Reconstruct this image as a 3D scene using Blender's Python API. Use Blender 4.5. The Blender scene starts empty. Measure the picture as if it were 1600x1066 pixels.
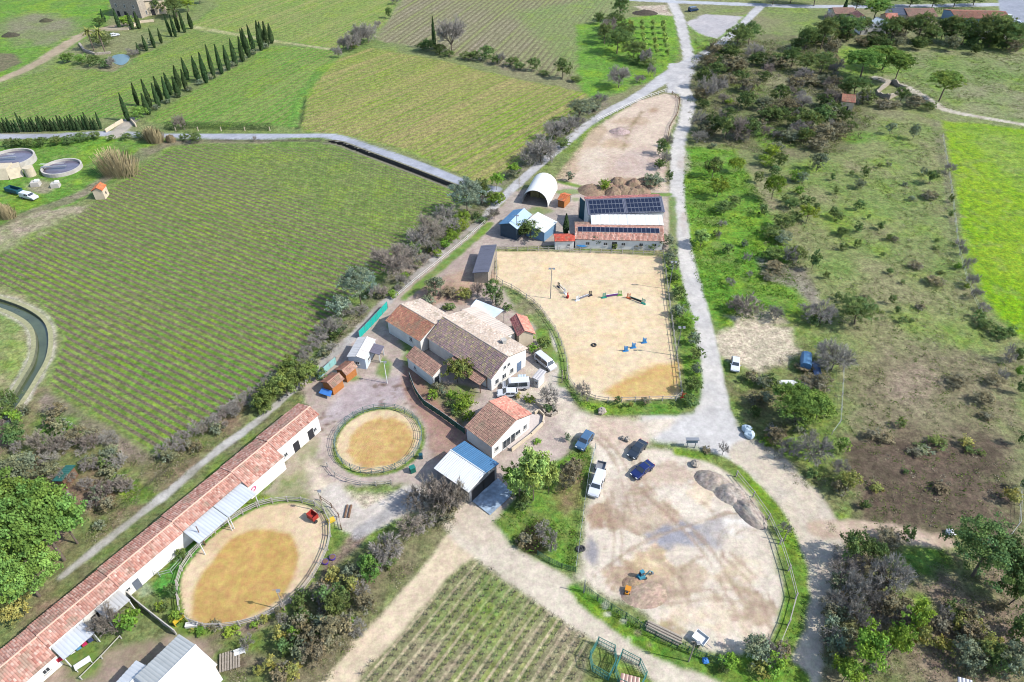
import bpy, math, random
import numpy as np
R = math.radians
random.seed(7); RNG = np.random.default_rng(11)
SC = bpy.context.scene
COL = SC.collection
# ------------------------------------------------------------------ camera, sky, sun, exposure
CAM_H, PITCH, FPX = 92.0, R(40.0), 1067.0
cam_d = bpy.data.cameras.new('camera'); cam = bpy.data.objects.new('camera', cam_d); COL.objects.link(cam)
cam_d.sensor_fit = 'HORIZONTAL'; cam_d.sensor_width = 36.0; cam_d.lens = 36.0 * FPX / 1600.0
cam_d.clip_start = 1.0; cam_d.clip_end = 6000.0
cam.location = (0, 0, CAM_H); cam.rotation_euler = (math.pi/2 - PITCH, 0, 0)
SC.camera = cam
SUN_EL, SUN_AZ = R(44.0), R(-14.0)           # azimuth measured from +x towards +y
world = bpy.data.worlds.new('World'); SC.world = world; world.use_nodes = True
wn = world.node_tree
sky = wn.nodes.new('ShaderNodeTexSky'); sky.sky_type = 'NISHITA'; sky.sun_disc = False
sky.sun_elevation = SUN_EL; sky.sun_rotation = math.pi/2 - SUN_AZ
bg = wn.nodes['Background']; bg.inputs['Strength'].default_value = 0.15
wn.links.new(sky.outputs[0], bg.inputs['Color'])
sd = bpy.data.lights.new('sun', 'SUN'); sd.energy = 3.3; sd.angle = R(0.6); sd.color = (1.0, 0.97, 0.925)
sun = bpy.data.objects.new('sun', sd); COL.objects.link(sun)
sun.rotation_euler = (0, math.pi/2 - SUN_EL, SUN_AZ)
sun.location = (150, -40, 160)
SC.view_settings.view_transform = 'Standard'; SC.view_settings.look = 'None'
SC.view_settings.exposure = 1.52; SC.view_settings.gamma = 1.0; SC.view_settings.use_curve_mapping = False
SC.cycles.max_bounces = 5; SC.cycles.diffuse_bounces = 2; SC.cycles.transparent_max_bounces = 6
SC.cycles.use_denoising = True; SC.cycles.filter_width = 1.05

# ------------------------------------------------------------------ geometry helpers
def G(px, py, z=0.0):
    """pixel of the photograph (1600 wide) -> point at height z"""
    u = (px-800.0)/FPX; v = (py-533.0)/FPX
    t = (CAM_H-z)/(math.sin(PITCH)+v*math.cos(PITCH))
    return np.array((u*t, (math.cos(PITCH)-v*math.sin(PITCH))*t, z))
def S(py):
    """pixels per metre at that image height"""
    return FPX*(math.sin(PITCH)+(py-533.0)/FPX*math.cos(PITCH))/CAM_H
def DEP(py):
    return PITCH+math.atan((py-533.0)/FPX)
def C(r, g, b, k=0.45):
    """colour as the photo shows it in sun -> base colour"""
    f = lambda c: (c/255.0/12.92) if c <= 10 else ((c/255.0+0.055)/1.055)**2.4
    return np.array((f(r)*k, f(g)*k, f(b)*k))
_T = np.random.default_rng(3).random((256, 256)).astype(np.float32)
def vnoise(x, y, seed=0):
    x = x+seed*17.31; y = y+seed*9.77
    ix = np.floor(x).astype(np.int64); iy = np.floor(y).astype(np.int64)
    fx = (x-ix); fy = (y-iy); fx = fx*fx*(3-2*fx); fy = fy*fy*(3-2*fy)
    a = _T[ix & 255, iy & 255]; b = _T[(ix+1) & 255, iy & 255]
    c = _T[ix & 255, (iy+1) & 255]; d = _T[(ix+1) & 255, (iy+1) & 255]
    return (a*(1-fx)+b*fx)*(1-fy)+(c*(1-fx)+d*fx)*fy
def fbm(x, y, scale, octv=3, seed=0):
    s = 0.0; a = 1.0; t = 0.0; f = 1.0/scale
    for o in range(octv):
        s = s+a*vnoise(x*f, y*f, seed+o*5); t += a; a *= 0.55; f *= 2.1
    return s/t
def sstep(e0, e1, x):
    t = np.clip((x-e0)/(e1-e0), 0, 1); return t*t*(3-2*t)
def sdf_poly(P, x, y):
    n = len(P); d = np.full(x.shape, 1e9); ins = np.zeros(x.shape, bool)
    for i in range(n):
        ax, ay = P[i][0], P[i][1]; bx, by = P[(i+1) % n][0], P[(i+1) % n][1]
        ex, ey = bx-ax, by-ay; wx, wy = x-ax, y-ay
        t = np.clip((wx*ex+wy*ey)/(ex*ex+ey*ey+1e-9), 0, 1)
        d = np.minimum(d, (wx-ex*t)**2+(wy-ey*t)**2)
        c = ((ay > y) != (by > y)) & (x < (bx-ax)*(y-ay)/((by-ay) if by != ay else 1e-9)+ax)
        ins ^= c
    d = np.sqrt(d); return np.where(ins, -d, d)
def sdf_line(P, x, y, w):
    d = np.full(x.shape, 1e9)
    for i in range(len(P)-1):
        ax, ay = P[i][0], P[i][1]; bx, by = P[i+1][0], P[i+1][1]
        w0 = w[i] if hasattr(w, '__len__') else w; w1 = w[i+1] if hasattr(w, '__len__') else w
        ex, ey = bx-ax, by-ay; wx, wy = x-ax, y-ay
        t = np.clip((wx*ex+wy*ey)/(ex*ex+ey*ey+1e-9), 0, 1)
        d = np.minimum(d, np.hypot(wx-ex*t, wy-ey*t)-(w0+(w1-w0)*t)*0.5)
    return d
def smooth_pts(P, n=6, closed=False):
    """Catmull-Rom through the points"""
    P = [np.asarray(p, float) for p in P]; N = len(P); out = []
    rng = range(N) if closed else range(N-1)
    for i in rng:
        p0 = P[(i-1) % N] if closed or i > 0 else P[i]; p1 = P[i]; p2 = P[(i+1) % N]
        p3 = P[(i+2) % N] if closed or i+2 < N else p2
        for k in range(n):
            t = k/n
            out.append(0.5*((2*p1)+(p2-p0)*t+(2*p0-5*p1+4*p2-p3)*t*t+(3*p1-p0-3*p2+p3)*t**3))
    if not closed: out.append(P[-1])
    return out

def npmesh(name, V, F, mats, smooth=False, col=None, fmat=None, extra=None):
    """V (n,3); F list of faces or an (m,k) array; col (n,3) colour attribute"""
    me = bpy.data.meshes.new(name)
    V = np.asarray(V, np.float32)
    if isinstance(F, np.ndarray):
        m, k = F.shape
        me.vertices.add(len(V)); me.vertices.foreach_set('co', V.ravel())
        me.loops.add(m*k); me.loops.foreach_set('vertex_index', F.astype(np.int32).ravel())
        me.polygons.add(m); me.polygons.foreach_set('loop_start', np.arange(0, m*k, k, dtype=np.int32))
        me.polygons.foreach_set('loop_total', np.full(m, k, np.int32))
        me.update(calc_edges=True)
    else:
        me.from_pydata(V.tolist(), [], [list(f) for f in F]); me.update()
    for mt in (mats if isinstance(mats, (list, tuple)) else [mats]): me.materials.append(mt)
    if fmat is not None: me.polygons.foreach_set('material_index', np.asarray(fmat, np.int32))
    if smooth: me.polygons.foreach_set('use_smooth', np.ones(len(me.polygons), bool))
    if col is not None:
        a = me.color_attributes.new('Col', 'FLOAT_COLOR', 'POINT')
        c4 = np.ones((len(V), 4), np.float32); c4[:, :3] = col; a.data.foreach_set('color', c4.ravel())
    for k, v in (extra or {}).items():
        a = me.attributes.new(k, 'FLOAT', 'POINT'); a.data.foreach_set('value', np.asarray(v, np.float32))
    return me
def obj(name, me, parent=None, loc=None, rz=None, scale=None):
    o = bpy.data.objects.new(name, me); COL.objects.link(o)
    if parent is not None: o.parent = parent
    if loc is not None: o.location = [float(c) for c in loc]
    if rz is not None: o.rotation_euler = (0, 0, rz)
    if scale is not None: o.scale = scale
    return o
def tag(o, label=None, cat=None, group=None, kind=None):
    if label: o['label'] = label
    if cat: o['category'] = cat
    if group: o['group'] = group
    if kind: o['kind'] = kind
    return o
def thing(name, label, cat, loc, rz=0.0, group=None):
    o = bpy.data.objects.new(name, None); COL.objects.link(o); o.empty_display_size = 0.3
    o.location = [float(c) for c in loc]; o.rotation_euler = (0, 0, rz)
    return tag(o, label, cat, group)
class MB:
    """collects boxes, tubes, sheets; build() makes one mesh object"""
    def __init__(s): s.V = []; s.F = []; s.M = []; s.Cc = []
    def add(s, V, F, mi=0, col=(1, 1, 1)):
        n = len(s.V); s.V += [tuple(float(c) for c in v) for v in V]
        s.F += [tuple(i+n for i in f) for f in F]; s.M += [mi]*len(F); s.Cc += [tuple(col)]*len(V); return s
    def box(s, c, d, rz=0.0, mi=0, col=(1, 1, 1), taper=1.0, ry=0.0):
        hx, hy, hz = d[0]/2, d[1]/2, d[2]/2; V = []
        for sz in (-1, 1):
            k = taper if sz > 0 else 1.0
            for sx, sy in ((-1, -1), (1, -1), (1, 1), (-1, 1)):
                x, y, z = sx*hx*k, sy*hy*k, sz*hz
                if ry: x, z = x*math.cos(ry)+z*math.sin(ry), -x*math.sin(ry)+z*math.cos(ry)
                V.append((c[0]+x*math.cos(rz)-y*math.sin(rz), c[1]+x*math.sin(rz)+y*math.cos(rz), c[2]+z))
        return s.add(V, [(3, 2, 1, 0), (4, 5, 6, 7), (0, 1, 5, 4), (1, 2, 6, 5), (2, 3, 7, 6), (3, 0, 4, 7)], mi, col)
    def tube(s, p0, p1, r0, r1=None, n=6, mi=0, col=(1, 1, 1), caps=True):
        p0 = np.asarray(p0, float); p1 = np.asarray(p1, float); r1 = r0 if r1 is None else r1
        d = p1-p0; L = np.linalg.norm(d); d = d/(L+1e-9)
        a = np.cross(d, (0, 0, 1) if abs(d[2]) < 0.9 else (1, 0, 0)); a /= np.linalg.norm(a); b = np.cross(d, a)
        V = []
        for p, r in ((p0, r0), (p1, r1)):
            for i in range(n):
                t = 2*math.pi*i/n; V.append(p+r*(math.cos(t)*a+math.sin(t)*b))
        F = [(i, (i+1) % n, n+(i+1) % n, n+i) for i in range(n)]
        if caps: F += [tuple(range(n-1, -1, -1)), tuple(range(n, 2*n))]
        return s.add(V, F, mi, col)
    def path(s, P, r, n=5, mi=0, col=(1, 1, 1)):
        for i in range(len(P)-1): s.tube(P[i], P[i+1], r, r, n, mi, col)
        return s
    def prism(s, P, z0, z1, mi=0, col=(1, 1, 1)):
        """polygon P (ccw xy) extruded from z0 to z1"""
        n = len(P); V = [(p[0], p[1], z0) for p in P]+[(p[0], p[1], z1) for p in P]
        F = [tuple(range(n-1, -1, -1)), tuple(range(n, 2*n))]+[(i, (i+1) % n, n+(i+1) % n, n+i) for i in range(n)]
        return s.add(V, F, mi, col)
    def slab(s, Q, t, mi=0, col=(1, 1, 1)):
        """a plate of thickness t under the corner points Q"""
        Q = [np.asarray(q, float) for q in Q]; n = len(Q)
        nr = np.cross(Q[1]-Q[0], Q[-1]-Q[0]); nr /= np.linalg.norm(nr)
        if nr[2] < 0: Q = Q[::-1]; nr = -nr
        V = [q-nr*t for q in Q]+Q
        F = [tuple(range(n-1, -1, -1)), tuple(range(n, 2*n))]+[(i, (i+1) % n, n+(i+1) % n, n+i) for i in range(n)]
        return s.add(V, F, mi, col)
    def build(s, name, mats, parent=None, origin=(0, 0, 0), smooth=False, loc=None):
        V = np.array(s.V, float)-np.asarray(origin, float)
        me = npmesh(name, V, s.F, mats, smooth, np.array(s.Cc), s.M)
        return obj(name, me, parent, loc)

# ------------------------------------------------------------------ materials
MATS = {}
def nodes_of(name):
    m = bpy.data.materials.new(name); m.use_nodes = True; nt = m.node_tree
    return m, nt, nt.nodes['Principled BSDF'], nt.nodes, nt.links
def mat(name, color, rough=0.8, metal=0.0, var=0.12, scale=1.2, attr=False, bump=0.0, spec=0.3, dirt=None, dscale=0.25):
    """plain surface: colour x large and small noise, optional colour attribute and stains"""
    if name in MATS: return MATS[name]
    m, nt, b, N, L = nodes_of(name)
    b.inputs['Roughness'].default_value = rough; b.inputs['Metallic'].default_value = metal
    b.inputs['Specular IOR Level'].default_value = spec
    tc = N.new('ShaderNodeTexCoord')
    nz = N.new('ShaderNodeTexNoise'); nz.inputs['Scale'].default_value = scale; nz.inputs['Detail'].default_value = 5
    L.new(tc.outputs['Object'], nz.inputs['Vector'])
    mr = N.new('ShaderNodeMapRange'); mr.inputs['From Min'].default_value = 0.3; mr.inputs['From Max'].default_value = 0.7
    mr.inputs['To Min'].default_value = 1-var; mr.inputs['To Max'].default_value = 1+var; L.new(nz.outputs['Fac'], mr.inputs['Value'])
    mx = N.new('ShaderNodeMix'); mx.data_type = 'RGBA'; mx.blend_type = 'MULTIPLY'; mx.inputs['Factor'].default_value = 1
    mx.inputs['A'].default_value = (*[float(c) for c in color], 1)
    L.new(mr.outputs['Result'], mx.inputs['B']); out = mx.outputs['Result']
    if attr:
        at = N.new('ShaderNodeAttribute'); at.attribute_name = 'Col'
        m2 = N.new('ShaderNodeMix'); m2.data_type = 'RGBA'; m2.blend_type = 'MULTIPLY'; m2.inputs['Factor'].default_value = 1
        L.new(out, m2.inputs['A']); L.new(at.outputs['Color'], m2.inputs['B']); out = m2.outputs['Result']
    if dirt is not None:
        n2 = N.new('ShaderNodeTexNoise'); n2.inputs['Scale'].default_value = dscale; n2.inputs['Detail'].default_value = 6
        L.new(tc.outputs['Object'], n2.inputs['Vector'])
        r2 = N.new('ShaderNodeMapRange'); r2.inputs['From Min'].default_value = 0.48; r2.inputs['From Max'].default_value = 0.72
        r2.inputs['To Max'].default_value = 0.4
        L.new(n2.outputs['Fac'], r2.inputs['Value'])
        m3 = N.new('ShaderNodeMix'); m3.data_type = 'RGBA'; L.new(r2.outputs['Result'], m3.inputs['Factor'])
        L.new(out, m3.inputs['A']); m3.inputs['B'].default_value = (*[float(c) for c in dirt], 1); out = m3.outputs['Result']
    L.new(out, b.inputs['Base Color'])
    if bump:
        n3 = N.new('ShaderNodeTexNoise'); n3.inputs['Scale'].default_value = scale*6; n3.inputs['Detail'].default_value = 4
        L.new(tc.outputs['Object'], n3.inputs['Vector'])
        bp = N.new('ShaderNodeBump'); bp.inputs['Strength'].default_value = bump; bp.inputs['Distance'].default_value = 0.05
        L.new(n3.outputs['Fac'], bp.inputs['Height']); L.new(bp.outputs[0], b.inputs['Normal'])
    MATS[name] = m; return m
def leaf_mat(name, color, trans=0.3, hue=0.02, val=0.2):
    if name in MATS: return MATS[name]
    m, nt, b, N, L = nodes_of(name)
    N.remove(b); out = N['Material Output']
    at = N.new('ShaderNodeAttribute'); at.attribute_name = 'Col'
    oi = N.new('ShaderNodeObjectInfo')
    hs = N.new('ShaderNodeHueSaturation'); hs.inputs['Color'].default_value = (*[float(c) for c in color], 1)
    a1 = N.new('ShaderNodeMapRange'); a1.inputs['To Min'].default_value = 0.5-hue; a1.inputs['To Max'].default_value = 0.5+hue
    L.new(oi.outputs['Random'], a1.inputs['Value']); L.new(a1.outputs['Result'], hs.inputs['Hue'])
    f1 = N.new('ShaderNodeMath'); f1.operation = 'FRACT'; f2 = N.new('ShaderNodeMath'); f2.operation = 'MULTIPLY'; f2.inputs[1].default_value = 7.31
    L.new(oi.outputs['Random'], f2.inputs[0]); L.new(f2.outputs[0], f1.inputs[0])
    a2 = N.new('ShaderNodeMapRange'); a2.inputs['To Min'].default_value = 1-val; a2.inputs['To Max'].default_value = 1+val
    L.new(f1.outputs[0], a2.inputs['Value']); L.new(a2.outputs['Result'], hs.inputs['Value'])
    mx = N.new('ShaderNodeMix'); mx.data_type = 'RGBA'; mx.blend_type = 'MULTIPLY'; mx.inputs['Factor'].default_value = 1
    L.new(hs.outputs['Color'], mx.inputs['A']); L.new(at.outputs['Color'], mx.inputs['B'])
    d = N.new('ShaderNodeBsdfDiffuse'); t = N.new('ShaderNodeBsdfTranslucent'); ms = N.new('ShaderNodeMixShader'); ms.inputs[0].default_value = trans
    L.new(mx.outputs['Result'], d.inputs['Color']); L.new(mx.outputs['Result'], t.inputs['Color'])
    L.new(d.outputs[0], ms.inputs[1]); L.new(t.outputs[0], ms.inputs[2]); L.new(ms.outputs[0], out.inputs['Surface'])
    MATS[name] = m; return m
def ground_mat(name, stripes=None, alley=(150, 140, 104), bump=0.6, fine=0.36):
    """colour attribute x fine grain; stripes = (angle, spacing, colour, half width share, phase, strength)"""
    m, nt, b, N, L = nodes_of(name)
    b.inputs['Roughness'].default_value = 0.95; b.inputs['Specular IOR Level'].default_value = 0.1
    at = N.new('ShaderNodeAttribute'); at.attribute_name = 'Col'
    ge = N.new('ShaderNodeNewGeometry')
    def noise(sc, det, rough=0.6):
        n = N.new('ShaderNodeTexNoise'); n.inputs['Scale'].default_value = sc; n.inputs['Detail'].default_value = det
        n.inputs['Roughness'].default_value = rough; L.new(ge.outputs['Position'], n.inputs['Vector']); return n
    n1 = noise(1.7, 6, 0.85); n2 = noise(0.6, 4)
    r1 = N.new('ShaderNodeMapRange'); r1.inputs['From Min'].default_value = 0.37; r1.inputs['From Max'].default_value = 0.63
    r1.inputs['To Min'].default_value = 1-fine*1.25; r1.inputs['To Max'].default_value = 1+fine*1.25; L.new(n1.outputs['Fac'], r1.inputs['Value'])
    r2 = N.new('ShaderNodeMapRange'); r2.inputs['From Min'].default_value = 0.36; r2.inputs['From Max'].default_value = 0.64
    r2.inputs['To Min'].default_value = 1-fine*0.7; r2.inputs['To Max'].default_value = 1+fine*0.7; L.new(n2.outputs['Fac'], r2.inputs['Value'])
    mu = N.new('ShaderNodeMath'); mu.operation = 'MULTIPLY'; L.new(r1.outputs['Result'], mu.inputs[0]); L.new(r2.outputs['Result'], mu.inputs[1])
    base = at.outputs['Color']
    if stripes:
        ang, sp, colr, hw, ph, strength = stripes
        sx = N.new('ShaderNodeSeparateXYZ'); L.new(ge.outputs['Position'], sx.inputs[0])
        def mth(op, a, bb=None):
            q = N.new('ShaderNodeMath'); q.operation = op
            for i, v in enumerate((a, bb)):
                if v is None: continue
                if isinstance(v, (int, float)): q.inputs[i].default_value = v
                else: L.new(v, q.inputs[i])
            return q.outputs[0]
        # distance across the rows
        acr = mth('ADD', mth('MULTIPLY', sx.outputs[0], -math.sin(ang)), mth('MULTIPLY', sx.outputs[1], math.cos(ang)))
        wob = noise(0.9, 2); acr = mth('ADD', acr, mth('MULTIPLY', mth('SUBTRACT', wob.outputs['Fac'], 0.5), sp*0.05))
        fr = mth('ABSOLUTE', mth('SUBTRACT', mth('FRACT', mth('ADD', mth('DIVIDE', acr, sp), ph+0.5)), 0.5))
        st = N.new('ShaderNodeMapRange'); st.interpolation_type = 'SMOOTHSTEP'
        st.inputs['From Min'].default_value = hw+0.07; st.inputs['From Max'].default_value = hw-0.07
        L.new(fr, st.inputs['Value'])
        fa = N.new('ShaderNodeAttribute'); fa.attribute_name = 'rows'
        # strength varies slowly over the field
        n4 = noise(0.045, 3); r4 = N.new('ShaderNodeMapRange'); r4.inputs['From Min'].default_value = 0.3; r4.inputs['From Max'].default_value = 0.62
        r4.inputs['To Min'].default_value = 0.72; L.new(n4.outputs['Fac'], r4.inputs['Value'])
        k = mth('MULTIPLY', mth('MULTIPLY', st.outputs['Result'], fa.outputs['Fac']), mth('MULTIPLY', r4.outputs['Result'], strength))
        mx = N.new('ShaderNodeMix'); mx.data_type = 'RGBA'; L.new(k, mx.inputs['Factor']); L.new(base, mx.inputs['A'])
        mx.inputs['B'].default_value = (*[float(c) for c in colr], 1)
        # every alley between two rows has its own growth
        wn_ = N.new('ShaderNodeTexWhiteNoise'); wn_.noise_dimensions = '1D'; L.new(mth('FLOOR', mth('DIVIDE', acr, sp)), wn_.inputs['W'])
        n6 = noise(0.12, 3); ka = mth('MULTIPLY', mth('MULTIPLY', mth('POWER', wn_.outputs['Value'], 2.0), fa.outputs['Fac']), mth('MULTIPLY', n6.outputs['Fac'], 1.5))
        my = N.new('ShaderNodeMix'); my.data_type = 'RGBA'; L.new(ka, my.inputs['Factor']); L.new(base, my.inputs['A']); my.inputs['B'].default_value = (*[float(c) for c in (C(*alley))], 1)
        L.new(my.outputs['Result'], mx.inputs['A']); base = mx.outputs['Result']
    mm = N.new('ShaderNodeMix'); mm.data_type = 'RGBA'; mm.blend_type = 'MULTIPLY'; mm.inputs['Factor'].default_value = 1
    L.new(base, mm.inputs['A']); L.new(mu.outputs[0], mm.inputs['B'])
    hv = N.new('ShaderNodeHueSaturation'); L.new(mm.outputs['Result'], hv.inputs['Color'])
    n5 = noise(1.1, 3); r5 = N.new('ShaderNodeMapRange'); r5.inputs['From Min'].default_value = 0.36; r5.inputs['From Max'].default_value = 0.64
    r5.inputs['To Min'].default_value = 0.478; r5.inputs['To Max'].default_value = 0.516; L.new(n5.outputs['Fac'], r5.inputs['Value'])
    L.new(r5.outputs['Result'], hv.inputs['Hue'])
    L.new(hv.outputs['Color'], b.inputs['Base Color'])
    if bump:
        n3 = noise(3.5, 5, 0.75); bp = N.new('ShaderNodeBump'); bp.inputs['Strength'].default_value = bump; bp.inputs['Distance'].default_value = 0.25
        L.new(n3.outputs['Fac'], bp.inputs['Height']); L.new(bp.outputs[0], b.inputs['Normal'])
    return m
# ------------------------------------------------------------------ ground: one height field, cut into named pieces
LAY = []
def poly(px, c1, c2, zone=None, sc=6.0, fe=0.5, warp=0.8, op=1.0, smooth=0, dz=0.0, grass=0.0):
    P = [G(*p) for p in px]
    if smooth: P = smooth_pts(P, smooth, True)
    LAY.append(dict(k='p', P=P, c1=C(*c1), c2=C(*c2), zone=zone, sc=sc, fe=fe, warp=warp, op=op, dz=dz, grass=grass))
def line(px, w, c1, c2, zone=None, sc=5.0, fe=0.4, warp=0.5, op=1.0, smooth=5, dz=0.0, grass=0.0):
    P = [G(*p[:2]) for p in px]
    if hasattr(w, '__len__'): ws = list(w)
    else: ws = [w]*len(P)
    if smooth:
        Q = smooth_pts([np.append(p[:2], a) for p, a in zip(P, ws)], smooth); P = [q[:2] for q in Q]; ws = [q[2] for q in Q]
    LAY.append(dict(k='l', P=P, w=ws, c1=C(*c1), c2=C(*c2), zone=zone, sc=sc, fe=fe, warp=warp, op=op, dz=dz, grass=grass))
def blob(px, py, rx, ry, c1, c2, zone=None, sc=3.0, fe=0.8, warp=1.2, op=0.8, dz=0.0, n=14):
    P = [(px+rx*math.cos(2*math.pi*i/n), py+ry*math.sin(2*math.pi*i/n)) for i in range(n)]
    poly(P, c1, c2, zone, sc, fe, warp, op, 0, dz)
GR, GR2 = (108, 140, 60), (98, 124, 60)          # ordinary spring grass
BR, BR2 = (104, 154, 46), (98, 142, 48)          # lush grass
DRY, DRY2 = (150, 138, 112), (128, 118, 92)      # dead grass, litter
DIRT, DIRT2 = (178, 158, 142), (160, 142, 128)
PALE, PALE2 = (214, 200, 176), (198, 182, 160)   # pale track
ROAD, ROAD2 = (186, 186, 190), (166, 167, 173)
SAND, SAND2 = (226, 203, 160), (216, 188, 138)
WET, WET2 = (204, 170, 108), (194, 158, 92)

# --- fields and meadows, far to near
poly([(-60, -40), (180, -40), (165, 45), (110, 75), (40, 112), (-60, 150)], BR, GR, 'meadow', 25, 1.5, 3)
blob(62, 45, 62, 26, (128, 132, 92), (140, 130, 110), sc=9, fe=6, warp=5, op=0.85)
poly([(-60, 82), (22, 84), (36, 98), (0, 112), (-60, 125)], (126, 112, 92), (110, 105, 80), sc=4, fe=1, warp=1, op=0.9)
poly([(-60, 150), (0, 130), (90, 106), (180, 112), (225, 85), (300, 50), (420, 62), (200, 186), (158, 184), (0, 192), (-60, 196)], (102, 148, 56), (114, 142, 62), 'vineyard_field', 22, 1.5, 2, grass=1)
poly([(225, 190), (425, 70), (520, 78), (528, 86), (500, 112), (470, 160), (455, 196), (300, 196)], (98, 150, 52), (112, 148, 58), 'vineyard_field', 22, 1.5, 2, grass=1)
poly([(298, 40), (400, -30), (640, -30), (600, 40), (560, 72), (520, 76), (430, 62)], (114, 152, 60), (126, 152, 72), 'vineyard_field', 20, 1.5, 2, grass=1)
poly([(590, 62), (600, 45), (650, -30), (960, -30), (945, 60), (925, 120), (905, 132), (790, 108), (700, 84)], (140, 142, 98), (150, 140, 116), 'vineyard_field', 18, 2, 3, grass=1)
poly([(800, 20), (960, -10), (945, 60), (930, 120), (900, 125), (840, 60)], (118, 146, 76), (128, 146, 84), None, 18, 6, 4, 0.7)
poly([(580, 74), (700, 97), (800, 122), (922, 146), (910, 168), (868, 205), (822, 252), (772, 290), (742, 284), (640, 236), (560, 216), (474, 206), (468, 190), (488, 134), (528, 92)], (126, 152, 58), (140, 150, 74), 'vineyard_field', 20, 1.2, 1.5, grass=1)
poly([(258, 236), (300, 226), (520, 229), (560, 241), (715, 299), (735, 307), (700, 334), (655, 378), (600, 424), (532, 486), (500, 530), (430, 592), (372, 628), (252, 714), (235, 711), (100, 628), (72, 602), (82, 570), (96, 530), (62, 478), (-40, 430), (-60, 400), (0, 396), (150, 312)], (104, 146, 52), (122, 146, 66), 'vineyard_field', 18, 1.0, 1.4, grass=1)
poly([(300, 228), (520, 231), (560, 243), (715, 301), (640, 380), (420, 300)], (114, 144, 62), (124, 140, 76), None, 14, 12, 8, 0.6)
poly([(740, 872), (792, 884), (860, 922), (905, 966), (925, 1002), (905, 1120), (500, 1120), (548, 1066), (590, 1012), (662, 940)], (134, 140, 92), (150, 140, 112), 'vineyard_field', 7, 0.6, 0.8, grass=1)
blob(760, 950, 60, 60, (112, 150, 62), (120, 140, 72), sc=4, fe=4, warp=4, op=0.7)
poly([(1312, 76), (1660, 80), (1700, 196), (1480, 176), (1440, 152), (1390, 132), (1312, 122)], (116, 140, 72), (140, 140, 104), 'meadow', 14, 1.5, 3)
poly([(1305, 70), (1400, 80), (1420, 110), (1312, 126)], (120, 158, 58), (120, 150, 66), None, 10, 4, 3, 0.7)
poly([(1472, 188), (1660, 208), (1700, 560), (1585, 528), (1570, 520), (1532, 462), (1502, 382), (1490, 300)], (120, 162, 14), (134, 164, 34), 'meadow', 18, 1.5, 2)
poly([(1500, 200), (1600, 215), (1620, 300), (1560, 270)], (132, 158, 66), (138, 150, 84), None, 9, 5, 6, 0.6)
poly([(1372, 188), (1460, 182), (1488, 330), (1518, 442), (1590, 532), (1592, 842), (1500, 838), (1335, 826), (1312, 700), (1320, 560), (1270, 480), (1190, 400), (1180, 300), (1250, 250), (1330, 235)], (122, 142, 76), (140, 138, 98), 'meadow', 9, 2, 4)
poly([(1330, 560), (1420, 540), (1590, 560), (1592, 842), (1335, 826), (1312, 700)], (140, 128, 104), (120, 112, 84), None, 6, 4, 5, 0.85)
poly([(1315, 690), (1420, 670), (1560, 690), (1590, 842), (1335, 826)], (108, 92, 78), (92, 80, 66), None, 7, 4, 5, 0.9)
blob(1420, 600, 45, 28, (160, 142, 122), (150, 134, 112), sc=4, fe=3, warp=3, op=0.7)
poly([(1072, 228), (1150, 235), (1200, 330), (1240, 420), (1262, 484), (1240, 500), (1130, 520), (1095, 470), (1075, 400), (1062, 300)], (100, 148, 46), (114, 148, 56), 'meadow', 10, 1.5, 2)
poly([(1165, 260), (1200, 330), (1225, 330), (1190, 255)], DRY, (140, 140, 100), None, 6, 2, 3, 0.7)
poly([(1180, 400), (1262, 420), (1290, 490), (1240, 450), (1195, 440)], (160, 148, 138), (140, 130, 116), None, 5, 1.5, 2, 0.8)
poly([(1080, 45), (1310, 60), (1312, 130), (1372, 180), (1330, 235), (1250, 250), (1150, 232), (1075, 225), (1068, 150)], (128, 124, 92), (104, 116, 70), 'scrubland_ground', 8, 2, 4)
poly([(1190, 118), (1290, 112), (1300, 150), (1210, 150)], (150, 148, 110), (136, 134, 100), None, 4, 2, 3, 0.8)
blob(1195, 210, 14, 20, (120, 160, 60), (110, 150, 60), op=0.8)
blob(1345, 215, 26, 10, (112, 160, 54), (108, 150, 58), op=0.8, fe=2)
# treatment plant meadow, left edge
poly([(-60, 225), (150, 212), (235, 226), (215, 262), (160, 292), (140, 306), (90, 330), (-60, 372)], (106, 152, 54), (104, 142, 58), 'meadow', 9, 1, 2)
line([(-30, 372), (60, 330), (130, 302), (190, 262), (240, 232), (300, 222), (420, 222)], [5, 5, 4, 5, 6, 3, 2], (150, 132, 118), (120, 118, 90), None, 4, 1, 1.5, 0.85)
blob(62, 292, 22, 12, DIRT, DIRT2, fe=1.5, op=0.7)
poly([(0, 355), (60, 330), (150, 318), (120, 340), (20, 392), (-40, 402)], (134, 148, 90), DIRT, None, 5, 1, 1.5, 0.8)
# below the vineyard, lower left
poly([(-60, 450), (0, 445), (62, 480), (98, 530), (82, 575), (70, 605), (40, 640), (-60, 660)], (158, 148, 112), (132, 150, 84), 'meadow', 5, 1.5, 2)
poly([(-60, 600), (72, 604), (236, 714), (262, 716), (380, 630), (430, 600), (300, 740), (140, 862), (100, 980), (-60, 1066)], (118, 130, 76), (140, 122, 98), 'meadow', 5, 1.5, 3)
poly([(70, 610), (235, 712), (225, 730), (60, 640)], (150, 134, 120), (130, 122, 100), None, 4, 1, 1.5, 0.9)
blob(95, 670, 40, 22, (112, 160, 52), (100, 140, 56), fe=2, warp=3, op=0.8)
blob(195, 760, 32, 30, (110, 160, 50), (104, 145, 56), fe=2, warp=3, op=0.9)
blob(110, 775, 70, 22, (158, 128, 106), (140, 116, 96), fe=2, warp=3, op=0.9)
poly([(145, 862), (300, 742), (480, 600), (500, 606), (400, 690), (270, 800), (150, 880), (100, 940), (80, 930)], (124, 122, 88), (112, 130, 68), None, 3, 1, 1, 0.9)
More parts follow.
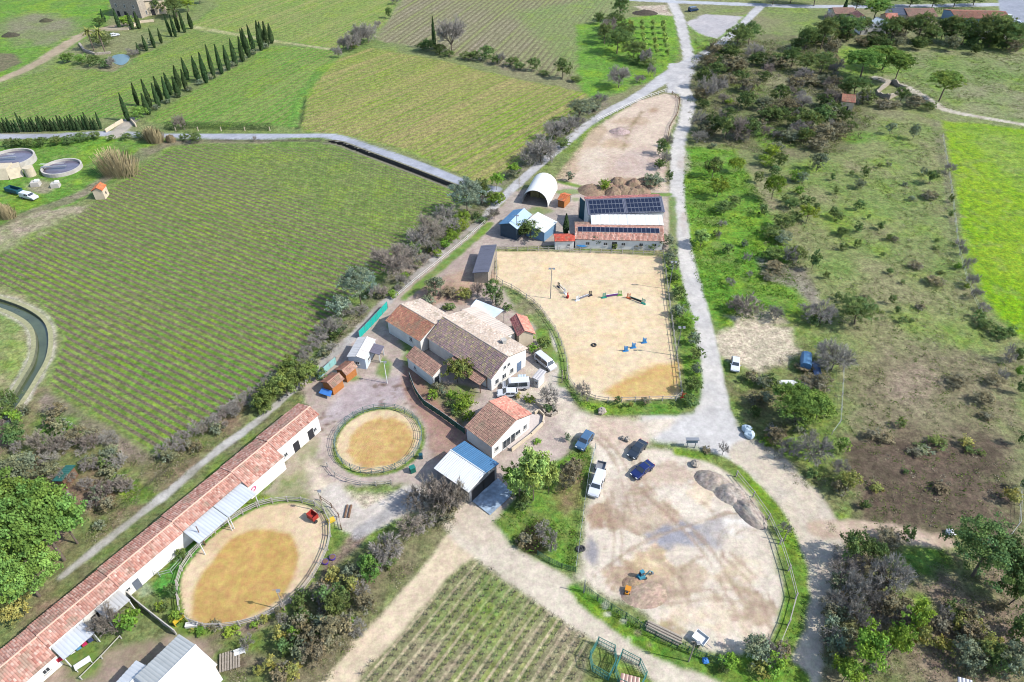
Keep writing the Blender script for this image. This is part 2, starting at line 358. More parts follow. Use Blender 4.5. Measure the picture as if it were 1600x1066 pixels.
# wooded strip between lane and the big vineyard
poly([(500, 540), (620, 420), (735, 310), (800, 262), (880, 200), (930, 160), (960, 160), (870, 240), (790, 310), (700, 385), (590, 480), (510, 560)], (118, 128, 84), (140, 130, 112), None, 4, 1, 2, 0.9)
# verges beside the lanes at the top
poly([(900, 40), (1045, 20), (1060, 90), (1030, 120), (930, 160), (905, 140)], (108, 156, 52), (100, 138, 56), 'meadow', 6, 1.5, 2)
poly([(975, 30), (1055, 20), (1062, 85), (985, 88)], (114, 160, 50), (108, 148, 52), None, 5, 1.5, 1.5, 0.9)
poly([(1070, 100), (1075, 40), (1180, 20), (1150, 50)], (112, 152, 60), (120, 140, 72), None, 6, 1, 1, 0.9)
# --- farm surroundings
poly([(470, 590), (600, 470), (690, 400), (770, 335), (800, 300), (870, 285), (1045, 290), (1060, 400), (780, 388), (772, 440), (880, 560), (885, 640), (905, 660), (880, 720), (790, 800), (720, 800), (640, 760), (540, 760), (480, 800), (420, 770), (480, 650)], (196, 180, 166), (180, 164, 150), 'farmyard', 5, 1.0, 1.5)
blob(700, 420, 60, 42, (184, 166, 152), (172, 152, 140), fe=3, warp=3, op=0.8)
blob(690, 458, 45, 20, (170, 140, 116), (150, 126, 104), fe=2, warp=3, op=0.8)
blob(745, 435, 30, 18, (208, 178, 146), (190, 160, 130), fe=2, warp=3, op=0.7)
poly([(655, 590), (745, 605), (735, 640), (722, 665), (690, 660), (650, 620)], (120, 138, 70), (140, 126, 98), None, 3, 0.8, 1.5, 0.9)
poly([(540, 600), (640, 585), (655, 610), (600, 640), (540, 660), (500, 660)], (190, 178, 176), (176, 160, 158), None, 3, 1, 1.2, 0.9)
line([(648, 560), (650, 610), (690, 660), (735, 700)], 4.5, (168, 132, 112), (150, 120, 104), None, 3, 0.8, 1, 0.9)
poly([(640, 600), (735, 690), (700, 735), (668, 700), (664, 660)], (176, 142, 124), (156, 128, 112), None, 2.5, 0.8, 1, 0.85)
blob(600, 575, 12, 16, BR, GR, fe=0.8, op=0.9); blob(637, 545, 10, 26, BR, GR, fe=0.8, op=0.8)
blob(626, 508, 20, 7, (96, 140, 50), GR, fe=0.6, op=0.8); blob(545, 590, 14, 6, BR, GR, fe=0.6, op=0.8)
blob(470, 715, 20, 34, (126, 140, 76), (190, 172, 146), fe=2, warp=3, op=0.8)
blob(455, 760, 22, 20, (118, 142, 66), (180, 164, 136), fe=2, warp=3, op=0.8)
poly([(480, 715), (505, 745), (560, 770), (640, 770), (700, 800), (640, 800), (560, 838), (505, 800), (490, 760)], (222, 206, 180), (206, 190, 166), None, 4, 1, 1.5, 0.9)
blob(525, 792, 18, 30, (104, 156, 48), (110, 148, 56), fe=0.8, op=0.95, n=12)
# field-side scrub, lower middle
poly([(340, 985), (440, 960), (520, 880), (600, 830), (680, 800), (720, 812), (690, 850), (600, 950), (520, 1066), (480, 1120), (360, 1120), (345, 1040)], (136, 128, 98), (112, 124, 72), 'scrubland_ground', 4, 1, 2)
poly([(600, 960), (690, 858), (700, 866), (560, 1050), (520, 1080)], (112, 146, 60), (120, 134, 78), None, 3, 0.8, 1, 0.8)
line([(330, 1010), (420, 960), (500, 890), (560, 840)], 3.0, (150, 128, 114), (132, 114, 100), None, 3, 0.6, 0.8, 0.9)
poly([(215, 1000), (300, 985), (345, 1040), (330, 1066), (300, 1120), (0, 1120), (110, 1030)], (170, 150, 132), (150, 136, 112), 'farmyard', 4, 1, 1.2)
blob(135, 1030, 26, 26, (108, 158, 52), (120, 140, 66), fe=0.8, op=0.9)
blob(380, 1005, 50, 18, (122, 140, 70), (110, 132, 64), fe=1, op=0.7); blob(380, 1035, 40, 16, (140, 122, 104), (124, 110, 92), fe=1, op=0.8)
poly([(215, 930), (285, 850), (400, 780), (480, 780), (520, 800), (540, 850), (440, 965), (340, 985), (285, 990), (270, 970), (262, 930)], (118, 146, 62), (130, 140, 76), None, 4, 1, 1.5, 0.95)
poly([(232, 920), (300, 842), (402, 784), (410, 792), (340, 832), (285, 892), (280, 930), (250, 935)], (98, 156, 66), (92, 142, 60), None, 2, 0.4, 0.5, 1.0)
blob(228, 922, 18, 9, (150, 178, 150), (170, 160, 130), fe=0.6, op=0.7)
# right side: verge, clearing, hedge grounds
poly([(1115, 520), (1140, 505), (1250, 490), (1300, 520), (1310, 700), (1335, 830), (1300, 840), (1250, 770), (1180, 700), (1135, 640), (1120, 590)], (116, 146, 62), (128, 130, 86), 'meadow', 5, 1.2, 2)
poly([(1115, 525), (1150, 505), (1235, 512), (1250, 545), (1225, 570), (1180, 580), (1140, 565), (1120, 550)], (212, 196, 170), (196, 184, 158), None, 5, 1.2, 1.5, 0.95)
poly([(1135, 492), (1210, 484), (1230, 505), (1150, 512)], (206, 190, 168), (190, 178, 150), None, 4, 1, 1.2, 0.85)
poly([(1140, 610), (1230, 600), (1250, 660), (1210, 690), (1160, 660)], (130, 116, 92), (116, 122, 70), None, 4, 1, 1.5, 0.8)
poly([(1300, 842), (1345, 830), (1420, 845), (1500, 860), (1600, 870), (1660, 1120), (1270, 1120), (1290, 940)], (124, 134, 82), (146, 130, 108), 'scrubland_ground', 5, 1.2, 2)
poly([(1450, 880), (1540, 940), (1600, 960), (1600, 1040), (1480, 1066), (1430, 1040), (1445, 960)], (158, 138, 120), (140, 124, 104), None, 4, 2, 2, 0.8)
blob(1445, 880, 36, 22, (100, 142, 54), (92, 124, 52), fe=2, warp=3, op=0.9); blob(1440, 970, 14, 40, (128, 178, 30), (120, 160, 44), fe=1, op=0.8)
# --- lanes
line([(-60, 213), (60, 213), (160, 209), (260, 212), (400, 213), (500, 212), (530, 216), (570, 230), (640, 254), (735, 290), (775, 296)], [3.6]*6+[4.2, 4.6, 4.6, 4.4, 3.5], (178, 180, 188), (160, 163, 172), 'road', 4, 0.3, 0.25)
line([(180, 212), (192, 200), (203, 188)], 5.0, (186, 176, 160), (170, 164, 150), 'road', 3, 0.4, 0.4)
line([(300, 42), (360, 52), (425, 64), (470, 70), (520, 78)], [4, 3.5, 3, 2.5, 2], (186, 178, 140), (160, 164, 104), None, 5, 0.8, 1.0, 0.9)
line([(-20, 132), (45, 106), (110, 66), (140, 50), (185, 40), (215, 34)], [4, 5, 6, 5, 4, 4], (184, 166, 140), (160, 146, 118), 'path', 4, 1, 1.2)
line([(1030, -40), (1048, 0), (1060, 25), (1072, 70), (1078, 98)], [5, 5, 5, 4.6, 5], (206, 202, 196), (188, 184, 180), 'road', 5, 0.4, 0.4)
line([(1660, 5), (1400, 10), (1250, 10), (1190, 8), (1040, 2), (900, -6)], 6.0, (190, 192, 196), (176, 178, 184), 'road', 6, 0.4, 0.3)
poly([(1558, -20), (1640, -20), (1640, 60), (1590, 40), (1562, 18)], (158, 162, 172), (146, 150, 160), 'road', 6, 0.4, 0.3)
line([(1188, 10), (1150, 48), (1110, 78), (1075, 98), (1045, 118), (1000, 148), (930, 186), (880, 226), (830, 268), (795, 300), (765, 330)], [4.4, 4, 4, 5.5, 6.5, 4.4, 3.6, 3.2, 3, 3, 2.6], (200, 198, 196), (180, 178, 178), 'road', 4, 0.35, 0.35)
poly([(1072, 36), (1100, 22), (1160, 26), (1152, 38), (1120, 60), (1098, 55)], (190, 184, 182), (176, 172, 172), 'parking_area', 6, 1.0, 1.5)
poly([(990, 10), (1040, 8), (1052, 26), (1020, 22)], (206, 194, 172), DIRT, None, 4, 1, 1.2, 0.9)
poly([(1045, 100), (1090, 96), (1078, 130), (1072, 148), (1042, 144), (1040, 122)], (200, 196, 192), (180, 178, 176), 'road', 4, 0.5, 0.6)
line([(1066, 138), (1076, 158), (1070, 190), (1060, 225), (1058, 300), (1066, 370), (1078, 430), (1094, 500), (1106, 560), (1113, 610), (1116, 650)], [5.5, 5, 4.4, 4.2, 4.0, 4.0, 4.2, 4.6, 5.0, 5.4, 7], (214, 208, 198), (196, 192, 186), 'road', 5, 0.4, 0.4)
blob(1068, 255, 10, 18, (178, 160, 142), (190, 184, 176), fe=0.8, op=0.6); blob(1070, 350, 6, 20, (180, 160, 140), (190, 184, 176), fe=0.8, op=0.5)
line([(765, 330), (735, 358), (705, 384), (660, 420), (622, 456), (592, 484), (548, 530), (510, 562)], [2.0, 1.7, 1.6, 1.6, 1.9, 2.4, 2.6, 2.2], (190, 186, 180), (160, 152, 140), 'path', 3, 0.4, 0.6)
line([(505, 568), (470, 600), (400, 660), (330, 712), (262, 770), (200, 818), (140, 866), (95, 902)], [1.2, 1.3, 1.5, 1.5, 1.5, 1.4, 1.2, .8], (198, 194, 186), (168, 164, 150), 'path', 3, 0.35, 0.4)
line([(1370, 122), (1412, 135), (1445, 152), (1478, 172), (1540, 184), (1660, 206)], [4, 4, 4, 3.4, 2.6, 2.6], (206, 198, 180), (186, 176, 156), 'path', 3, 0.5, 0.6)
line([(1462, 190), (1472, 240), (1484, 300), (1494, 380)], 3.0, (132, 128, 100), (116, 128, 76), None, 3, 0.6, 0.8, 0.8)
poly([(1000, 650), (1060, 648), (1100, 640), (1120, 636), (1140, 645), (1200, 712), (1262, 770), (1290, 815), (1290, 850), (1262, 830), (1210, 760), (1170, 730), (1120, 712), (1075, 700), (1020, 690), (990, 670)], (210, 206, 200), (194, 190, 184), 'road', 5, 1.0, 1.2)
line([(1180, 716), (1240, 772), (1275, 825), (1276, 880), (1268, 940), (1262, 1000), (1250, 1066), (1240, 1130)], [9, 8, 8, 6, 5, 4.4, 4.4, 4.4], (212, 198, 174), (196, 186, 168), 'path', 4, 0.6, 0.7)
line([(1280, 828), (1340, 826), (1400, 834), (1480, 846)], [4, 3.4, 3, 2], (206, 186, 162), (186, 164, 140), 'path', 3, 0.6, 0.8)
poly([(868, 640), (905, 640), (935, 652), (1010, 655), (1060, 652), (1010, 700), (1080, 705), (1130, 730), (1182, 780), (1208, 850), (1226, 930), (1220, 985), (1188, 1032), (1100, 1018), (1040, 988), (985, 945), (920, 915), (903, 905), (908, 850), (918, 770), (930, 700), (885, 680)], (224, 212, 192), (214, 200, 178), 'earth_lot', 5, 1.0, 1.2)
poly([(840, 560), (885, 570), (890, 610), (905, 640), (890, 660), (868, 640), (830, 650), (800, 640), (790, 612)], (214, 200, 180), (200, 186, 166), 'farmyard', 4, 1, 1)
poly([(915, 655), (1000, 650), (1012, 690), (985, 700), (930, 690)], (208, 184, 160), (192, 168, 146), None, 3, 2, 2, 0.7)
for (x, y, rx, ry, c1, c2, o) in [(1060, 835, 52, 22, (166, 164, 168), (152, 150, 156), .9), (1120, 830, 26, 26, (168, 164, 164), (190, 180, 168), .8), (925, 862, 14, 24, (170, 164, 162), (150, 146, 148), .85), (1010, 800, 50, 30, (204, 186, 160), (186, 160, 130), .7), (940, 805, 22, 26, (184, 158, 130), (160, 134, 108), .8), (985, 770, 40, 30, (208, 192, 172), (192, 174, 154), .7), (1150, 830, 22, 22, (232, 226, 214), (220, 208, 188), .85), (1010, 885, 40, 18, (226, 204, 166), (206, 180, 140), .8), (970, 890, 24, 18, (192, 166, 136), (172, 146, 118), .75), (1150, 900, 50, 26, (226, 212, 186), (204, 184, 152), .7), (1100, 960, 60, 22, (232, 216, 190), (216, 196, 164), .8), (1170, 985, 34, 22, (234, 220, 198), (214, 196, 168), .8), (1090, 900, 44, 22, (200, 180, 150), (184, 160, 130), .6), (1180, 940, 22, 26, (192, 170, 142), (176, 152, 124), .65), (1065, 985, 30, 10, (150, 136, 92), (176, 152, 110), .6), (1040, 745, 50, 22, (200, 178, 152), (184, 160, 138), .6), (1100, 770, 24, 20, (226, 206, 172), (210, 188, 156), .6), (1005, 930, 30, 16, (190, 166, 142), (176, 154, 132), .7)]:
    blob(x, y, rx, ry, c1, c2, fe=0.8, warp=3.6 if c1[0]-c1[2] > 12 else 1.6, op=min(1, o*1.15), sc=1.8)
for pts in ([(985, 700), (1000, 760), (1060, 820), (1110, 880), (1150, 960)], [(995, 698), (1012, 758), (1072, 816), (1122, 874), (1165, 950)], [(930, 900), (1000, 850), (1080, 820), (1140, 800)], [(945, 770), (960, 840), (950, 910)], [(955, 768), (972, 838), (962, 912)], [(1060, 930), (1120, 920), (1200, 930)], [(1050, 945), (1120, 936), (1200, 948)], [(1020, 870), (1060, 900), (1080, 950)], [(1130, 870), (1180, 920), (1205, 980)], [(1142, 864), (1192, 914), (1214, 960)], [(925, 680), (960, 720), (985, 800)], [(935, 676), (972, 716), (997, 796)]):
    line(pts, 0.5, (160, 138, 114), (184, 164, 140), None, 2, 0.35, 0.6, 0.7)
_rt = random.Random(8)
for k in range(16):
    x, y, a, bend = _rt.uniform(950, 1190), _rt.uniform(760, 1000), _rt.uniform(-1.2, 1.2), _rt.uniform(-.5, .5); Lk = _rt.uniform(30, 80)
    for off in (0, 9):
        pts = [(x+off*math.sin(a)+Lk*(j-2)/4*math.cos(a+bend*(j-2)/2), y+off*.7*math.cos(a)+.7*Lk*(j-2)/4*math.sin(a+bend*(j-2)/2)) for j in range(5)]
        line(pts, .35, (156, 136, 112), (180, 160, 136), None, 2, 0.3, 0.3, _rt.uniform(.35, .75))
line([(470, 1120), (530, 1066), (560, 1030), (600, 985), (660, 918), (700, 872), (736, 838), (758, 826)], [4, 4, 4, 4.2, 4.2, 4.6, 7, 8], (224, 206, 174), (210, 192, 162), 'path', 4, 0.5, 0.5)
line([(715, 785), (738, 812), (762, 838), (800, 876), (850, 912), (900, 948), (950, 985), (1000, 1018), (1060, 1060), (1130, 1110)], [8, 9, 8, 6.5, 6, 5.5, 5, 4.6, 5, 6], (218, 206, 184), (204, 192, 170), 'path', 4, 0.5, 0.6)
poly([(690, 800), (720, 770), (760, 800), (790, 850), (745, 850), (720, 835)], (214, 200, 178), (202, 188, 166), 'path', 4, 0.8, 1)
line([(520, 770), (560, 815), (600, 800), (640, 775)], [4, 5, 5, 5], (214, 204, 190), (196, 186, 172), 'path', 4, 0.6, 0.8)
line([(560, 835), (610, 800), (640, 770)], 2.2, (176, 172, 170), (160, 156, 152), None, 3, 0.5, 0.6, 0.8)
line([(632, 466), (665, 438), (700, 408), (735, 378), (766, 350)], [1.8, 2.2, 2.4, 2.4, 2.0], (104, 146, 54), (120, 140, 68), None, 3, .5, .6, .9)
line([(868, 496), (873, 530), (874, 570), (868, 612)], 3.4, (212, 202, 188), (196, 186, 170), 'path', 3, .4, .4)
blob(826, 482, 26, 14, (150, 138, 112), (126, 134, 84), fe=1, warp=1.5, op=.9)
# verge ditches and grass strips near the lot
line([(1060, 706), (1110, 716), (1150, 736), (1195, 780), (1230, 840), (1246, 900), (1240, 960), (1222, 1010), (1195, 1045)], [2, 2.6, 2.6, 2.6, 3, 3.4, 3.4, 3, 6], (106, 148, 48), (118, 140, 62), 'grass_verge', 3, 0.5, 0.6)
line([(898, 922), (930, 946), (985, 985), (1040, 1016), (1100, 1036), (1170, 1052), (1230, 1066)], [2.0, 2.6, 3, 3, 3, 5, 6], (100, 148, 46), (112, 136, 60), 'grass_verge', 3, 0.5, 0.5)
poly([(795, 790), (830, 760), (870, 720), (915, 700), (925, 720), (912, 780), (903, 850), (900, 892), (860, 888), (800, 850), (770, 815)], (106, 146, 54), (118, 136, 68), 'grass_verge', 3, 0.6, 0.8)
poly([(868, 740), (912, 720), (910, 790), (880, 810), (866, 780)], (140, 116, 92), (126, 128, 70), None, 2, 0.8, 1, 0.85)
blob(835, 840, 30, 26, (64, 58, 42), (78, 66, 50), fe=1, op=0.95, dz=-0.6)
poly([(880, 560), (888, 600), (905, 626), (938, 632), (1062, 630), (1072, 610), (1066, 560), (1048, 440), (1040, 400), (1056, 404), (1088, 520), (1098, 600), (1090, 634), (1060, 648), (940, 648), (905, 636), (884, 608), (872, 560), (868, 530)], (102, 146, 52), (114, 140, 62), 'grass_verge', 4, 0.5, 0.6)
line([(772, 390), (900, 388), (1040, 396)], 2.2, (116, 136, 72), (140, 134, 96), 'grass_verge', 3, 0.5, 0.5)
line([(860, 505), (878, 545), (880, 600)], 2.0, (106, 144, 56), (120, 136, 70), None, 3, 0.4, 0.4, 0.9)
line([(846, 520), (856, 545), (862, 560)], 3.0, (108, 144, 52), (120, 136, 66), None, 3, 0.4, 0.6, 0.9)
# --- sand
poly([(775, 393), (830, 393), (900, 394), (970, 397), (1034, 401), (1042, 470), (1054, 560), (1063, 623), (1000, 625), (938, 626), (905, 612), (890, 590), (888, 560), (872, 518), (842, 478), (805, 452), (778, 440)], (228, 209, 174), (222, 198, 156), 'riding_arena', 7, 0.3, 0.3)
for (x, y, rx, ry) in [(880, 420, 70, 16), (960, 500, 60, 26), (930, 540, 50, 20), (1010, 460, 30, 20), (840, 430, 40, 14), (1000, 590, 50, 18)]:
    blob(x, y, rx, ry, (224, 194, 142), (230, 210, 176), fe=4, warp=6, op=0.5, sc=2.5)
poly([(945, 612), (985, 585), (1020, 572), (1060, 566), (1062, 612), (1050, 622), (960, 622)], (208, 172, 104), (198, 162, 92), None, 3, 1.2, 1.0, 0.9)
poly([(980, 600), (1040, 590), (1050, 616), (985, 619)], (212, 184, 122), (204, 174, 112), None, 2, 1, 1, 0.8)
_c = G(592, 688)
RP_C = _c
LAY.append(dict(k='p', P=[_c+np.array((8.3*math.cos(a), 8.3*math.sin(a), 0)) for a in np.linspace(0, 2*math.pi, 48, False)], c1=C(104, 140, 60), c2=C(120, 130, 70), zone='grass_verge', sc=3, fe=0.3, warp=0.3, op=1, dz=0, grass=0))
LAY.append(dict(k='p', P=[_c+np.array((7.45*math.cos(a), 7.45*math.sin(a), 0)) for a in np.linspace(0, 2*math.pi, 48, False)], c1=C(226, 204, 166), c2=C(218, 194, 152), zone='riding_arena', sc=4, fe=0.25, warp=0.15, op=1, dz=0, grass=0))
LAY.append(dict(k='p', P=[_c+np.array((0.3+5.7*math.cos(a), -0.3+5.9*math.sin(a), 0)) for a in np.linspace(0, 2*math.pi, 30, False)], c1=C(206, 172, 106), c2=C(190, 152, 84), zone=None, sc=1.6, fe=0.6, warp=1.3, op=.85, dz=0, grass=0))
OVAL = [(284, 935), (284, 905), (302, 872), (340, 834), (396, 798), (450, 787), (492, 795), (512, 820), (508, 862), (476, 918), (432, 954), (380, 974), (322, 978), (290, 962)]
poly(OVAL, (228, 206, 170), (216, 192, 152), 'riding_arena', 4, 0.25, 0.2, smooth=5)
poly([(299, 950), (312, 908), (338, 868), (372, 838), (410, 826), (450, 836), (466, 864), (456, 910), (426, 945), (372, 972), (322, 977), (303, 968)], (200, 166, 96), (186, 152, 82), None, 2.2, 0.5, 0.5, 0.92, smooth=4)
blob(400, 880, 40, 40, (210, 174, 106), (200, 164, 94), fe=4, warp=3, op=0.5)
poly([(1040, 147), (1060, 150), (1062, 165), (1050, 200), (1036, 230), (1040, 270), (1042, 300), (960, 296), (870, 292), (885, 268), (918, 216), (945, 190), (1000, 156)], (216, 198, 174), (198, 176, 156), 'sandy_paddock', 6, 0.8, 1)
line([(880, 280), (918, 230), (940, 200)], 5, (196, 172, 142), (180, 160, 132), None, 3, 0.8, 1, 0.8)
for (x, y, rx, ry, c1, c2, o) in [(968, 205, 15, 8, (176, 156, 146), (160, 140, 130), .9), (1020, 172, 9, 5, (160, 128, 100), (176, 150, 120), .8), (985, 190, 30, 5, (160, 136, 106), (186, 160, 130), .6), (1000, 255, 40, 22, (200, 182, 170), (186, 164, 150), .7), (985, 288, 48, 10, (168, 144, 120), (150, 128, 106), .9), (960, 225, 24, 6, (170, 146, 110), (190, 166, 134), .7), (925, 250, 24, 20, (224, 208, 188), (204, 188, 164), .7)]:
    blob(x, y, rx, ry, c1, c2, fe=1.5, warp=2.5, op=o, sc=3)
line([(1004, 175), (985, 200), (972, 240)], 0.9, (124, 110, 70), (150, 132, 96), None, 2, 0.5, 0.8, 0.6)
_rd = random.Random(21)
for k in range(34):      # droppings and hoof-churned marks round the pen
    x, y = (_rd.uniform(585, 650), _rd.uniform(600, 640)) if k < 18 else (_rd.uniform(500, 530), _rd.uniform(640, 680)); blob(x, y, _rd.uniform(1.5, 4), _rd.uniform(1, 2.4), (104, 84, 70), (130, 108, 92), fe=.3, warp=.5, op=.75, n=8)
for k in range(60):      # stones and clods on the lot
    x, y = _rd.uniform(930, 1200), _rd.uniform(740, 1010); blob(x, y, _rd.uniform(1.5, 5), _rd.uniform(1, 3), *(((150, 128, 104), (176, 154, 128)) if k % 2 else ((234, 226, 210), (222, 210, 190))), fe=.3, warp=.8, op=.6, n=8)
# sheds' yard, tarp, terrace strips
poly([(800, 300), (850, 330), (900, 320), (905, 345), (860, 380), (780, 388), (770, 360), (780, 330)], (186, 174, 160), (168, 156, 146), None, 4, 1, 1, 0.8)
blob(845, 330, 20, 6, (130, 144, 80), GR, op=0.7); blob(890, 300, 24, 5, (110, 150, 56), GR, op=0.7); blob(900, 312, 8, 4, BR, GR, op=0.5)
line([(1050, 310), (1052, 395)], 2.2, (112, 140, 66), (124, 132, 80), None, 3, 0.5, 0.6, 0.9)
line([(876, 284), (900, 290), (960, 304), (1045, 304)], 2.0, (100, 144, 50), (112, 138, 60), None, 3, 0.5, 0.6, 0.9)
# --- ditches and channel (lowered)
line([(506, 222), (528, 223.5), (560, 235), (640, 265), (722, 297)], [1.5, 3.0, 3.4, 3.4, 3.0], (110, 106, 86), (96, 94, 78), 'ditch', 3, 0.35, 0.05, 1.0, dz=0)
line([(500, 219), (400, 219), (300, 219)], [1.6, 1.4, 1.0], (104, 96, 82), (90, 86, 72), None, 3, 0.4, 0.3, 0.9, dz=-0.4)
CHAN = [(-60, 458), (0, 474), (35, 488), (58, 505), (66, 528), (62, 560), (46, 590), (26, 622), (5, 650)]
line(CHAN, 5.4, (196, 188, 168), (170, 166, 140), None, 3, 0.4, 0.5, 0.9)
line(CHAN, 3.6, (98, 100, 72), (84, 90, 66), 'stream_bed', 3, 0.2, 0.0, 1.0, dz=0)
line([(474, 150), (470, 180), (464, 200)], 1.6, (78, 72, 60), (64, 62, 54), None, 3, 0.4, 0.3, 0.9, dz=-0.6)
line([(505, 105), (470, 150), (458, 195)], 4, (96, 150, 56), (104, 140, 60), None, 3, 0.8, 0.8, 0.8)
line([(235, 716), (262, 725), (180, 790), (150, 800)], 1.2, (76, 70, 60), (64, 60, 52), None, 3, 0.4, 0.5, 0.6, dz=-0.3)

_lays_done = True
def ground_eval(x, y):
    n = fbm(x, y, 30, 3, 1)
    col = C(*GR)[None, :]*(1-n[:, None])+C(*DRY)[None, :]*n[:, None]*0.9
    zone = np.full(x.shape, -1, np.int32); z = np.zeros(x.shape); rows = np.zeros(x.shape); lush = np.zeros(x.shape)
    names = []
    wn1 = fbm(x, y, 4.0, 3, 41)-0.5; wn2 = fbm(x, y, 1.3, 2, 57)-0.5
    for li, l in enumerate(LAY):
        P = np.array([p[:2] for p in l['P']]); pad = 4+max(l.get('w', [0])) if l['k'] == 'l' else 4
        pad += l['fe']*2+l['warp']*2
        bb = (x > P[:, 0].min()-pad) & (x < P[:, 0].max()+pad) & (y > P[:, 1].min()-pad) & (y < P[:, 1].max()+pad)
        idx = np.nonzero(bb)[0]
        if len(idx) == 0: continue
        xx, yy = x[idx], y[idx]
        d0 = sdf_poly(P, xx, yy) if l['k'] == 'p' else sdf_line(P, xx, yy, l['w'])
        d = d0+(wn1[idx]*1.6+wn2[idx]*0.7)*l['warp']
        m = sstep(l['fe'], -l['fe'], d)*l['op']
        t = np.clip((fbm(xx, yy, l['sc'], 4, li*3+2)-0.5)*2.2+0.5, 0, 1)[:, None]
        c = l['c1'][None, :]*(1-t)+l['c2'][None, :]*t
        col[idx] = col[idx]*(1-m[:, None])+c*m[:, None]
        if l['dz']:
            z[idx] += l['dz']*sstep(0.25, -0.55, d0)
        if l['zone']:
            zi = idx[d < 0]; zone[zi] = li
        if l['grass']: rows[idx] = np.maximum(rows[idx], sstep(0.2, -1.2, d))
        else: rows[idx] *= (1-m)
    # patchy sward: tired tufts and yellowish growth wherever the ground is green
    gre = np.clip((col[:, 1]-np.maximum(col[:, 0], col[:, 2]))/(col[:, 1]+1e-6)*3.2, 0, 1)
    a1 = sstep(.52, .74, fbm(x, y, 3.2, 3, 61))*.30*gre; a2 = sstep(.52, .74, fbm(x, y, 7.5, 3, 67))*.5*gre; a3 = sstep(.5, .7, fbm(x, y, 1.6, 2, 71))*.35*gre
    for a, cc in ((a1, C(138, 134, 96)), (a2, C(136, 166, 44)), (a3, C(70, 108, 36))): col = col*(1-a[:, None])+cc[None]*a[:, None]
    sp = fbm(x, y, 0.9, 2, 77)
    col *= (0.80+0.28*sp)[:, None]
    return col, zone, z, rows
def row_mat(i, ang, sp, colr, hw, ph, st): return ground_mat('vineyard_soil_%d' % i, (ang, sp, C(*colr), hw, ph, st), [(132, 150, 76), (128, 150, 78), (150, 152, 92), (136, 146, 84), (164, 152, 98), (126, 148, 68), (128, 146, 72)][i])
GM = ground_mat('ground_cover'); GSAND = ground_mat('arena_sand', None, bump=0.5, fine=0.075); GROAD = ground_mat('worn_asphalt', None, bump=0.15, fine=0.09)
GEARTH = ground_mat('bare_earth', None, bump=0.4, fine=0.13)
MAIN_ANG, MAIN_SP, FG_ANG, FG_SP = R(-30.5), 1.45, R(55.3), 1.65
vine_layers = [i for i, l in enumerate(LAY) if l['zone'] == 'vineyard_field']
VM = [row_mat(0, R(70), 2.2, (132, 130, 84), .2, 0, .75), row_mat(1, R(70), 2.2, (128, 128, 78), .2, 0, .75),
      row_mat(2, R(66), 2.3, (148, 138, 92), .2, 0, .7), row_mat(3, R(72.5), 2.6, (120, 114, 86), .24, 0, .9),
      row_mat(4, R(54), 2.0, (152, 134, 98), .2, 0, .7), row_mat(5, MAIN_ANG, MAIN_SP, (120, 110, 88), .24, 0, 1.2),
      row_mat(6, FG_ANG, FG_SP, (196, 180, 146), .12, .5, .8)]
VM = dict(zip(vine_layers, VM))
def zone_mat(li):
    z = LAY[li]['zone']
    if z == 'vineyard_field': return VM[li]
    return {'riding_arena': GSAND, 'road': GROAD, 'parking_area': GROAD, 'earth_lot': GEARTH, 'path': GEARTH, 'farmyard': GEARTH, 'sandy_paddock': GEARTH}.get(z, GM)
ZLAB = {'meadow': 'rough grass meadow', 'vineyard_field': 'grassy vineyard ground with vine rows', 'scrubland_ground': 'dry scrub ground', 'farmyard': 'bare farmyard ground', 'road': 'pale worn asphalt lane',
        'path': 'pale dirt track', 'parking_area': 'grey gravel parking area by the road', 'earth_lot': 'churned bare earth lot', 'grass_verge': 'lush grass verge', 'riding_arena': 'sand riding surface', 'sandy_paddock': 'sandy paddock beside the lane', 'ditch': 'dark walled ditch below the lane', 'stream_bed': 'channel bed'}
def ground_patch(x0, x1, y0, y1, step):
    nx = int(round((x1-x0)/step))+1; ny = int(round((y1-y0)/step))+1
    xs = np.linspace(x0, x1, nx); ys = np.linspace(y0, y1, ny)
    X, Y = np.meshgrid(xs, ys); x = X.ravel(); y = Y.ravel()
    # drop what the camera's surroundings can never show: keep a wide wedge
    col, zone, z, rows = ground_eval(x, y)
    edge = np.minimum(np.minimum(x-x0, x1-x), np.minimum(y-y0, y1-y))
    z = z*sstep(0, 2, edge)+(fbm(x, y, 7, 3, 90)-0.5)*0.16*sstep(0, 4, edge)
    V = np.stack([x, y, z], 1)
    I = np.arange(nx*ny).reshape(ny, nx)
    F = np.stack([I[:-1, :-1], I[:-1, 1:], I[1:, 1:], I[1:, :-1]], -1).reshape(-1, 4)
    fz = zone[F[:, 0]]; lim = 34+0.78*np.maximum(V[F[:, 0], 1], 0)
    keep = np.abs(V[F[:, 0], 0]) < lim+26
    # coarse cells stand in for the fine grid far outside the view
    nb = 25; cy, cx = np.divmod(np.arange(len(F)), nx-1); by, bx = cy//nb, cx//nb; nbx = (nx-2)//nb+1; nby = (ny-2)//nb+1
    kb = np.zeros((nby, nbx), bool); np.logical_or.at(kb, (by[keep], bx[keep]), True); keep = kb[by, bx]
    jj, ii = np.nonzero(~kb); r0, r1 = jj*nb, np.minimum((jj+1)*nb, ny-1); c0, c1 = ii*nb, np.minimum((ii+1)*nb, nx-1)
    CF = np.stack([I[r0, c0], I[r0, c1], I[r1, c1], I[r1, c0]], 1)
    fn = [LAY[i]['zone'] if i >= 0 else '' for i in range(len(LAY))]+['']
    cutz = np.array([n in ('ditch', 'stream_bed') for n in fn])
    keep &= ~(cutz[zone[F]].all(1))
    F = np.concatenate([F[keep], CF]); fz = np.concatenate([fz[keep], np.full(len(CF), -1, fz.dtype)])
    return V, F, fz, col, rows
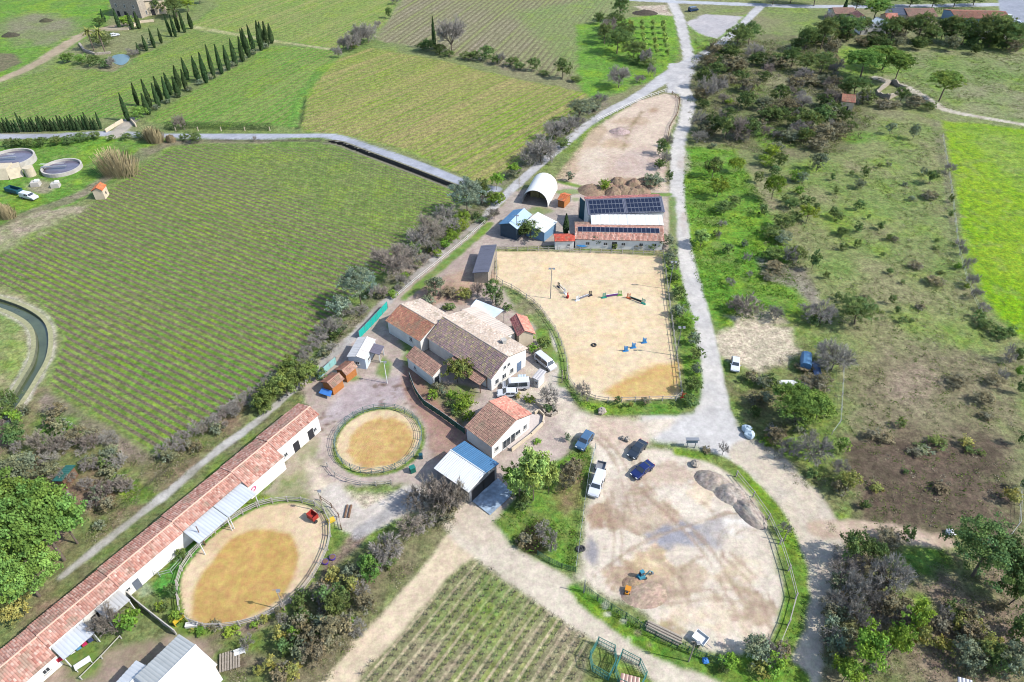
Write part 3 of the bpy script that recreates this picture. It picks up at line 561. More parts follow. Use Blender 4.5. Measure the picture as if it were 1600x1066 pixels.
def merge_patches(ps):
    Vs, Fs, zs, cs, rs = [], [], [], [], []; n = 0
    for V, F, fz, c, r in ps:
        Vs.append(V); Fs.append(F+n); zs.append(fz); cs.append(c); rs.append(r); n += len(V)
    return np.concatenate(Vs), np.concatenate(Fs), np.concatenate(zs), np.concatenate(cs), np.concatenate(rs)
gV, gF, gZ, gC, gRw = merge_patches([ground_patch(-150, 150, 24, 120, 0.36), ground_patch(-210, 210, 120, 200, 0.5), ground_patch(-360, 360, 200, 432, 1.0)])
def zone_object(name, faces, m):
    u, inv = np.unique(faces.ravel(), return_inverse=True)
    me = npmesh(name, gV[u], inv.reshape(-1, 4), m, True, gC[u], None, {'rows': gRw[u]})
    return tag(obj(name, me), None, None, None, 'structure')
for li in sorted(set(gZ.tolist())):
    f = gF[gZ == li]
    if li < 0: zone_object('ground', f, GM)
    else:
        zone_object(LAY[li]['zone'], f, zone_mat(li))
# the land beyond, out to the horizon
far = MB(); a, b = 4000.0, 0.0
for (x0, x1, y0, y1) in ((-4000, 4000, 432, 6000), (-4000, 4000, -3000, 24), (-4000, -360, 24, 432), (360, 4000, 24, 432), (-360, -150, 24, 120), (150, 360, 24, 120), (-360, -210, 120, 200), (210, 360, 120, 200)):
    far.add([(x0, y0, -.02), (x1, y0, -.02), (x1, y1, -.02), (x0, y1, -.02)], [(0, 1, 2, 3)], 0, C(112, 132, 74))
tag(far.build('terrain', GM), None, None, None, 'structure')
# ------------------------------------------------------------------ plants: templates (unit width, unit height), then copies
def quads(cen, nrm, size, rng, asp=1.0):
    n = len(cen); nrm = nrm/(np.linalg.norm(nrm, axis=1, keepdims=True)+1e-9)
    r = rng.normal(size=(n, 3)); a = np.cross(nrm, r); a /= np.linalg.norm(a, axis=1, keepdims=True)+1e-9; b = np.cross(nrm, a)
    s = (size*(0.7+0.6*rng.random(n)))[:, None]
    a = a*s; b = b*s*asp
    V = np.stack([cen-a-b*0.4, cen+a*0.15-b, cen+a+b*0.4, cen-a*0.15+b], 1).reshape(-1, 3)
    F = np.arange(4*n).reshape(-1, 4); return V, F
def crown_np(rng, ncl, nlf, cz, zr, leaf, flat=0.0, sig=0.10, shell=0.55, asp=0.8, lobe=(.13, .15)):
    """leaf clumps through a lobed volume"""
    # a crown is a handful of uneven lobes with gaps between them; clumps sit on the lobes
    K = max(5, int(ncl**.55)); ld = rng.normal(size=(K, 3)); ld /= np.linalg.norm(ld, axis=1, keepdims=True); ld[:, 2] = np.where(ld[:, 2] < -.25, -ld[:, 2], ld[:, 2])
    if flat: ld[:, 2] *= (1-flat*.6)
    lr = lobe[0]+lobe[1]*rng.random(K); lc = ld*(.5-lr)[:, None]*(.75+.3*rng.random(K))[:, None]; lb = .8+.4*rng.random(K); lh = rng.random(K)
    wh = rng.choice(K, ncl, p=lr**2/(lr**2).sum()); d = rng.normal(size=(ncl, 3)); d[:, 2] += .25; d /= np.linalg.norm(d, axis=1, keepdims=True)
    cc = lc[wh]+d*(lr[wh]*(shell+(1-shell)*rng.random(ncl)))[:, None]
    cc = cc*np.array((1.22, 1.22, zr*2.3))+np.array((0, 0, cz))
    k = max(1, nlf//ncl); cb = lb[wh]*(0.8+0.4*rng.random(ncl)); hue = np.clip(lh[wh]*.6+.4*rng.random(ncl), 0, 1)
    o = rng.normal(size=(ncl, k, 3))*np.array((sig, sig, sig*0.75*max(zr, .3)*2)); cen = (cc[:, None]+o).reshape(-1, 3)
    nr = (o*3+d[:, None]*0.5*0.4+rng.normal(size=o.shape)*0.35+np.array((0, 0, 0.25))).reshape(-1, 3)
    V, F = quads(cen, nr, np.full(len(cen), leaf), rng, asp)
    V[:, 2] = np.maximum(V[:, 2], 0.01)
    br = (np.repeat(cb, k)*(0.82+0.36*rng.random(ncl*k)))
    hu = np.repeat(hue, k)
    colr = np.stack([br*(0.9+0.3*hu), br, br*(1.1-0.35*hu)], 1)
    return V, F, np.repeat(colr, 4, 0), cc
def segs_np(segs, n=3):
    V, F = [], []; b = 0
    for p0, p1, r0, r1 in segs:
        d = p1-p0; d = d/(np.linalg.norm(d)+1e-9); a = np.cross(d, (0.3, 0.5, 0.81)); a /= np.linalg.norm(a)+1e-9; c = np.cross(d, a)
        for p, r in ((p0, r0), (p1, r1)):
            for i in range(n):
                t = 2*math.pi*i/n; V.append(p+r*(math.cos(t)*a+math.sin(t)*c))
        for i in range(n): F.append((b+i, b+(i+1) % n, b+n+(i+1) % n, b+n+i))
        b += 2*n
    return np.array(V), np.array(F)
def limbs(rng, cc, zt, r, wob=0.02, n=9):
    """a trunk with limbs to some of the clump centres"""
    P = [np.array((0, 0, -0.02)), np.array((rng.normal()*wob, rng.normal()*wob, zt*0.55)), np.array((rng.normal()*wob, rng.normal()*wob, zt))]
    sg = [(P[0], P[1], r, r*0.8), (P[1], P[2], r*0.8, r*0.6)]
    for i in rng.choice(len(cc), min(n, len(cc)), False):
        b0 = P[1]+(P[2]-P[1])*rng.random(); sg.append((b0, b0+(cc[i]-b0)*0.9, r*0.42, r*0.12))
    return segs_np(sg, 5)
def bare_np(rng, levels, r0, zt=0.28, up=0.55, width=0.0045):
    """leafless crown: limbs, branches, then thin twigs"""
    sg = [(np.array((0, 0, -0.02)), np.array((0, 0, zt)), r0, r0*0.75)]; tips = []
    tw = []
    def grow(p, d, L, r, lev):
        q = p+d*L
        if lev < 2: sg.append((p, q, r, r*0.55))
        else: tw.append((p, q))
        if lev+1 >= len(levels): return
        for k in range(levels[lev+1]):
            t = 0.35+0.65*rng.random(); e = d+rng.normal(size=3)*0.55; e[2] += 0.12*up; e /= np.linalg.norm(e)
            grow(p+(q-p)*t, e, L*(0.48+0.22*rng.random()), r*0.5, lev+1)
    for k in range(levels[0]):
        a = 2*math.pi*(k+rng.random()*0.6)/levels[0]; el = 0.35+0.75*rng.random()
        d = np.array((math.cos(a)*math.cos(el)*1.0, math.sin(a)*math.cos(el)*1.0, math.sin(el)))
        grow(np.array((0, 0, zt*(0.6+0.4*rng.random()))), d, 0.30+0.10*rng.random(), r0*0.5, 0)
    V1, F1 = segs_np(sg, 4)
    p = np.array([a for a, b in tw]); q = np.array([b for a, b in tw]); d = q-p
    s = np.cross(d, rng.normal(size=d.shape)); s = s/(np.linalg.norm(s, axis=1, keepdims=True)+1e-9)*width
    V2 = np.stack([p-s, p+s, q+s*0.4, q-s*0.4], 1).reshape(-1, 3); F2 = np.arange(len(V2)).reshape(-1, 4)
    # fit into the unit box
    allv = np.concatenate([V1, V2]); m = max(np.abs(allv[:, :2]).max()*0.9, 1e-6)
    kx, kz = 0.5/m, 1.0/allv[:, 2].max()
    for V in (V1, V2): V[:, :2] *= kx; V[:, 2] *= kz
    br = np.repeat(0.75+0.5*rng.random(len(tw)), 4)[:, None]*np.ones(3)
    return V1, F1, V2, F2, br
LM = dict(
    oak=leaf_mat('evergreen_leaves', C(116, 140, 86)), pine=leaf_mat('pine_needles', C(136, 170, 88)), olive=leaf_mat('olive_leaves', C(142, 156, 128)),
    leaf=leaf_mat('spring_leaves', C(142, 176, 76)), willow=leaf_mat('willow_leaves', C(174, 200, 112)), cypress=leaf_mat('cypress_needles', C(72, 94, 60), .15),
    yellow=leaf_mat('yellow_green_leaves', C(178, 180, 104)), brown=leaf_mat('dry_leaves', C(148, 144, 120)), mid=leaf_mat('olive_green_leaves', C(132, 150, 84)), eucal=leaf_mat('grey_green_leaves', C(142, 164, 146)))
BARK = mat('bark', C(120, 106, 92), 0.95, var=0.25, scale=6)
TWIG = leaf_mat('grey_twigs', C(172, 166, 156), .1, 0.02, 0.15); TWIGB = leaf_mat('brown_twigs', C(166, 154, 142), .1, 0.02, 0.15)
REED = leaf_mat('dry_reed', C(206, 186, 146), .2, 0.01, 0.1)
TPL = {}
def leafy_tpl(kind, size, variant):
    key = (kind, size, variant)
    if key in TPL: return TPL[key]
    rng = np.random.default_rng(abs(hash(('tree', kind.__len__(), size, variant, sum(map(ord, kind))))) % 99991)
    nl, lf, nc = {'s': (480, .052, 30), 'm': (2200, .027, 80), 'l': (9500, .0125, 220)}[size]
    cfg = dict(oak=(.50, .46, .2, .55, .022), pine=(.68, .30, .6, .5, .025), olive=(.54, .44, .1, .35, .02), leaf=(.56, .43, .1, .3, .016), willow=(.53, .46, 0, .25, .02),
               eucal=(.55, .44, .1, .35, .018), bush=(.44, .50, .1, .6, .0))[kind]
    cz, zr, flat, shell, tr = cfg
    if kind == 'willow': nl = int(nl*1.5); lf *= .7
    if kind == 'pine': nl = int(nl*1.5); lf *= 1.2; nc = int(nc*1.5)
    V, F, colr, cc = crown_np(rng, nc, nl, cz, zr, lf, flat, {'s': .065, 'm': .045, 'l': .028}[size], shell, .8 if kind != 'willow' else 1.7, (.22, .12) if kind == 'bush' else (.17, .13) if size == 's' else (.14, .15))
    if kind == 'bush': TPL[key] = (None, (V, F, colr)); return TPL[key]
    V1, F1 = limbs(rng, cc, cz, tr, n=10)
    TPL[key] = ((V1, F1), (V, F, colr)); return TPL[key]
MESH = {}
def get_mesh(key, V, F, m, colr=None):
    if key not in MESH: MESH[key] = npmesh('_'.join(str(k) for k in key), V, F, m, False, colr)
    return MESH[key]
def tree_meshes(kind, wm, variant):
    """-> (trunk mesh or None, crown mesh)"""
    if kind in ('bare', 'bareb'):
        size = 's' if wm < 3.5 else 'm' if wm < 8 else 'l'
        key = (kind, size, variant)
        if (key, 0) not in MESH:
            rng = np.random.default_rng(500+variant*7+{'s': 0, 'm': 1, 'l': 2}[size]+(40 if kind == 'bareb' else 0))
            lev = {'s': (8, 5, 6, 4), 'm': (9, 6, 7, 6), 'l': (10, 7, 9, 7)}[size]
            V1, F1, V2, F2, br = bare_np(rng, lev, .02, .24, .6, {'s': .009, 'm': .0058, 'l': .0036}[size])
            MESH[(key, 0)] = npmesh('trunk', V1, F1, BARK); MESH[(key, 1)] = npmesh('crown', V2, F2, TWIG if kind == 'bare' else TWIGB, False, br)
        return MESH[(key, 0)], MESH[(key, 1)]
    if kind == 'cypress':
        key = (kind, variant)
        if (key, 0) not in MESH:
            rng = np.random.default_rng(900+variant)
            n = 620; z = rng.random(n)**0.9*0.97+0.03; rr = 0.5*np.clip(np.sin(np.pi*np.clip(z, 0, 1)**0.62), 0, 1)**0.8*(0.75+0.35*rng.random(n)); t = rng.random(n)*2*math.pi
            cen = np.stack([rr*np.cos(t), rr*np.sin(t), z], 1); nr = np.stack([np.cos(t), np.sin(t), 0.3+0*t], 1)+rng.normal(size=(n, 3))*0.3
            V, F = quads(cen, nr, np.full(n, .12), rng, 1.0); V[:, 2] = cen.repeat(4, 0)[:, 2]+(V[:, 2]-cen.repeat(4, 0)[:, 2])*0.35
            br = np.repeat(0.75+0.5*rng.random(n), 4)[:, None]*np.ones(3)
            V1, F1 = segs_np([(np.array((0, 0, -.01)), np.array((0, 0, .5)), .07, .05)], 5)
            MESH[(key, 0)] = npmesh('trunk', V1, F1, BARK); MESH[(key, 1)] = npmesh('crown', V, F, LM['cypress'], False, br)
        return MESH[(key, 0)], MESH[(key, 1)]
    size = 's' if wm < 3.6 else 'm' if wm < 8.5 else 'l'
    shape, lm = {'oak': ('oak', 'oak'), 'pine': ('pine', 'pine'), 'olive': ('olive', 'olive'), 'leaf': ('leaf', 'leaf'), 'willow': ('willow', 'willow'), 'eucal': ('eucal', 'eucal'),
                 'bdark': ('bush', 'oak'), 'bolive': ('bush', 'olive'), 'bgreen': ('bush', 'leaf'), 'byellow': ('bush', 'yellow'), 'bbrown': ('bush', 'brown'), 'bpine': ('bush', 'pine'), 'mid': ('leaf', 'mid'), 'bmid': ('bush', 'mid')}[kind]
    tk, cr = leafy_tpl(shape, size, variant)
    c = get_mesh((kind, size, variant, 'crown'), cr[0], cr[1], LM[lm], cr[2])
    t = get_mesh((shape, size, variant, 'trunk'), tk[0], tk[1], BARK) if tk else None
    return t, c
NAMES = {'oak': ('evergreen_tree', 'dark evergreen tree'), 'pine': ('pine_tree', 'green umbrella pine'), 'olive': ('olive_tree', 'grey-green olive tree'), 'leaf': ('leafy_tree', 'fresh green leafy tree'),
         'willow': ('willow_tree', 'feathery bright green willow'), 'eucal': ('broadleaf_tree', 'blue-grey leafy tree'), 'bare': ('bare_tree', 'grey leafless tree'), 'bareb': ('bare_tree', 'brown leafless tree'),
         'cypress': ('cypress_tree', 'dark narrow cypress'), 'bdark': ('bush', 'dark green bush'), 'bolive': ('bush', 'grey-green bush'), 'bgreen': ('bush', 'bright green bush'),
         'byellow': ('bush', 'yellow-green bush'), 'bbrown': ('bush', 'brown dry bush'), 'bpine': ('bush', 'rounded mid green bush'), 'mid': ('leafy_tree', 'olive green leafy tree'), 'bmid': ('bush', 'olive green bush')}
ORD = ['leftmost']+[w+' from left' for w in 'second third fourth fifth sixth seventh eighth ninth tenth eleventh twelfth thirteenth fourteenth fifteenth sixteenth seventeenth eighteenth nineteenth twentieth twenty-first twenty-second twenty-third twenty-fourth twenty-fifth twenty-sixth twenty-seventh twenty-eighth twenty-ninth thirtieth'.split()]
PLANTED = {}; TREEPOS = []
def T(place, spec):
    """place phrase; spec rows: kind px py width_px height_px"""
    for row in spec.strip().split('\n'):
        for it in row.split(';'):
            f = it.split()
            if not f: continue
            k = f[0]; px, py, w, h = map(float, f[1:5])
            PLANTED.setdefault((k, place), []).append((px, py, w, h))
def plant_all():
    for (k, place), L in PLANTED.items():
        L.sort(); nm, noun = NAMES[k]; n = len(L)
        for i, (px, py, w, h) in enumerate(L):
            s = S(py); ph = DEP(py); wm = w/s
            hm = (h-0.42*w*math.sin(ph))/(s*math.cos(ph))
            hm = max(hm, wm*(0.42 if k[0] == 'b' and k not in ('bare', 'bareb') else 0.55))
            v = random.randrange(3 if k != 'cypress' else 4)
            tk, cr = tree_meshes(k, wm, v)
            p = G(px, py)
            # the visible foot of a wide crown lies in front of its stem
            off = wm*0.5*(0.55 if tk is not None else 0.8) if k not in ('cypress',) else 0
            p = p+np.array((0, off, 0)); rz = random.random()*6.28; tx = ty = 0.0
            if k == 'cypress': wm *= random.uniform(.72, .98); hm *= random.uniform(.84, 1.12); tx, ty = random.gauss(0, .025), random.gauss(0, .025)
            TREEPOS.append((p[0], p[1], wm*0.5))
            if n == 1: lab = '%s %s' % (noun, place)
            elif n <= len(ORD): lab = '%s %s, %s' % (noun, place, ORD[i] if i < n-1 or n == 1 else 'rightmost')
            else: lab = '%s %s' % (noun, place)
            grp = None if n == 1 else '%s %s' % (noun+('es' if noun[-1] in 'sh' else 's'), place)
            if tk is None:
                o = obj(nm, cr, None, p, rz, (wm, wm, hm)); tag(o, lab, 'bush', grp)
            else:
                r = thing(nm, lab, 'tree', p, rz, grp); r.scale = (wm, wm, hm); r.rotation_euler = (tx, ty, rz)
                obj('trunk', tk, r); obj('crown', cr, r)
# --- far left: farmhouse, avenue, hedges   (positions read from the photograph)
T('in the double avenue to the farmhouse', '''cypress 201 189 9 37; cypress 216 165 8 34; cypress 233 179 9 36; cypress 236 168 9 38; cypress 249 168 9 37; cypress 253 158 9 36; cypress 264 161 9 37; cypress 268 148 9 36
cypress 280 152 9 36; cypress 281 138 9 36; cypress 292 142 9 36; cypress 294 125 9 36; cypress 310 126 9 36; cypress 323 130 9 40; cypress 335 123 9 48; cypress 347 116 9 42; cypress 358 110 9 42
cypress 369 103 9 40; cypress 380 97 9 42; cypress 389 90 9 40; cypress 383 77 8 34; cypress 398 84 9 44; cypress 409 79 9 40; cypress 418 72 8 36; cypress 425 68 8 26; cypress 410 66 8 32''')
T('standing beside the stone farmhouse', 'cypress 164 35 6 20; cypress 187 44 7 26; cypress 208 46 7 24; cypress 218 45 7 24')
T('along the farmhouse drive', 'cypress 268 57 6 36; cypress 275 58 6 32; cypress 280 50 6 30; cypress 289 51 6 28; cypress 300 45 7 26')
T('on the garden lawn below the farmhouse', 'cypress 230 80 6 26; cypress 242 75 6 26; cypress 253 68 6 22; cypress 218 85 6 18; bolive 235 72 12 12; bolive 222 80 14 12')
for i in range(29): T('in the clipped row beside the left lane', 'cypress %d %d 6.2 %d' % (3+i*5.55, 208-i*0.18, 23+random.randint(-3, 3)))
T('at the foot of the cypress avenue', 'bpine 217 191 27 24')
T('under the cypress avenue', '\n'.join('bolive %d %d 13 10' % (243+i*17, 174-i*9.6) for i in range(11)))
T('beside the stone farmhouse', 'oak 272 30 44 34; oak 244 24 22 26; leaf 292 20 30 26; leaf 310 8 26 20; bgreen 196 43 22 18')
T('around the garden pond', 'bdark 152 44 20 16; bdark 156 76 34 26; bpine 106 100 24 18; bpine 125 103 22 18; bdark 145 107 24 20; bdark 160 108 20 16; bare 172 108 22 20; bare 205 90 24 14; bolive 148 60 14 14')
T('beside the left lane opposite the avenue', 'bdark 10 233 22 16; bdark 28 233 22 16; bdark 46 233 22 17; bdark 64 232 22 17; bdark 84 230 22 17; bdark 104 228 22 17; bdark 124 224 22 16; bdark 144 222 22 15; bdark 172 221 14 10; bdark 196 221 18 12; bdark 214 220 20 13; bdark 230 219 16 12; bdark 300 228 26 20; bdark 286 222 14 12')
T('beside the lane at the farm gate', 'bareb 282 205 22 28; bareb 398 222 8 10')
T('at the corner of the far ditch', 'bare 548 82 36 32; bare 562 74 40 38; bare 574 70 36 36; bare 536 80 22 24; bgreen 564 66 18 22; bare 528 92 18 20; bgreen 552 78 16 12; bare 590 45 14 14; bdark 608 30 12 18; bare 617 8 16 14')
T('on the far field boundary', 'cypress 679 76 7 42; bare 705 88 52 62; bdark 660 82 20 16; bdark 672 83 24 22; bdark 688 88 26 18; bdark 700 92 22 12; bdark 730 96 24 14; bdark 742 97 16 18; bdark 760 98 28 26; bdark 775 103 20 16; bare 783 102 18 24; bdark 800 108 24 18; bdark 812 112 20 14; bdark 834 114 20 24; oak 879 125 28 34; bdark 850 120 18 8; bdark 900 130 20 8')
# --- the top centre: orchard, clump, lane junction
T('in the dark clump by the young orchard', 'oak 968 36 30 44; oak 958 50 34 30; oak 945 72 34 34; oak 965 88 48 44; bareb 950 62 40 34; oak 990 98 40 36; bare 1008 104 30 30; oak 975 68 36 34; bdark 1015 108 30 16; bdark 935 40 18 20; bdark 995 103 24 14')
for cx in range(4):
    for cy in range(6): T('planted in rows in the young orchard', 'willow %d %d 10 13' % (985+cx*17+cy*1.4, 44+cy*9))
T('beside the lane junction', 'bare 1017 122 16 24; bare 968 142 44 40; bare 1000 132 22 18; bare 938 167 28 26; bolive 922 166 12 12')
T('along the lane between vineyard and sand paddock', 'bare 912 182 26 24; olive 905 198 46 44; bare 890 214 40 36; bare 868 224 42 38; bare 845 260 60 54; bdark 878 236 26 20; bare 828 262 40 40; leaf 803 278 24 24; bdark 930 172 16 12; bolive 884 204 22 20')
T('along the edge of the sand paddock', 'bdark 1034 246 22 30; bare 1040 262 22 28; bdark 1030 268 20 20; bare 1044 232 18 24; bolive 1022 300 34 28; bgreen 943 302 20 22; bolive 891 286 14 18; bdark 1046 285 14 18')
# --- belt between the big vineyard and the lane
T('in the tree belt beside the big vineyard', '''eucal 730 344 60 67; oak 752 322 28 46; bare 694 362 42 50; bareb 672 386 57 57; bare 702 372 42 40; bare 655 396 50 48; bareb 612 440 77 64; bare 640 420 50 48; bdark 648 408 22 30
eucal 562 488 62 76; eucal 532 506 37 43; bare 512 532 42 38; bare 496 548 42 31; bare 540 500 37 28; bare 586 470 30 31; bdark 575 468 24 20; bare 522 520 35 28''')
T('beside the narrow lane behind the farm', 'bgreen 722 364 22 22; bgreen 706 386 24 24; bgreen 692 394 22 20; bgreen 684 404 16 14; leaf 776 300 24 30; bareb 772 346 24 24; bgreen 782 322 18 20; bdark 752 352 18 12')
T('below the narrow lane beside the stables', '''bare 480 562 30 24; mid 474 612 44 44; mid 446 628 50 48; mid 420 646 44 42; bdark 500 598 22 22; mid 455 600 44 40; bmid 404 652 36 28; leaf 488 592 26 28; bdark 412 640 20 24; bolive 434 612 28 28''')
for i in range(14): T('in the tangled strip along the vineyard edge', 'bare %d %d %d %d' % (474-i*17, 574+i*11, 26+random.randint(0, 8), 20+random.randint(0, 6)))
# --- lower left
T('on the bank by the water channel', 'oak 12 668 34 46; bareb 4 680 22 34; bdark 20 700 40 40; bdark 16 640 24 30; leaf 22 672 26 30')
T('beside the green-roofed shelter', 'bareb 84 716 46 40; bareb 58 708 34 36; bare 140 740 40 26; bolive 28 770 56 54; bolive 30 745 40 30; bdark 160 740 26 24; bolive 170 715 24 16')
T('behind the long stable roof', 'pine 84 905 120 128; pine 14 890 120 130; pine 46 960 110 100; byellow 18 985 56 44; pine 112 866 70 76; pine 50 840 80 70')
T('leaning over the small paddock by the barn', 'bareb 178 1002 52 52; leaf 208 990 40 40; bare 160 1000 36 36')
T('beside the oval paddock', 'bdark 268 940 22 26; bdark 282 880 22 18; bgreen 278 978 24 22; bgreen 250 958 18 16; bdark 258 960 16 14; bgreen 360 1000 26 14; bbrown 335 990 22 14; bgreen 398 985 16 12; byellow 412 978 16 14; bgreen 310 996 20 12; byellow 300 990 8 7')
T('in the scrub strip below the oval paddock', '''bdark 525 970 44 38; bdark 512 955 36 34; bpine 578 916 40 42; byellow 522 918 30 26; bbrown 498 944 38 30; byellow 550 930 26 26; bbrown 570 965 34 30; bare 606 890 60 56; bare 590 900 40 40; bareb 640 850 50 46; bdark 606 892 30 18; bbrown 470 985 30 24
byellow 438 1008 26 24; bgreen 462 1004 20 22; bdark 446 1030 30 26; byellow 424 1052 24 22; bbrown 520 1020 50 40; bbrown 490 1050 44 36; byellow 455 1068 34 24; bdark 535 940 26 26; bgreen 548 975 14 12; byellow 404 1058 16 14; bbrown 540 1000 36 30; bolive 470 1040 36 28; bolive 500 990 30 24; bbrown 440 1076 40 26; bare 560 1000 34 28''')
T('beside the track fork near the hangar', 'bareb 694 812 56 66; bareb 672 800 44 56; bareb 716 800 36 54; bareb 650 806 40 44; bbrown 690 818 60 24; bare 666 830 44 30')
# --- centre
T('behind the green mesh fence by the farm roofs', 'olive 680 468 34 36; bolive 668 478 24 18; byellow 722 474 28 22; bbrown 700 470 30 14; bdark 700 490 24 12')
T('by the arena corner near the roofs', 'bareb 746 466 26 30; oak 770 478 34 42; bdark 793 488 18 14; bolive 778 482 20 24')
T('in the farmhouse garden', 'mid 714 606 46 46; bgreen 706 628 20 16; bgreen 676 628 20 18; bolive 690 622 14 20; bgreen 722 648 40 30; bdark 714 652 20 14; bgreen 732 662 24 20; bdark 700 640 18 12; bbrown 684 612 18 14')
T('beside the white gable of the farmhouse', 'bgreen 826 540 30 18; bdark 850 548 24 20; bgreen 835 552 20 14; bgreen 783 592 16 10; bbrown 845 562 22 16')
T('in the round planter by the house', 'bare 857 642 38 44; bdark 858 646 20 10')
T('by the house terrace', 'byellow 810 626 12 12; bgreen 828 632 20 10; bolive 886 692 12 16; bgreen 840 698 16 10')
T('by the pond below the house', 'willow 834 796 66 88; willow 812 800 44 70; leaf 800 770 36 44; willow 858 780 36 56; bbrown 888 770 36 44; bbrown 898 745 26 26; bare 862 866 34 34; bdark 815 800 40 34; bbrown 820 862 30 22; bare 846 842 30 26')
T('beside the blue-roofed shed', 'oak 828 378 42 36; cypress 884 366 11 34; bolive 929 390 22 24; bdark 961 392 12 12; bbrown 1000 392 24 14; bdark 1018 392 22 18; bolive 1040 394 34 26')
T('in the hedge along the arena fence', '''bolive 1048 412 24 26; bolive 1050 428 22 24; bdark 1052 446 20 20; bdark 1062 472 22 24; bolive 1062 500 24 24; bgreen 1076 520 30 28; bolive 1084 545 22 24; bdark 1088 572 26 28; bolive 1086 590 20 24; bdark 1082 620 30 32; bdark 1076 640 30 24; bdark 1058 462 14 16; bgreen 1058 440 14 14''')
T('in the verge below the arena', 'bdark 965 636 12 16; bare 910 628 30 34; bbrown 1010 636 16 14; byellow 986 638 8 9; bdark 975 640 10 10')
# --- right: scrub wood and meadow
T('lining the village road', '''oak 1260 84 33 45; oak 1286 81 44 52; oak 1308 62 37 38; oak 1328 68 49 46; oak 1347 58 31 34; oak 1385 68 41 38; oak 1396 66 41 40; oak 1417 62 42 34; oak 1438 70 42 49; oak 1455 71 45 32; oak 1474 65 29 41; oak 1487 70 39 44; oak 1509 74 49 45; oak 1531 78 43 52; oak 1553 78 54 60; oak 1573 82 50 48; oak 1593 75 46 38''')
T('behind the village houses', 'oak 1210 10 40 30; oak 1238 8 40 30; oak 1275 12 36 34; bare 1295 40 22 24; oak 1392 14 40 24; oak 1425 14 36 22; oak 1460 16 36 24; oak 1495 14 36 22; oak 1525 12 34 20; oak 1340 18 30 30; cypress 1318 22 7 26; oak 1362 10 30 24')
T('among the village houses', 'pine 1367 42 40 42')
T('standing beside the ruined house', 'pine 1350 128 60 50; pine 1384 114 52 42; pine 1402 134 42 50; pine 1474 164 54 52')
T('around the ruined house', 'oak 1340 154 50 38; bdark 1358 168 34 26; bbrown 1378 172 30 18; oak 1408 164 22 30; bbrown 1432 172 34 22; bdark 1455 176 24 16; bdark 1320 152 24 20; bbrown 1400 172 24 14; bare 1350 165 30 26')
T('on the meadow below the ruined house', 'olive 1391 212 16 22; olive 1428 220 18 26; olive 1278 272 32 34; bolive 1389 262 10 8; bdark 1374 264 8 8')
scr = '''oak 1152 84 46 46; oak 1172 74 40 40; bdark 1140 100 40 30; bbrown 1122 98 36 30; bbrown 1148 118 40 30; bdark 1190 106 34 26; bdark 1215 108 30 24; oak 1240 108 40 34; oak 1262 118 40 36; oak 1285 118 40 38; bbrown 1220 112 40 24; bare 1180 96 36 30
bdark 1120 126 34 28; bbrown 1106 112 30 26; bdark 1098 140 24 36; bare 1105 160 34 44; bare 1122 150 34 36; bbrown 1140 140 34 24; bdark 1158 132 26 22; bbrown 1170 148 34 26; oak 1220 164 30 32; bdark 1172 176 34 34; bolive 1198 176 30 26; bbrown 1232 178 36 24; bare 1254 176 36 30
oak 1135 222 36 44; oak 1172 222 36 40; bareb 1152 224 44 46; bdark 1110 212 24 36; bare 1092 206 28 36; bare 1096 226 34 26; bdark 1206 198 40 30; bdark 1226 192 30 24; oak 1246 206 36 30; oak 1268 208 40 36; oak 1286 200 36 36; bbrown 1290 228 40 34; bbrown 1312 224 40 34; bbrown 1276 240 34 26; oak 1258 228 30 30
bdark 1304 190 36 30; bdark 1288 172 30 26; bbrown 1306 160 30 22; bdark 1324 196 30 26; bare 1250 190 30 22; bdark 1330 210 24 20; bgreen 1242 200 14 16; bbrown 1200 190 30 22; bdark 1196 130 22 18; bbrown 1270 140 40 20; bdark 1250 150 14 12; bgreen 1138 164 18 10; bgreen 1300 182 12 16; bdark 1140 190 24 22; bbrown 1185 205 26 20; bolive 1232 226 30 24; bolive 1216 244 22 22; bbrown 1300 100 30 40; bare 1305 120 26 30'''
T('in the scrub wood beside the lane', scr)
T('on the bright grass beside the lane', 'oak 1114 282 30 38; bolive 1115 234 14 10; leaf 1122 312 34 36; bdark 1130 338 26 24; bdark 1146 330 26 24; leaf 1150 272 26 28; willow 1096 390 34 32; bdark 1138 400 20 20; bare 1122 376 12 16; bare 1142 450 20 18; bare 1166 412 16 20; bdark 1120 372 14 12; bare 1172 434 12 12; bare 1128 356 18 14; bolive 1164 388 12 14')
T('in the young wood above the meadow', '''bgreen 1206 252 26 26; bgreen 1198 264 26 22; bdark 1218 266 24 28; leaf 1208 316 32 46; bdark 1212 278 18 20; bgreen 1244 286 26 22; bdark 1186 288 16 20; bdark 1194 342 20 22; bgreen 1250 308 18 16; bdark 1228 318 14 14; bolive 1256 290 20 22; leaf 1262 352 30 32; bdark 1240 330 24 22; bdark 1274 334 14 18; bdark 1270 318 10 10
bdark 1226 362 34 28; bdark 1206 378 36 24; bolive 1226 384 30 24; bare 1234 418 30 36; bdark 1208 412 34 26; bdark 1245 420 34 34; bbrown 1218 432 36 20; bbrown 1200 440 26 16; bdark 1240 350 24 20; bdark 1258 326 20 20''')
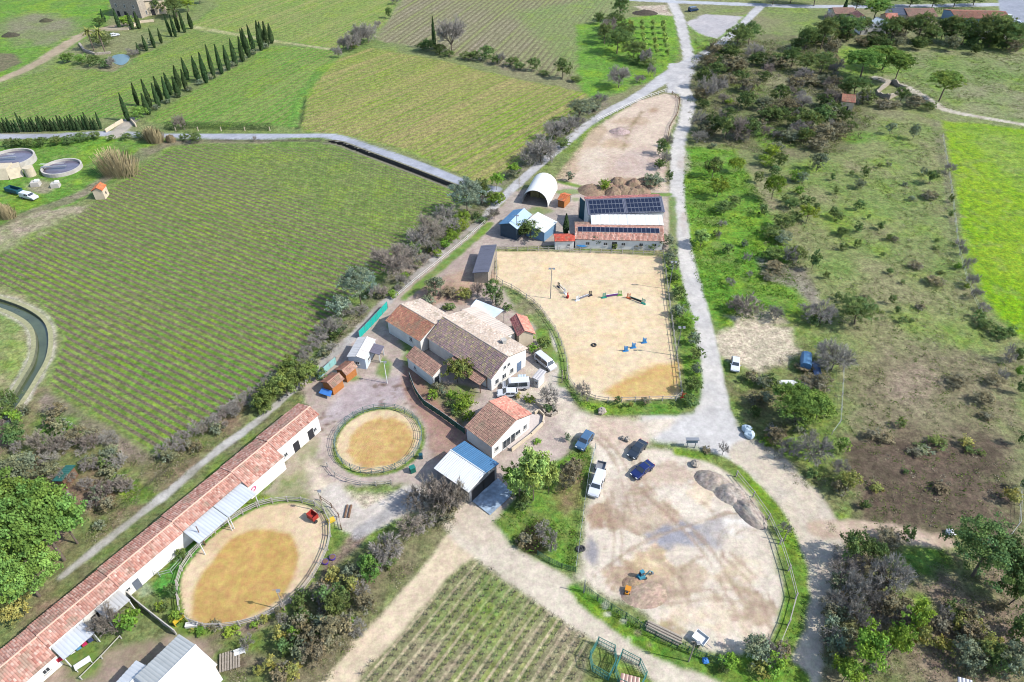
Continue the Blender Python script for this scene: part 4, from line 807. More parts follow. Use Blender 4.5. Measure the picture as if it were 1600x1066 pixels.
T('scattered over the dry meadow', '''bdark 1344 332 18 20; bdark 1352 280 16 20; bolive 1344 298 20 18; bdark 1378 362 15 16; bdark 1390 378 12 12; bdark 1342 366 18 20; bdark 1322 374 24 18; bdark 1312 348 18 18; bdark 1302 342 14 20; bdark 1319 394 14 14; bdark 1340 390 12 16; bdark 1291 438 11 14; bdark 1300 284 10 14; bdark 1306 306 12 14; bdark 1331 276 8 10
oak 1454 290 22 26; bolive 1444 276 14 14; bolive 1415 292 12 8; bbrown 1456 314 28 16; bolive 1426 316 12 10; bdark 1464 312 10 8; bdark 1464 380 9 8; bdark 1464 392 12 8; bbrown 1430 424 24 14; bdark 1390 430 12 12; bdark 1473 432 14 8; bdark 1412 446 10 8; bbrown 1466 450 30 12; bdark 1318 476 12 14; bdark 1394 478 12 18; bdark 1402 492 10 14; bdark 1410 508 14 12; bdark 1425 506 10 8; bbrown 1440 486 20 12; bdark 1357 344 8 10; bdark 1378 404 8 10; bbrown 1400 380 16 8; bbrown 1350 470 18 10''')
T('on a bent stem in the meadow', 'oak 1270 424 22 36')
T('at the meadow corner above the clearing', 'oak 1342 518 66 60; bare 1286 514 52 48; bdark 1310 470 12 14; bdark 1272 512 24 24; bare 1262 500 34 30')
T('along the fence of the bright field', 'bare 1484 274 22 24; bdark 1486 318 10 14; bdark 1487 342 10 14; bare 1504 402 18 22; bare 1512 424 22 26; bare 1520 452 24 30; bare 1524 470 20 24; bdark 1532 504 22 18; bdark 1548 520 30 20; bdark 1566 534 34 20; bdark 1584 530 24 18; bare 1540 490 22 18; bare 1500 388 16 16; bgreen 1496 424 12 14; bgreen 1510 454 10 12')
T('spreading over the clearing', 'bareb 1168 500 52 44; bareb 1150 492 30 28; bare 1215 506 34 30; bare 1206 496 24 22')
T('beside the blue trailers', 'bare 1305 590 64 60; bare 1288 570 40 40; bbrown 1268 612 36 20; bbrown 1258 585 30 10; bbrown 1285 620 26 22')
T('above the junction bend', 'pine 1250 676 84 70; pine 1278 668 50 46; bpine 1315 712 27 28; bare 1270 736 68 64; bare 1236 720 40 36; bdark 1275 752 26 18; byellow 1330 776 40 38; bbrown 1312 780 28 26; bdark 1352 802 20 18; bbrown 1218 705 36 30; bgreen 1200 700 22 14; bare 1312 750 34 34')
T('on the dark brown meadow', 'byellow 1512 702 24 18; bdark 1518 712 22 12; bdark 1535 714 14 10; bdark 1408 672 18 18; byellow 1580 792 30 28; bbrown 1385 696 30 18; bdark 1440 706 20 12; bbrown 1545 660 22 14; bdark 1468 704 30 14; bbrown 1432 716 24 10; bolive 1446 716 26 12; byellow 1372 772 24 14; bbrown 1475 775 30 14; bdark 1530 820 14 14; bbrown 1500 610 36 20; bbrown 1540 640 34 24; bbrown 1560 610 30 20; bdark 1416 742 12 8; bbrown 1360 690 22 18')
T('at the right edge of the meadow', 'bdark 1592 570 18 26; bdark 1596 620 18 30; bdark 1594 700 16 30; bare 1576 570 26 34; bare 1566 598 22 22; bdark 1598 770 14 24; bgreen 1590 590 14 20')
T('at the bend of the right-hand track', 'oak 1328 884 48 54; oak 1362 886 40 40; bare 1318 918 62 44; bare 1390 938 74 66; bare 1355 950 54 50; bdark 1418 852 24 26; bbrown 1390 860 40 26; bolive 1310 930 30 28; bolive 1306 1032 36 34; bare 1330 950 54 50; bare 1340 985 50 46; bare 1300 960 40 36; bbrown 1388 956 32 26; bolive 1312 976 30 26')
T('in the lower right corner', '''leaf 1352 1058 70 64; leaf 1392 1040 44 50; bgreen 1426 1000 40 50; byellow 1440 1020 30 34; bgreen 1408 1020 44 40; oak 1535 930 116 104; oak 1575 930 70 80; oak 1585 960 60 60; bolive 1512 1052 50 40; byellow 1545 1035 44 38; bdark 1560 1062 50 40; bdark 1594 1020 40 46; bbrown 1520 1010 44 34; bbrown 1470 1000 40 30; bolive 1580 1075 60 50; bolive 1300 1000 34 30; leaf 1320 1080 50 44; bare 1298 1020 40 34; bdark 1500 975 40 24; bolive 1310 1060 40 30''')
T('by the end of the wire fence', 'bgreen 1140 1052 30 24; bolive 1180 1050 50 40; bgreen 1215 1060 40 30; bare 1200 1040 50 36; bdark 1130 1060 20 16; byellow 1190 1066 36 24; bbrown 1225 1030 26 20')
T('on the junction kerb', 'bare 1130 714 18 24; bare 1224 838 24 26; bbrown 1105 710 16 8')
rf = random.Random(4)
THICK = {}
def fill(place, quad, kinds, n, w0, w1):
    P = np.array(quad, float)
    for i in range(n):
        a, b = rf.random(), rf.random(); q = (P[0]*(1-a)+P[1]*a)*(1-b)+(P[3]*(1-a)+P[2]*a)*b; w = rf.uniform(w0, w1)
        k = rf.choice(kinds)
        if k in ('bare', 'bareb'): T(place, '%s %.0f %.0f %.0f %.0f' % (k, q[0], q[1], w, w*rf.uniform(.75, 1.0)))
        else: THICK.setdefault(place, []).append((k, q[0], q[1], w, w*rf.uniform(.7, .95)))
fill('in the thicket beside the right-hand track', [(1296, 930), (1420, 960), (1420, 1070), (1290, 1070)], ['bolive', 'bare', 'bbrown', 'bare', 'bgreen'], 16, 18, 34)
fill('in the thicket at the bottom right', [(1470, 960), (1600, 960), (1600, 1070), (1460, 1070)], ['bolive', 'bare', 'byellow', 'bbrown', 'bbrown', 'bdark'], 16, 18, 34)
fill('in the scrubby bank below the clearing', [(1140, 605), (1300, 600), (1310, 690), (1200, 690)], ['bbrown', 'bare', 'bdark', 'bolive'], 14, 14, 30)
fill('in the rough strip below the oval paddock', [(360, 1000), (600, 880), (560, 960), (440, 1066)], ['bbrown', 'bolive', 'bdark', 'bare'], 22, 16, 34)
fill('in the scrub wood above the meadow', [(1090, 100), (1310, 110), (1330, 225), (1090, 215)], ['bare', 'bbrown', 'bolive', 'bareb', 'bdark'], 44, 18, 34)
fill('on the bramble bank by the vineyard corner', [(60, 640), (230, 730), (180, 800), (120, 760)], ['bare', 'bareb', 'bolive', 'bbrown'], 16, 16, 34)
fill('at the foot of the village trees', [(1245, 82), (1600, 90), (1600, 66), (1250, 66)], ['bdark', 'bdark', 'bolive', 'bdark', 'bbrown'], 40, 18, 30)
fill('on the bank between vineyard and channel path', [(10, 625), (235, 720), (160, 840), (20, 760)], ['bare', 'bareb', 'bare', 'bolive', 'bbrown'], 24, 20, 40)
fill('in the brush along the vineyard foot', [(250, 728), (500, 552), (514, 562), (262, 748)], ['bare', 'bareb', 'bbrown', 'bolive'], 26, 14, 26)
fill('in the thicket under the big oak', [(1300, 880), (1440, 900), (1430, 1000), (1300, 1000)], ['bare', 'bare', 'bareb', 'bbrown'], 12, 24, 44)
fill('in the hedge belt along the lane', [(505, 545), (930, 165), (940, 172), (515, 556)], ['bare', 'bdark', 'bolive', 'bgreen', 'bareb'], 34, 14, 28)
_pl = 'in the scrub wood beside the lane'
for _k in [k for k in PLANTED if k[1] == _pl and k[0] in ('bdark', 'bbrown', 'bolive', 'bgreen')]:
    for it in PLANTED.pop(_k): THICK.setdefault(_pl, []).append((_k[0],)+it)
plant_all()
TH_LAB = {}
for place, L in THICK.items():
    VV, FF, CC = [], [], []; nb = 0
    for k, px, py, w, h in L:
        s = S(py); ph = DEP(py); wm = w/s; hm = max((h-.42*w*math.sin(ph))/(s*math.cos(ph)), wm*.42)
        _, (V, F, colr) = leafy_tpl('bush', 's' if wm < 3.6 else 'm', random.randrange(3)); a = random.random()*6.28; p = G(px, py)+np.array((0, wm*.4, 0))
        W = np.stack([(V[:, 0]*math.cos(a)-V[:, 1]*math.sin(a))*wm+p[0], (V[:, 0]*math.sin(a)+V[:, 1]*math.cos(a))*wm+p[1], V[:, 2]*hm], 1)
        base = {'bdark': C(98, 120, 74), 'bolive': C(142, 150, 122), 'bbrown': C(144, 140, 114), 'bgreen': C(136, 168, 76), 'byellow': C(172, 174, 100), 'bpine': C(122, 156, 80)}[k]*(0.8+.4*random.random())
        VV.append(W); FF.append(F+nb); nb += len(W); CC.append(colr*base)
    tag(obj('shrubbery', npmesh('shrubbery', np.concatenate(VV), np.concatenate(FF), leaf_mat('thicket_leaves', (1, 1, 1), .3, 0, 0), False, np.concatenate(CC))), 'tangled mass of low shrubs '+place, 'shrubs', None, 'stuff')
# reeds
def reed(px, py, w, h, label):
    rng = np.random.default_rng(int(px)); wm = w/S(py); hm = h/(S(py)*0.93); n = 500
    a = rng.random(n)*6.283; r = np.sqrt(rng.random(n))*wm*0.40; p = np.stack([r*np.cos(a), r*np.sin(a)*0.6, 0*r], 1)
    q = p+np.stack([np.cos(a)*0.4*wm*rng.random(n)*0.5, np.sin(a)*0.3*wm*rng.random(n)*.5, hm*(0.45+0.4*rng.random(n))*(1-.45*(r/(wm*.4))**2)], 1)
    s = np.stack([np.cos(a+1.57), np.sin(a+1.57), 0*a], 1)*0.05
    V = np.stack([p-s, p+s, q+s*1.6, q-s*1.6], 1).reshape(-1, 3)
    br = np.repeat(0.7+0.5*rng.random(n), 4)[:, None]*np.ones(3)
    tag(obj('reed_clump', npmesh('reed_clump', V, np.arange(4*n).reshape(-1, 4), REED, False, br), None, G(px, py)), label, 'reeds')
reed(243, 222, 34, 30, 'small tan clump of dry reeds beside the lane by the farm gate'); reed(190, 272, 76, 50, 'large tan clump of dry reeds beside the round tanks')
reed(268, 222, 16, 14, 'short tan reed tuft at the lane corner'); reed(10, 340, 40, 30, 'grey-tan dead reed clump below the parked white car')
# palms
def palm(px, py, h, label):
    rng = np.random.default_rng(int(px)); hm = h/(S(py)*.93); r = thing('palm_tree', label, 'tree', G(px, py))
    V, F = segs_np([(np.array((0, 0, 0.)), np.array((0.1, 0, hm*.8)), .28, .22)], 7); obj('trunk', npmesh('trunk', V, F, BARK), r)
    VV, FF = [], []; b = 0
    for i in range(26):
        a = i*2.4; el = 1.1-i*0.06; L = 3.4; p = np.array((0.1, 0, hm*.8)); d = np.array((math.cos(a)*math.cos(el), math.sin(a)*math.cos(el), math.sin(el))); s = np.array((-math.sin(a), math.cos(a), 0))*0.4
        for k in range(3):
            q = p+d*L/3; VV += [p-s, p+s, q+s*.8, q-s*.8]; FF.append((b, b+1, b+2, b+3)); b += 4; p = q; d = d+np.array((0, 0, -.45)); d /= np.linalg.norm(d); s = s*.75
    obj('crown', npmesh('crown', np.array(VV), np.array(FF), LM['yellow'], False, np.repeat(0.5+.4*rng.random(len(FF)), 4)[:, None]*np.ones(3)), r)
palm(147, 79, 32, 'shaggy palm tree beside the garden pond, left one of the pair'); palm(165, 84, 38, 'shaggy palm tree beside the garden pond, taller one on the right')

# ------------------------------------------------------------------ vines
def inside(P, x, y): return sdf_poly(P, x, y)
def vine_tpl(rng, full):
    sg = [(np.array((0, 0, -.05)), np.array((rng.normal()*.05, rng.normal()*.05, .34)), .055, .045)]
    t = sg[0][1]; n = 5 if full else 3
    for i in range(n):
        a = 6.283*(i+rng.random()*.5)/n; q = t+np.array((math.cos(a)*.28, math.sin(a)*.28, .12+.2*rng.random())); sg.append((t, q, .035, .022))
        if full: sg.append((q, q+np.array((math.cos(a)*.1+rng.normal()*.08, rng.normal()*.1, .22)), .02, .008))
    return segs_np(sg, 3)
VMAT = mat('vine_wood', C(112, 102, 86), .95, var=.3, scale=3, attr=True)
def field_pts(li, ang, sp, step, inset):
    P = np.array([p[:2] for p in LAY[li]['P']]); u = np.array((math.cos(ang), math.sin(ang))); n = np.array((-u[1], u[0]))
    a = P@u; b = P@n; kb = np.arange(math.ceil(b.min()/sp), math.floor(b.max()/sp)+1)*sp; ka = np.arange(a.min(), a.max(), step)
    A, B = np.meshgrid(ka, kb); A = A.ravel()+RNG.normal(size=A.size)*step*.12; B = B.ravel()+RNG.normal(size=B.size)*0.05
    x = A*u[0]+B*n[0]; y = A*u[1]+B*n[1]; ok = (sdf_poly(P, x, y) < -inset) & (np.abs(x) < 34+.78*y+10) & (y > 30)
    x, y = x[ok], y[ok]; zz = ground_eval(x, y)[1]; ok = zz == li
    return x[ok], y[ok]
def mass(name, x, y, tpls, m, smin, smax, kind='stuff', label=None, cat=None, cols=None, z=0.0, sz=1.0):
    VV, FF, CC = [], [], []; nb = 0; which = RNG.integers(0, len(tpls), len(x))
    for ti, (V, F) in enumerate(tpls):
        ix = np.nonzero(which == ti)[0]; n = len(ix)
        if n == 0: continue
        a = RNG.random(n)*6.283; s = smin+(smax-smin)*RNG.random(n); c, sn = np.cos(a)*s, np.sin(a)*s
        X = V[None, :, 0]*c[:, None]-V[None, :, 1]*sn[:, None]+x[ix][:, None]; Y = V[None, :, 0]*sn[:, None]+V[None, :, 1]*c[:, None]+y[ix][:, None]
        Z = V[None, :, 2]*(s*sz)[:, None]+z; W = np.stack([X, Y, Z], -1).reshape(-1, 3)
        FF.append((F[None]+(np.arange(n)*len(V))[:, None, None]).reshape(-1, F.shape[1])+nb); VV.append(W); nb += len(W)
        cc = (cols[RNG.integers(0, len(cols), n)] if cols is not None else np.ones((n, 3)))*(0.75+.5*RNG.random(n))[:, None]
        CC.append(np.repeat(cc, len(V), 0))
    o = obj(name, npmesh(name, np.concatenate(VV), np.concatenate(FF), m, False, np.concatenate(CC)))
    return tag(o, label, cat, None, kind)
rv = np.random.default_rng(5)
TPF = [vine_tpl(rv, True) for _ in range(5)]; TPL3 = [vine_tpl(rv, False) for _ in range(4)]
fx, fy = field_pts(vine_layers[6], FG_ANG, FG_SP, 1.0, .5)
vis = (np.abs(fx) < 100)
order = np.argsort(fy+0.15*np.abs(fx)); inview = [i for i in order if fy[i] > 40.6]
near = inview[:300]; rest = [i for i in range(len(fx)) if i not in set(near)]
VMESH = [npmesh('grape_vine', V, F, VMAT, False, np.ones((len(V), 3))) for V, F in TPF]
for i in near:
    o = obj('grape_vine', VMESH[i % 5], None, (fx[i], fy[i], 0), random.random()*6.28, [0.95+.35*random.random()]*3)
    tag(o, 'bare dark grape vine in the near vineyard beside the pale tracks', 'vine', 'grape vines of the near vineyard')
mass('vine_rows', fx[rest], fy[rest], TPF, VMAT, .95, 1.25, label='remaining vine rows of the near vineyard', cat='vines')
specs = [(5, MAIN_ANG, MAIN_SP, 1.1, .8, 'vine rows of the big vineyard left of the tree belt'), (0, R(70), 2.2, 1.6, .8, 'vine rows left of the cypress avenue'), (1, R(70), 2.2, 1.6, .8, 'vine rows right of the cypress avenue'), (2, R(66), 2.3, 1.6, 1, 'vine rows beyond the farm drive at the top'),
         (3, R(72.5), 2.6, 1.6, 1, 'brown vine rows of the far top field'), (4, R(54), 2.0, 1.5, .8, 'vine rows of the yellow-green field above the lane')]
for vi, an, sp, st, ins, lab in specs:
    x, y = field_pts(vine_layers[vi], an, sp, st, ins)
    keep = y > 0
    mass('vine_rows', x, y, TPL3, VMAT, .7 if vi == 5 else .6, 1.0 if vi == 5 else .9, label=lab, cat='vines')
# ------------------------------------------------------------------ undergrowth and grass tufts
def tuft_tpl(rng, n, leaf, r, h):
    cen = np.stack([rng.normal(size=n)*r*.5, rng.normal(size=n)*r*.5, np.abs(rng.normal(size=n))*h*.5+.04], 1)
    return quads(cen, rng.normal(size=(n, 3))+np.array((0, 0, .4)), np.full(n, leaf), rng, .8)
TT = [tuft_tpl(rv, 24, .10, .8, .6) for _ in range(5)]; GT = [tuft_tpl(rv, 6, .09, .4, .16) for _ in range(5)]; WT = [tuft_tpl(rv, 9, .10, .55, .2) for _ in range(5)]
UMAT = leaf_mat('undergrowth_leaves', (1, 1, 1), .2, 0, 0)
def zone_scatter(polys, dens, avoid=()):
    xs, ys = [], []
    for pp in polys:
        P = np.array([G(*p)[:2] for p in pp]); x0, y0 = P.min(0); x1, y1 = P.max(0); n = int((x1-x0)*(y1-y0)*dens)
        x = x0+(x1-x0)*RNG.random(n); y = y0+(y1-y0)*RNG.random(n)
        ok = (sdf_poly(P, x, y) < 0) & (fbm(x, y, 6, 2, 33) > .42); xs.append(x[ok]); ys.append(y[ok])
    return np.concatenate(xs), np.concatenate(ys)
UC = np.array([C(118, 134, 78), C(140, 134, 100), C(156, 146, 118), C(170, 160, 138), C(108, 128, 70), C(140, 150, 86)])
ux, uy = zone_scatter([[(1085, 60), (1300, 66), (1312, 130), (1372, 182), (1330, 235), (1250, 250), (1150, 232), (1080, 222), (1075, 150)]], .42)
mass('undergrowth', ux, uy, TT, UMAT, .8, 1.7, label='tangled undergrowth of the scrub wood beside the lane', cat='undergrowth', cols=UC)
ux, uy = zone_scatter([[(345, 990), (440, 962), (520, 884), (600, 832), (680, 803), (715, 812), (690, 850), (600, 945), (520, 1060), (480, 1100), (360, 1100)]], 2.2)
mass('undergrowth', ux, uy, TT, UMAT, .4, .9, label='tangled undergrowth below the oval paddock', cat='undergrowth', cols=UC)
ux, uy = zone_scatter([[(1300, 850), (1345, 836), (1420, 850), (1500, 866), (1600, 876), (1650, 1090), (1280, 1090), (1290, 940)]], 1.3)
mass('undergrowth', ux, uy, TT, UMAT, .4, .9, label='tangled undergrowth of the lower right corner', cat='undergrowth', cols=UC)
ux, uy = zone_scatter([[(0, 610), (72, 608), (236, 716), (380, 632), (300, 735), (140, 858), (90, 800), (0, 790)], [(1140, 600), (1300, 520), (1312, 700), (1332, 824), (1300, 836), (1250, 764), (1180, 690)]], .9)
mass('undergrowth', ux, uy, TT, UMAT, .35, .9, label='weeds and brambles on the banks left and right', cat='undergrowth', cols=UC)
ux, uy = zone_scatter([[(1372, 188), (1460, 182), (1488, 330), (1518, 442), (1590, 532), (1592, 842), (1335, 826), (1312, 700), (1320, 560), (1270, 480), (1190, 400), (1180, 300), (1250, 250)], [(1312, 80), (1600, 84), (1600, 186), (1480, 172), (1390, 130), (1312, 120)]], .8)
mass('weeds', ux, uy, WT, UMAT, .6, 1.2, label='dry weeds over the meadow right of the lane', cat='weeds', cols=np.concatenate([UC, np.array([C(104, 128, 58), C(92, 116, 56), C(120, 146, 62)])]))
ux, uy = zone_scatter([[(500, 540), (620, 425), (735, 312), (800, 264), (880, 202), (930, 162), (950, 166), (870, 236), (790, 306), (700, 382), (590, 476), (510, 556)], [(240, 716), (372, 630), (500, 540), (510, 556), (470, 590), (380, 660), (150, 850), (130, 850)]], 1.0)
mass('undergrowth', ux, uy, TT, UMAT, .4, 1.0, label='undergrowth along the edge of the big vineyard', cat='undergrowth', cols=UC)
GC = np.array([C(104, 150, 50), C(92, 136, 48), C(122, 156, 62), C(112, 130, 66)])
gx, gy = zone_scatter([[(880, 560), (888, 600), (905, 628), (938, 634), (1062, 632), (1072, 610), (1048, 440), (1056, 404), (1088, 520), (1098, 600), (1090, 634), (1060, 646), (940, 646), (905, 634), (884, 608)], [(795, 790), (870, 720), (915, 700), (925, 720), (900, 890), (860, 886), (800, 850), (772, 815)], [(1140, 505), (1250, 490), (1262, 484), (1200, 330), (1150, 235), (1075, 230), (1066, 300), (1080, 400), (1100, 470)], [(1215, 790), (1246, 840), (1252, 960), (1225, 1040), (1212, 1030), (1238, 960), (1236, 880)], [(900, 925), (985, 978), (1100, 1030), (1220, 1062), (1215, 1050), (1100, 1020), (985, 962)]], 2.4)
mass('grass', gx, gy, GT, UMAT, .6, 1.5, label='tall lush grass tufts on the verges', cat='grass', cols=GC)
# ------------------------------------------------------------------ buildings
WHITE = mat('white_render', C(240, 237, 230, .48), .9, var=.05, dirt=C(206, 196, 180), dscale=.5); CREAM = mat('cream_render', C(222, 204, 176), .9, var=.08, dirt=C(176, 158, 132), dscale=.4)
STONE = mat('rubble_stone', C(176, 164, 148), .95, var=.3, scale=2.5, bump=.5); TILE = mat('clay_tile', (1, 1, 1), .9, var=.10, scale=3, attr=True)
METAL = mat('painted_metal_sheet', (1, 1, 1), .45, .1, var=.05, scale=.8, attr=True, spec=.4); CONC = mat('concrete', C(196, 190, 180), .9, var=.12, scale=1.5, dirt=C(140, 132, 118), dscale=.35)
WOODO = mat('orange_stained_wood', C(186, 118, 62), .75, var=.18, scale=4); WOODG = mat('weathered_wood', C(168, 156, 140), .9, var=.2, scale=5); WOODB = mat('brown_wood', C(122, 92, 70), .85, var=.2, scale=5)
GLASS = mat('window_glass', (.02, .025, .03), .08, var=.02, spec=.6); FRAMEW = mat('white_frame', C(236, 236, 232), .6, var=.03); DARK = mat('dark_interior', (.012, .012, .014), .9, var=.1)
BLUEW = mat('blue_grey_cladding', C(120, 156, 186), .6, var=.05, scale=1); TEAL = mat('teal_netting', C(28, 178, 164), .8, var=.12, scale=3); AQUA = mat('pale_aqua_netting', C(150, 200, 196), .8, var=.12, scale=3)
GREENT = mat('green_tarp', C(26, 82, 96), .6, var=.2, scale=1.2); SOLAR = mat('solar_glass', C(26, 34, 58), .12, .2, var=.15, scale=2, spec=.6); ALU = mat('aluminium_frame', C(176, 180, 188), .4, .6, var=.04)
GALV = mat('galvanised_steel', C(158, 160, 164), .5, .4, var=.08); BLACK = mat('black_plastic', (.014, .014, .015), .5, var=.1); WATERM = mat('still_water', C(60, 84, 92), .05, var=.1, scale=.5, spec=.5); POOLW = mat('pond_water', C(96, 124, 126), .35, var=.05, scale=.5, spec=.5)
PAL = dict(salmon=[(200, 150, 132), (180, 120, 102), (216, 184, 166), (192, 140, 120), (166, 108, 94), (206, 164, 146)], old=[(156, 130, 124), (136, 114, 118), (174, 164, 112), (144, 114, 126), (178, 148, 130), (128, 118, 110)],
           red=[(176, 112, 92), (156, 96, 84), (190, 136, 108), (150, 118, 88), (166, 128, 96), (136, 92, 84)], sandy=[(204, 186, 170), (194, 174, 156), (212, 198, 184), (186, 170, 156), (200, 180, 160)], pink=[(216, 150, 128), (206, 134, 114), (224, 168, 146), (196, 124, 108)],
           brown=[(172, 132, 114), (156, 118, 104), (184, 146, 126), (146, 112, 100), (164, 136, 114)], rose=[(186, 116, 108), (170, 100, 96), (200, 134, 124)], bright=[(204, 88, 66), (190, 78, 60), (214, 104, 80)], orange=[(206, 118, 70), (196, 106, 62)])
def tiles_np(O, u, L, v, Sl, pal, tw=.30, tl=.45, h=.075, seed=1, patch=None):
    """barrel tiles laid on a slope; each tile its own piece with its own colour"""
    rng = np.random.default_rng(seed); nc = max(1, int(round(L/tw))); nr = max(1, int(round(Sl/tl))); tw = L/nc; tl = Sl/nr
    n = np.cross(u, v); n = n if n[2] > 0 else -n
    I, J = np.meshgrid(np.arange(nc), np.arange(nr)); I = I.ravel(); J = J.ravel(); m = len(I)
    jit = rng.normal(size=(m, 1))*.012
    base = O+u*(I*tw)[:, None]+v*(J*tl)[:, None]+n*jit
    prof = [(0, .0), (.28, h), (.72, h), (1.0, .0)]
    V = np.zeros((m, 8, 3))
    for k, (a, b) in enumerate(prof):
        V[:, k] = base+u*(a*tw)+n*(b+.035)-v*.04; V[:, 4+k] = base+u*(a*tw)+n*(b*.9)+v*tl
    F = np.array([(0, 1, 5, 4), (1, 2, 6, 5), (2, 3, 7, 6)]); FF = (F[None]+(np.arange(m)*8)[:, None, None]).reshape(-1, 4)
    P = np.array([C(*c) for c in PAL[pal]]); w = rng.random((m, len(P)))**4
    nz = fbm(I*tw, J*tl, 2.2, 3, seed)
    w[:, 0] *= .4+1.2*nz; w[:, -1] *= .3+1.6*(1-nz); w /= w.sum(1, keepdims=True)
    big = fbm(I*tw, J*tl, 5.0, 3, seed+9); c = (w@P)*(0.82+.36*rng.random(m))[:, None]*(0.8+.4*big)[:, None]; li_ = sstep(.58, .75, fbm(I*tw, J*tl, 1.4, 3, seed+13))[:, None]*.45; c = c*(1-li_)+C(132, 126, 104)*li_
    return V.reshape(-1, 3), FF, np.repeat(c, 8, 0)
def deck(O, u, L, v, Sl, t=.1, drop=.012, col=(.12, .1, .09)):
    n = np.cross(u, v); n = n if n[2] > 0 else -n
    Q = [O, O+u*L, O+u*L+v*Sl, O+v*Sl]; Q = [q-n*drop for q in Q]; B = [q-n*t for q in Q]
    V = np.array(B+Q); up = np.cross(u, v)[2] > 0
    F = [(3, 2, 1, 0), (4, 5, 6, 7), (0, 1, 5, 4), (1, 2, 6, 5), (2, 3, 7, 6), (3, 0, 4, 7)]
    return V, np.array(F if up else [f[::-1] for f in F]), np.tile(np.array(col), (8, 1))
def slope_mesh(name, O, u, L, v, Sl, kind, parent, origin, seed):
    """kind: a palette name, or ('metal', colour, rib pitch)"""
    if isinstance(kind, str):
        V, F, c = tiles_np(O, u, L, v, Sl, kind, seed=seed); m = TILE; dc = C(120, 84, 72)
        if kind in ('sandy',): dc = C(170, 150, 130)
    else:
        _, colr, pitch = kind; col = C(*colr); m = METAL
        PALtmp = np.array([col]); rng = np.random.default_rng(seed)
        V, F, c = tiles_np(O, u, L, v, Sl, 'red', tw=pitch, tl=Sl, h=min(pitch*.16, .06), seed=seed)
        w = np.repeat(0.94+.1*rng.random(len(V)//8), 8); c = col[None]*w[:, None]; dc = col*.8
    V2, F2, c2 = deck(O, u, L, v, Sl, .12, .012, dc)
    V = np.concatenate([V, V2])-np.asarray(origin); F = np.concatenate([F, F2+len(V)-8]); c = np.concatenate([c, c2])
    return obj(name, npmesh(name, V, F, m, False, c), parent)
def wall_piece(parent, origin, P, dirv, out, w, h, kind, pane=GLASS, frame=FRAMEW):
    """an opening centred at P (foot of it), along dirv, facing out"""
    rz = math.atan2(dirv[1], dirv[0]); P = np.asarray(P, float)-origin; out = np.asarray(out, float)
    if kind == 'window':
        fr = MB(); t = .07
        for dx, dz, sx, sz in ((-w/2+t/2, h/2, t, h), (w/2-t/2, h/2, t, h), (0, t/2, w-2*t, t), (0, h-t/2, w-2*t, t), (0, h/2, .05, h-2*t)):
            c = P+dirv*dx+out*.03+np.array((0, 0, dz)); fr.box(c, (sx, .08, sz), rz)
        o = fr.build('window', frame, parent); g = MB(); g.box(P+out*.012+np.array((0, 0, h/2)), (w-.1, .03, h-.1), rz); g.build('pane', pane, o)
        s = MB(); s.box(P+out*.07+np.array((0, 0, -.05)), (w+.2, .16, .07), rz); s.build('sill', CONC, o)
    elif kind == 'door':
        d = MB(); d.box(P+out*.02+np.array((0, 0, h/2)), (w, .06, h), rz); o = d.build('door', pane, parent)
        k = MB(); k.box(P+dirv*(w*.36)+out*.08+np.array((0, 0, h*.48)), (.06, .06, .16), rz); k.build('handle', GALV, o)
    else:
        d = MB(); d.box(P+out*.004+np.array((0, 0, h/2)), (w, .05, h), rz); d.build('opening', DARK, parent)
SEED = [10]
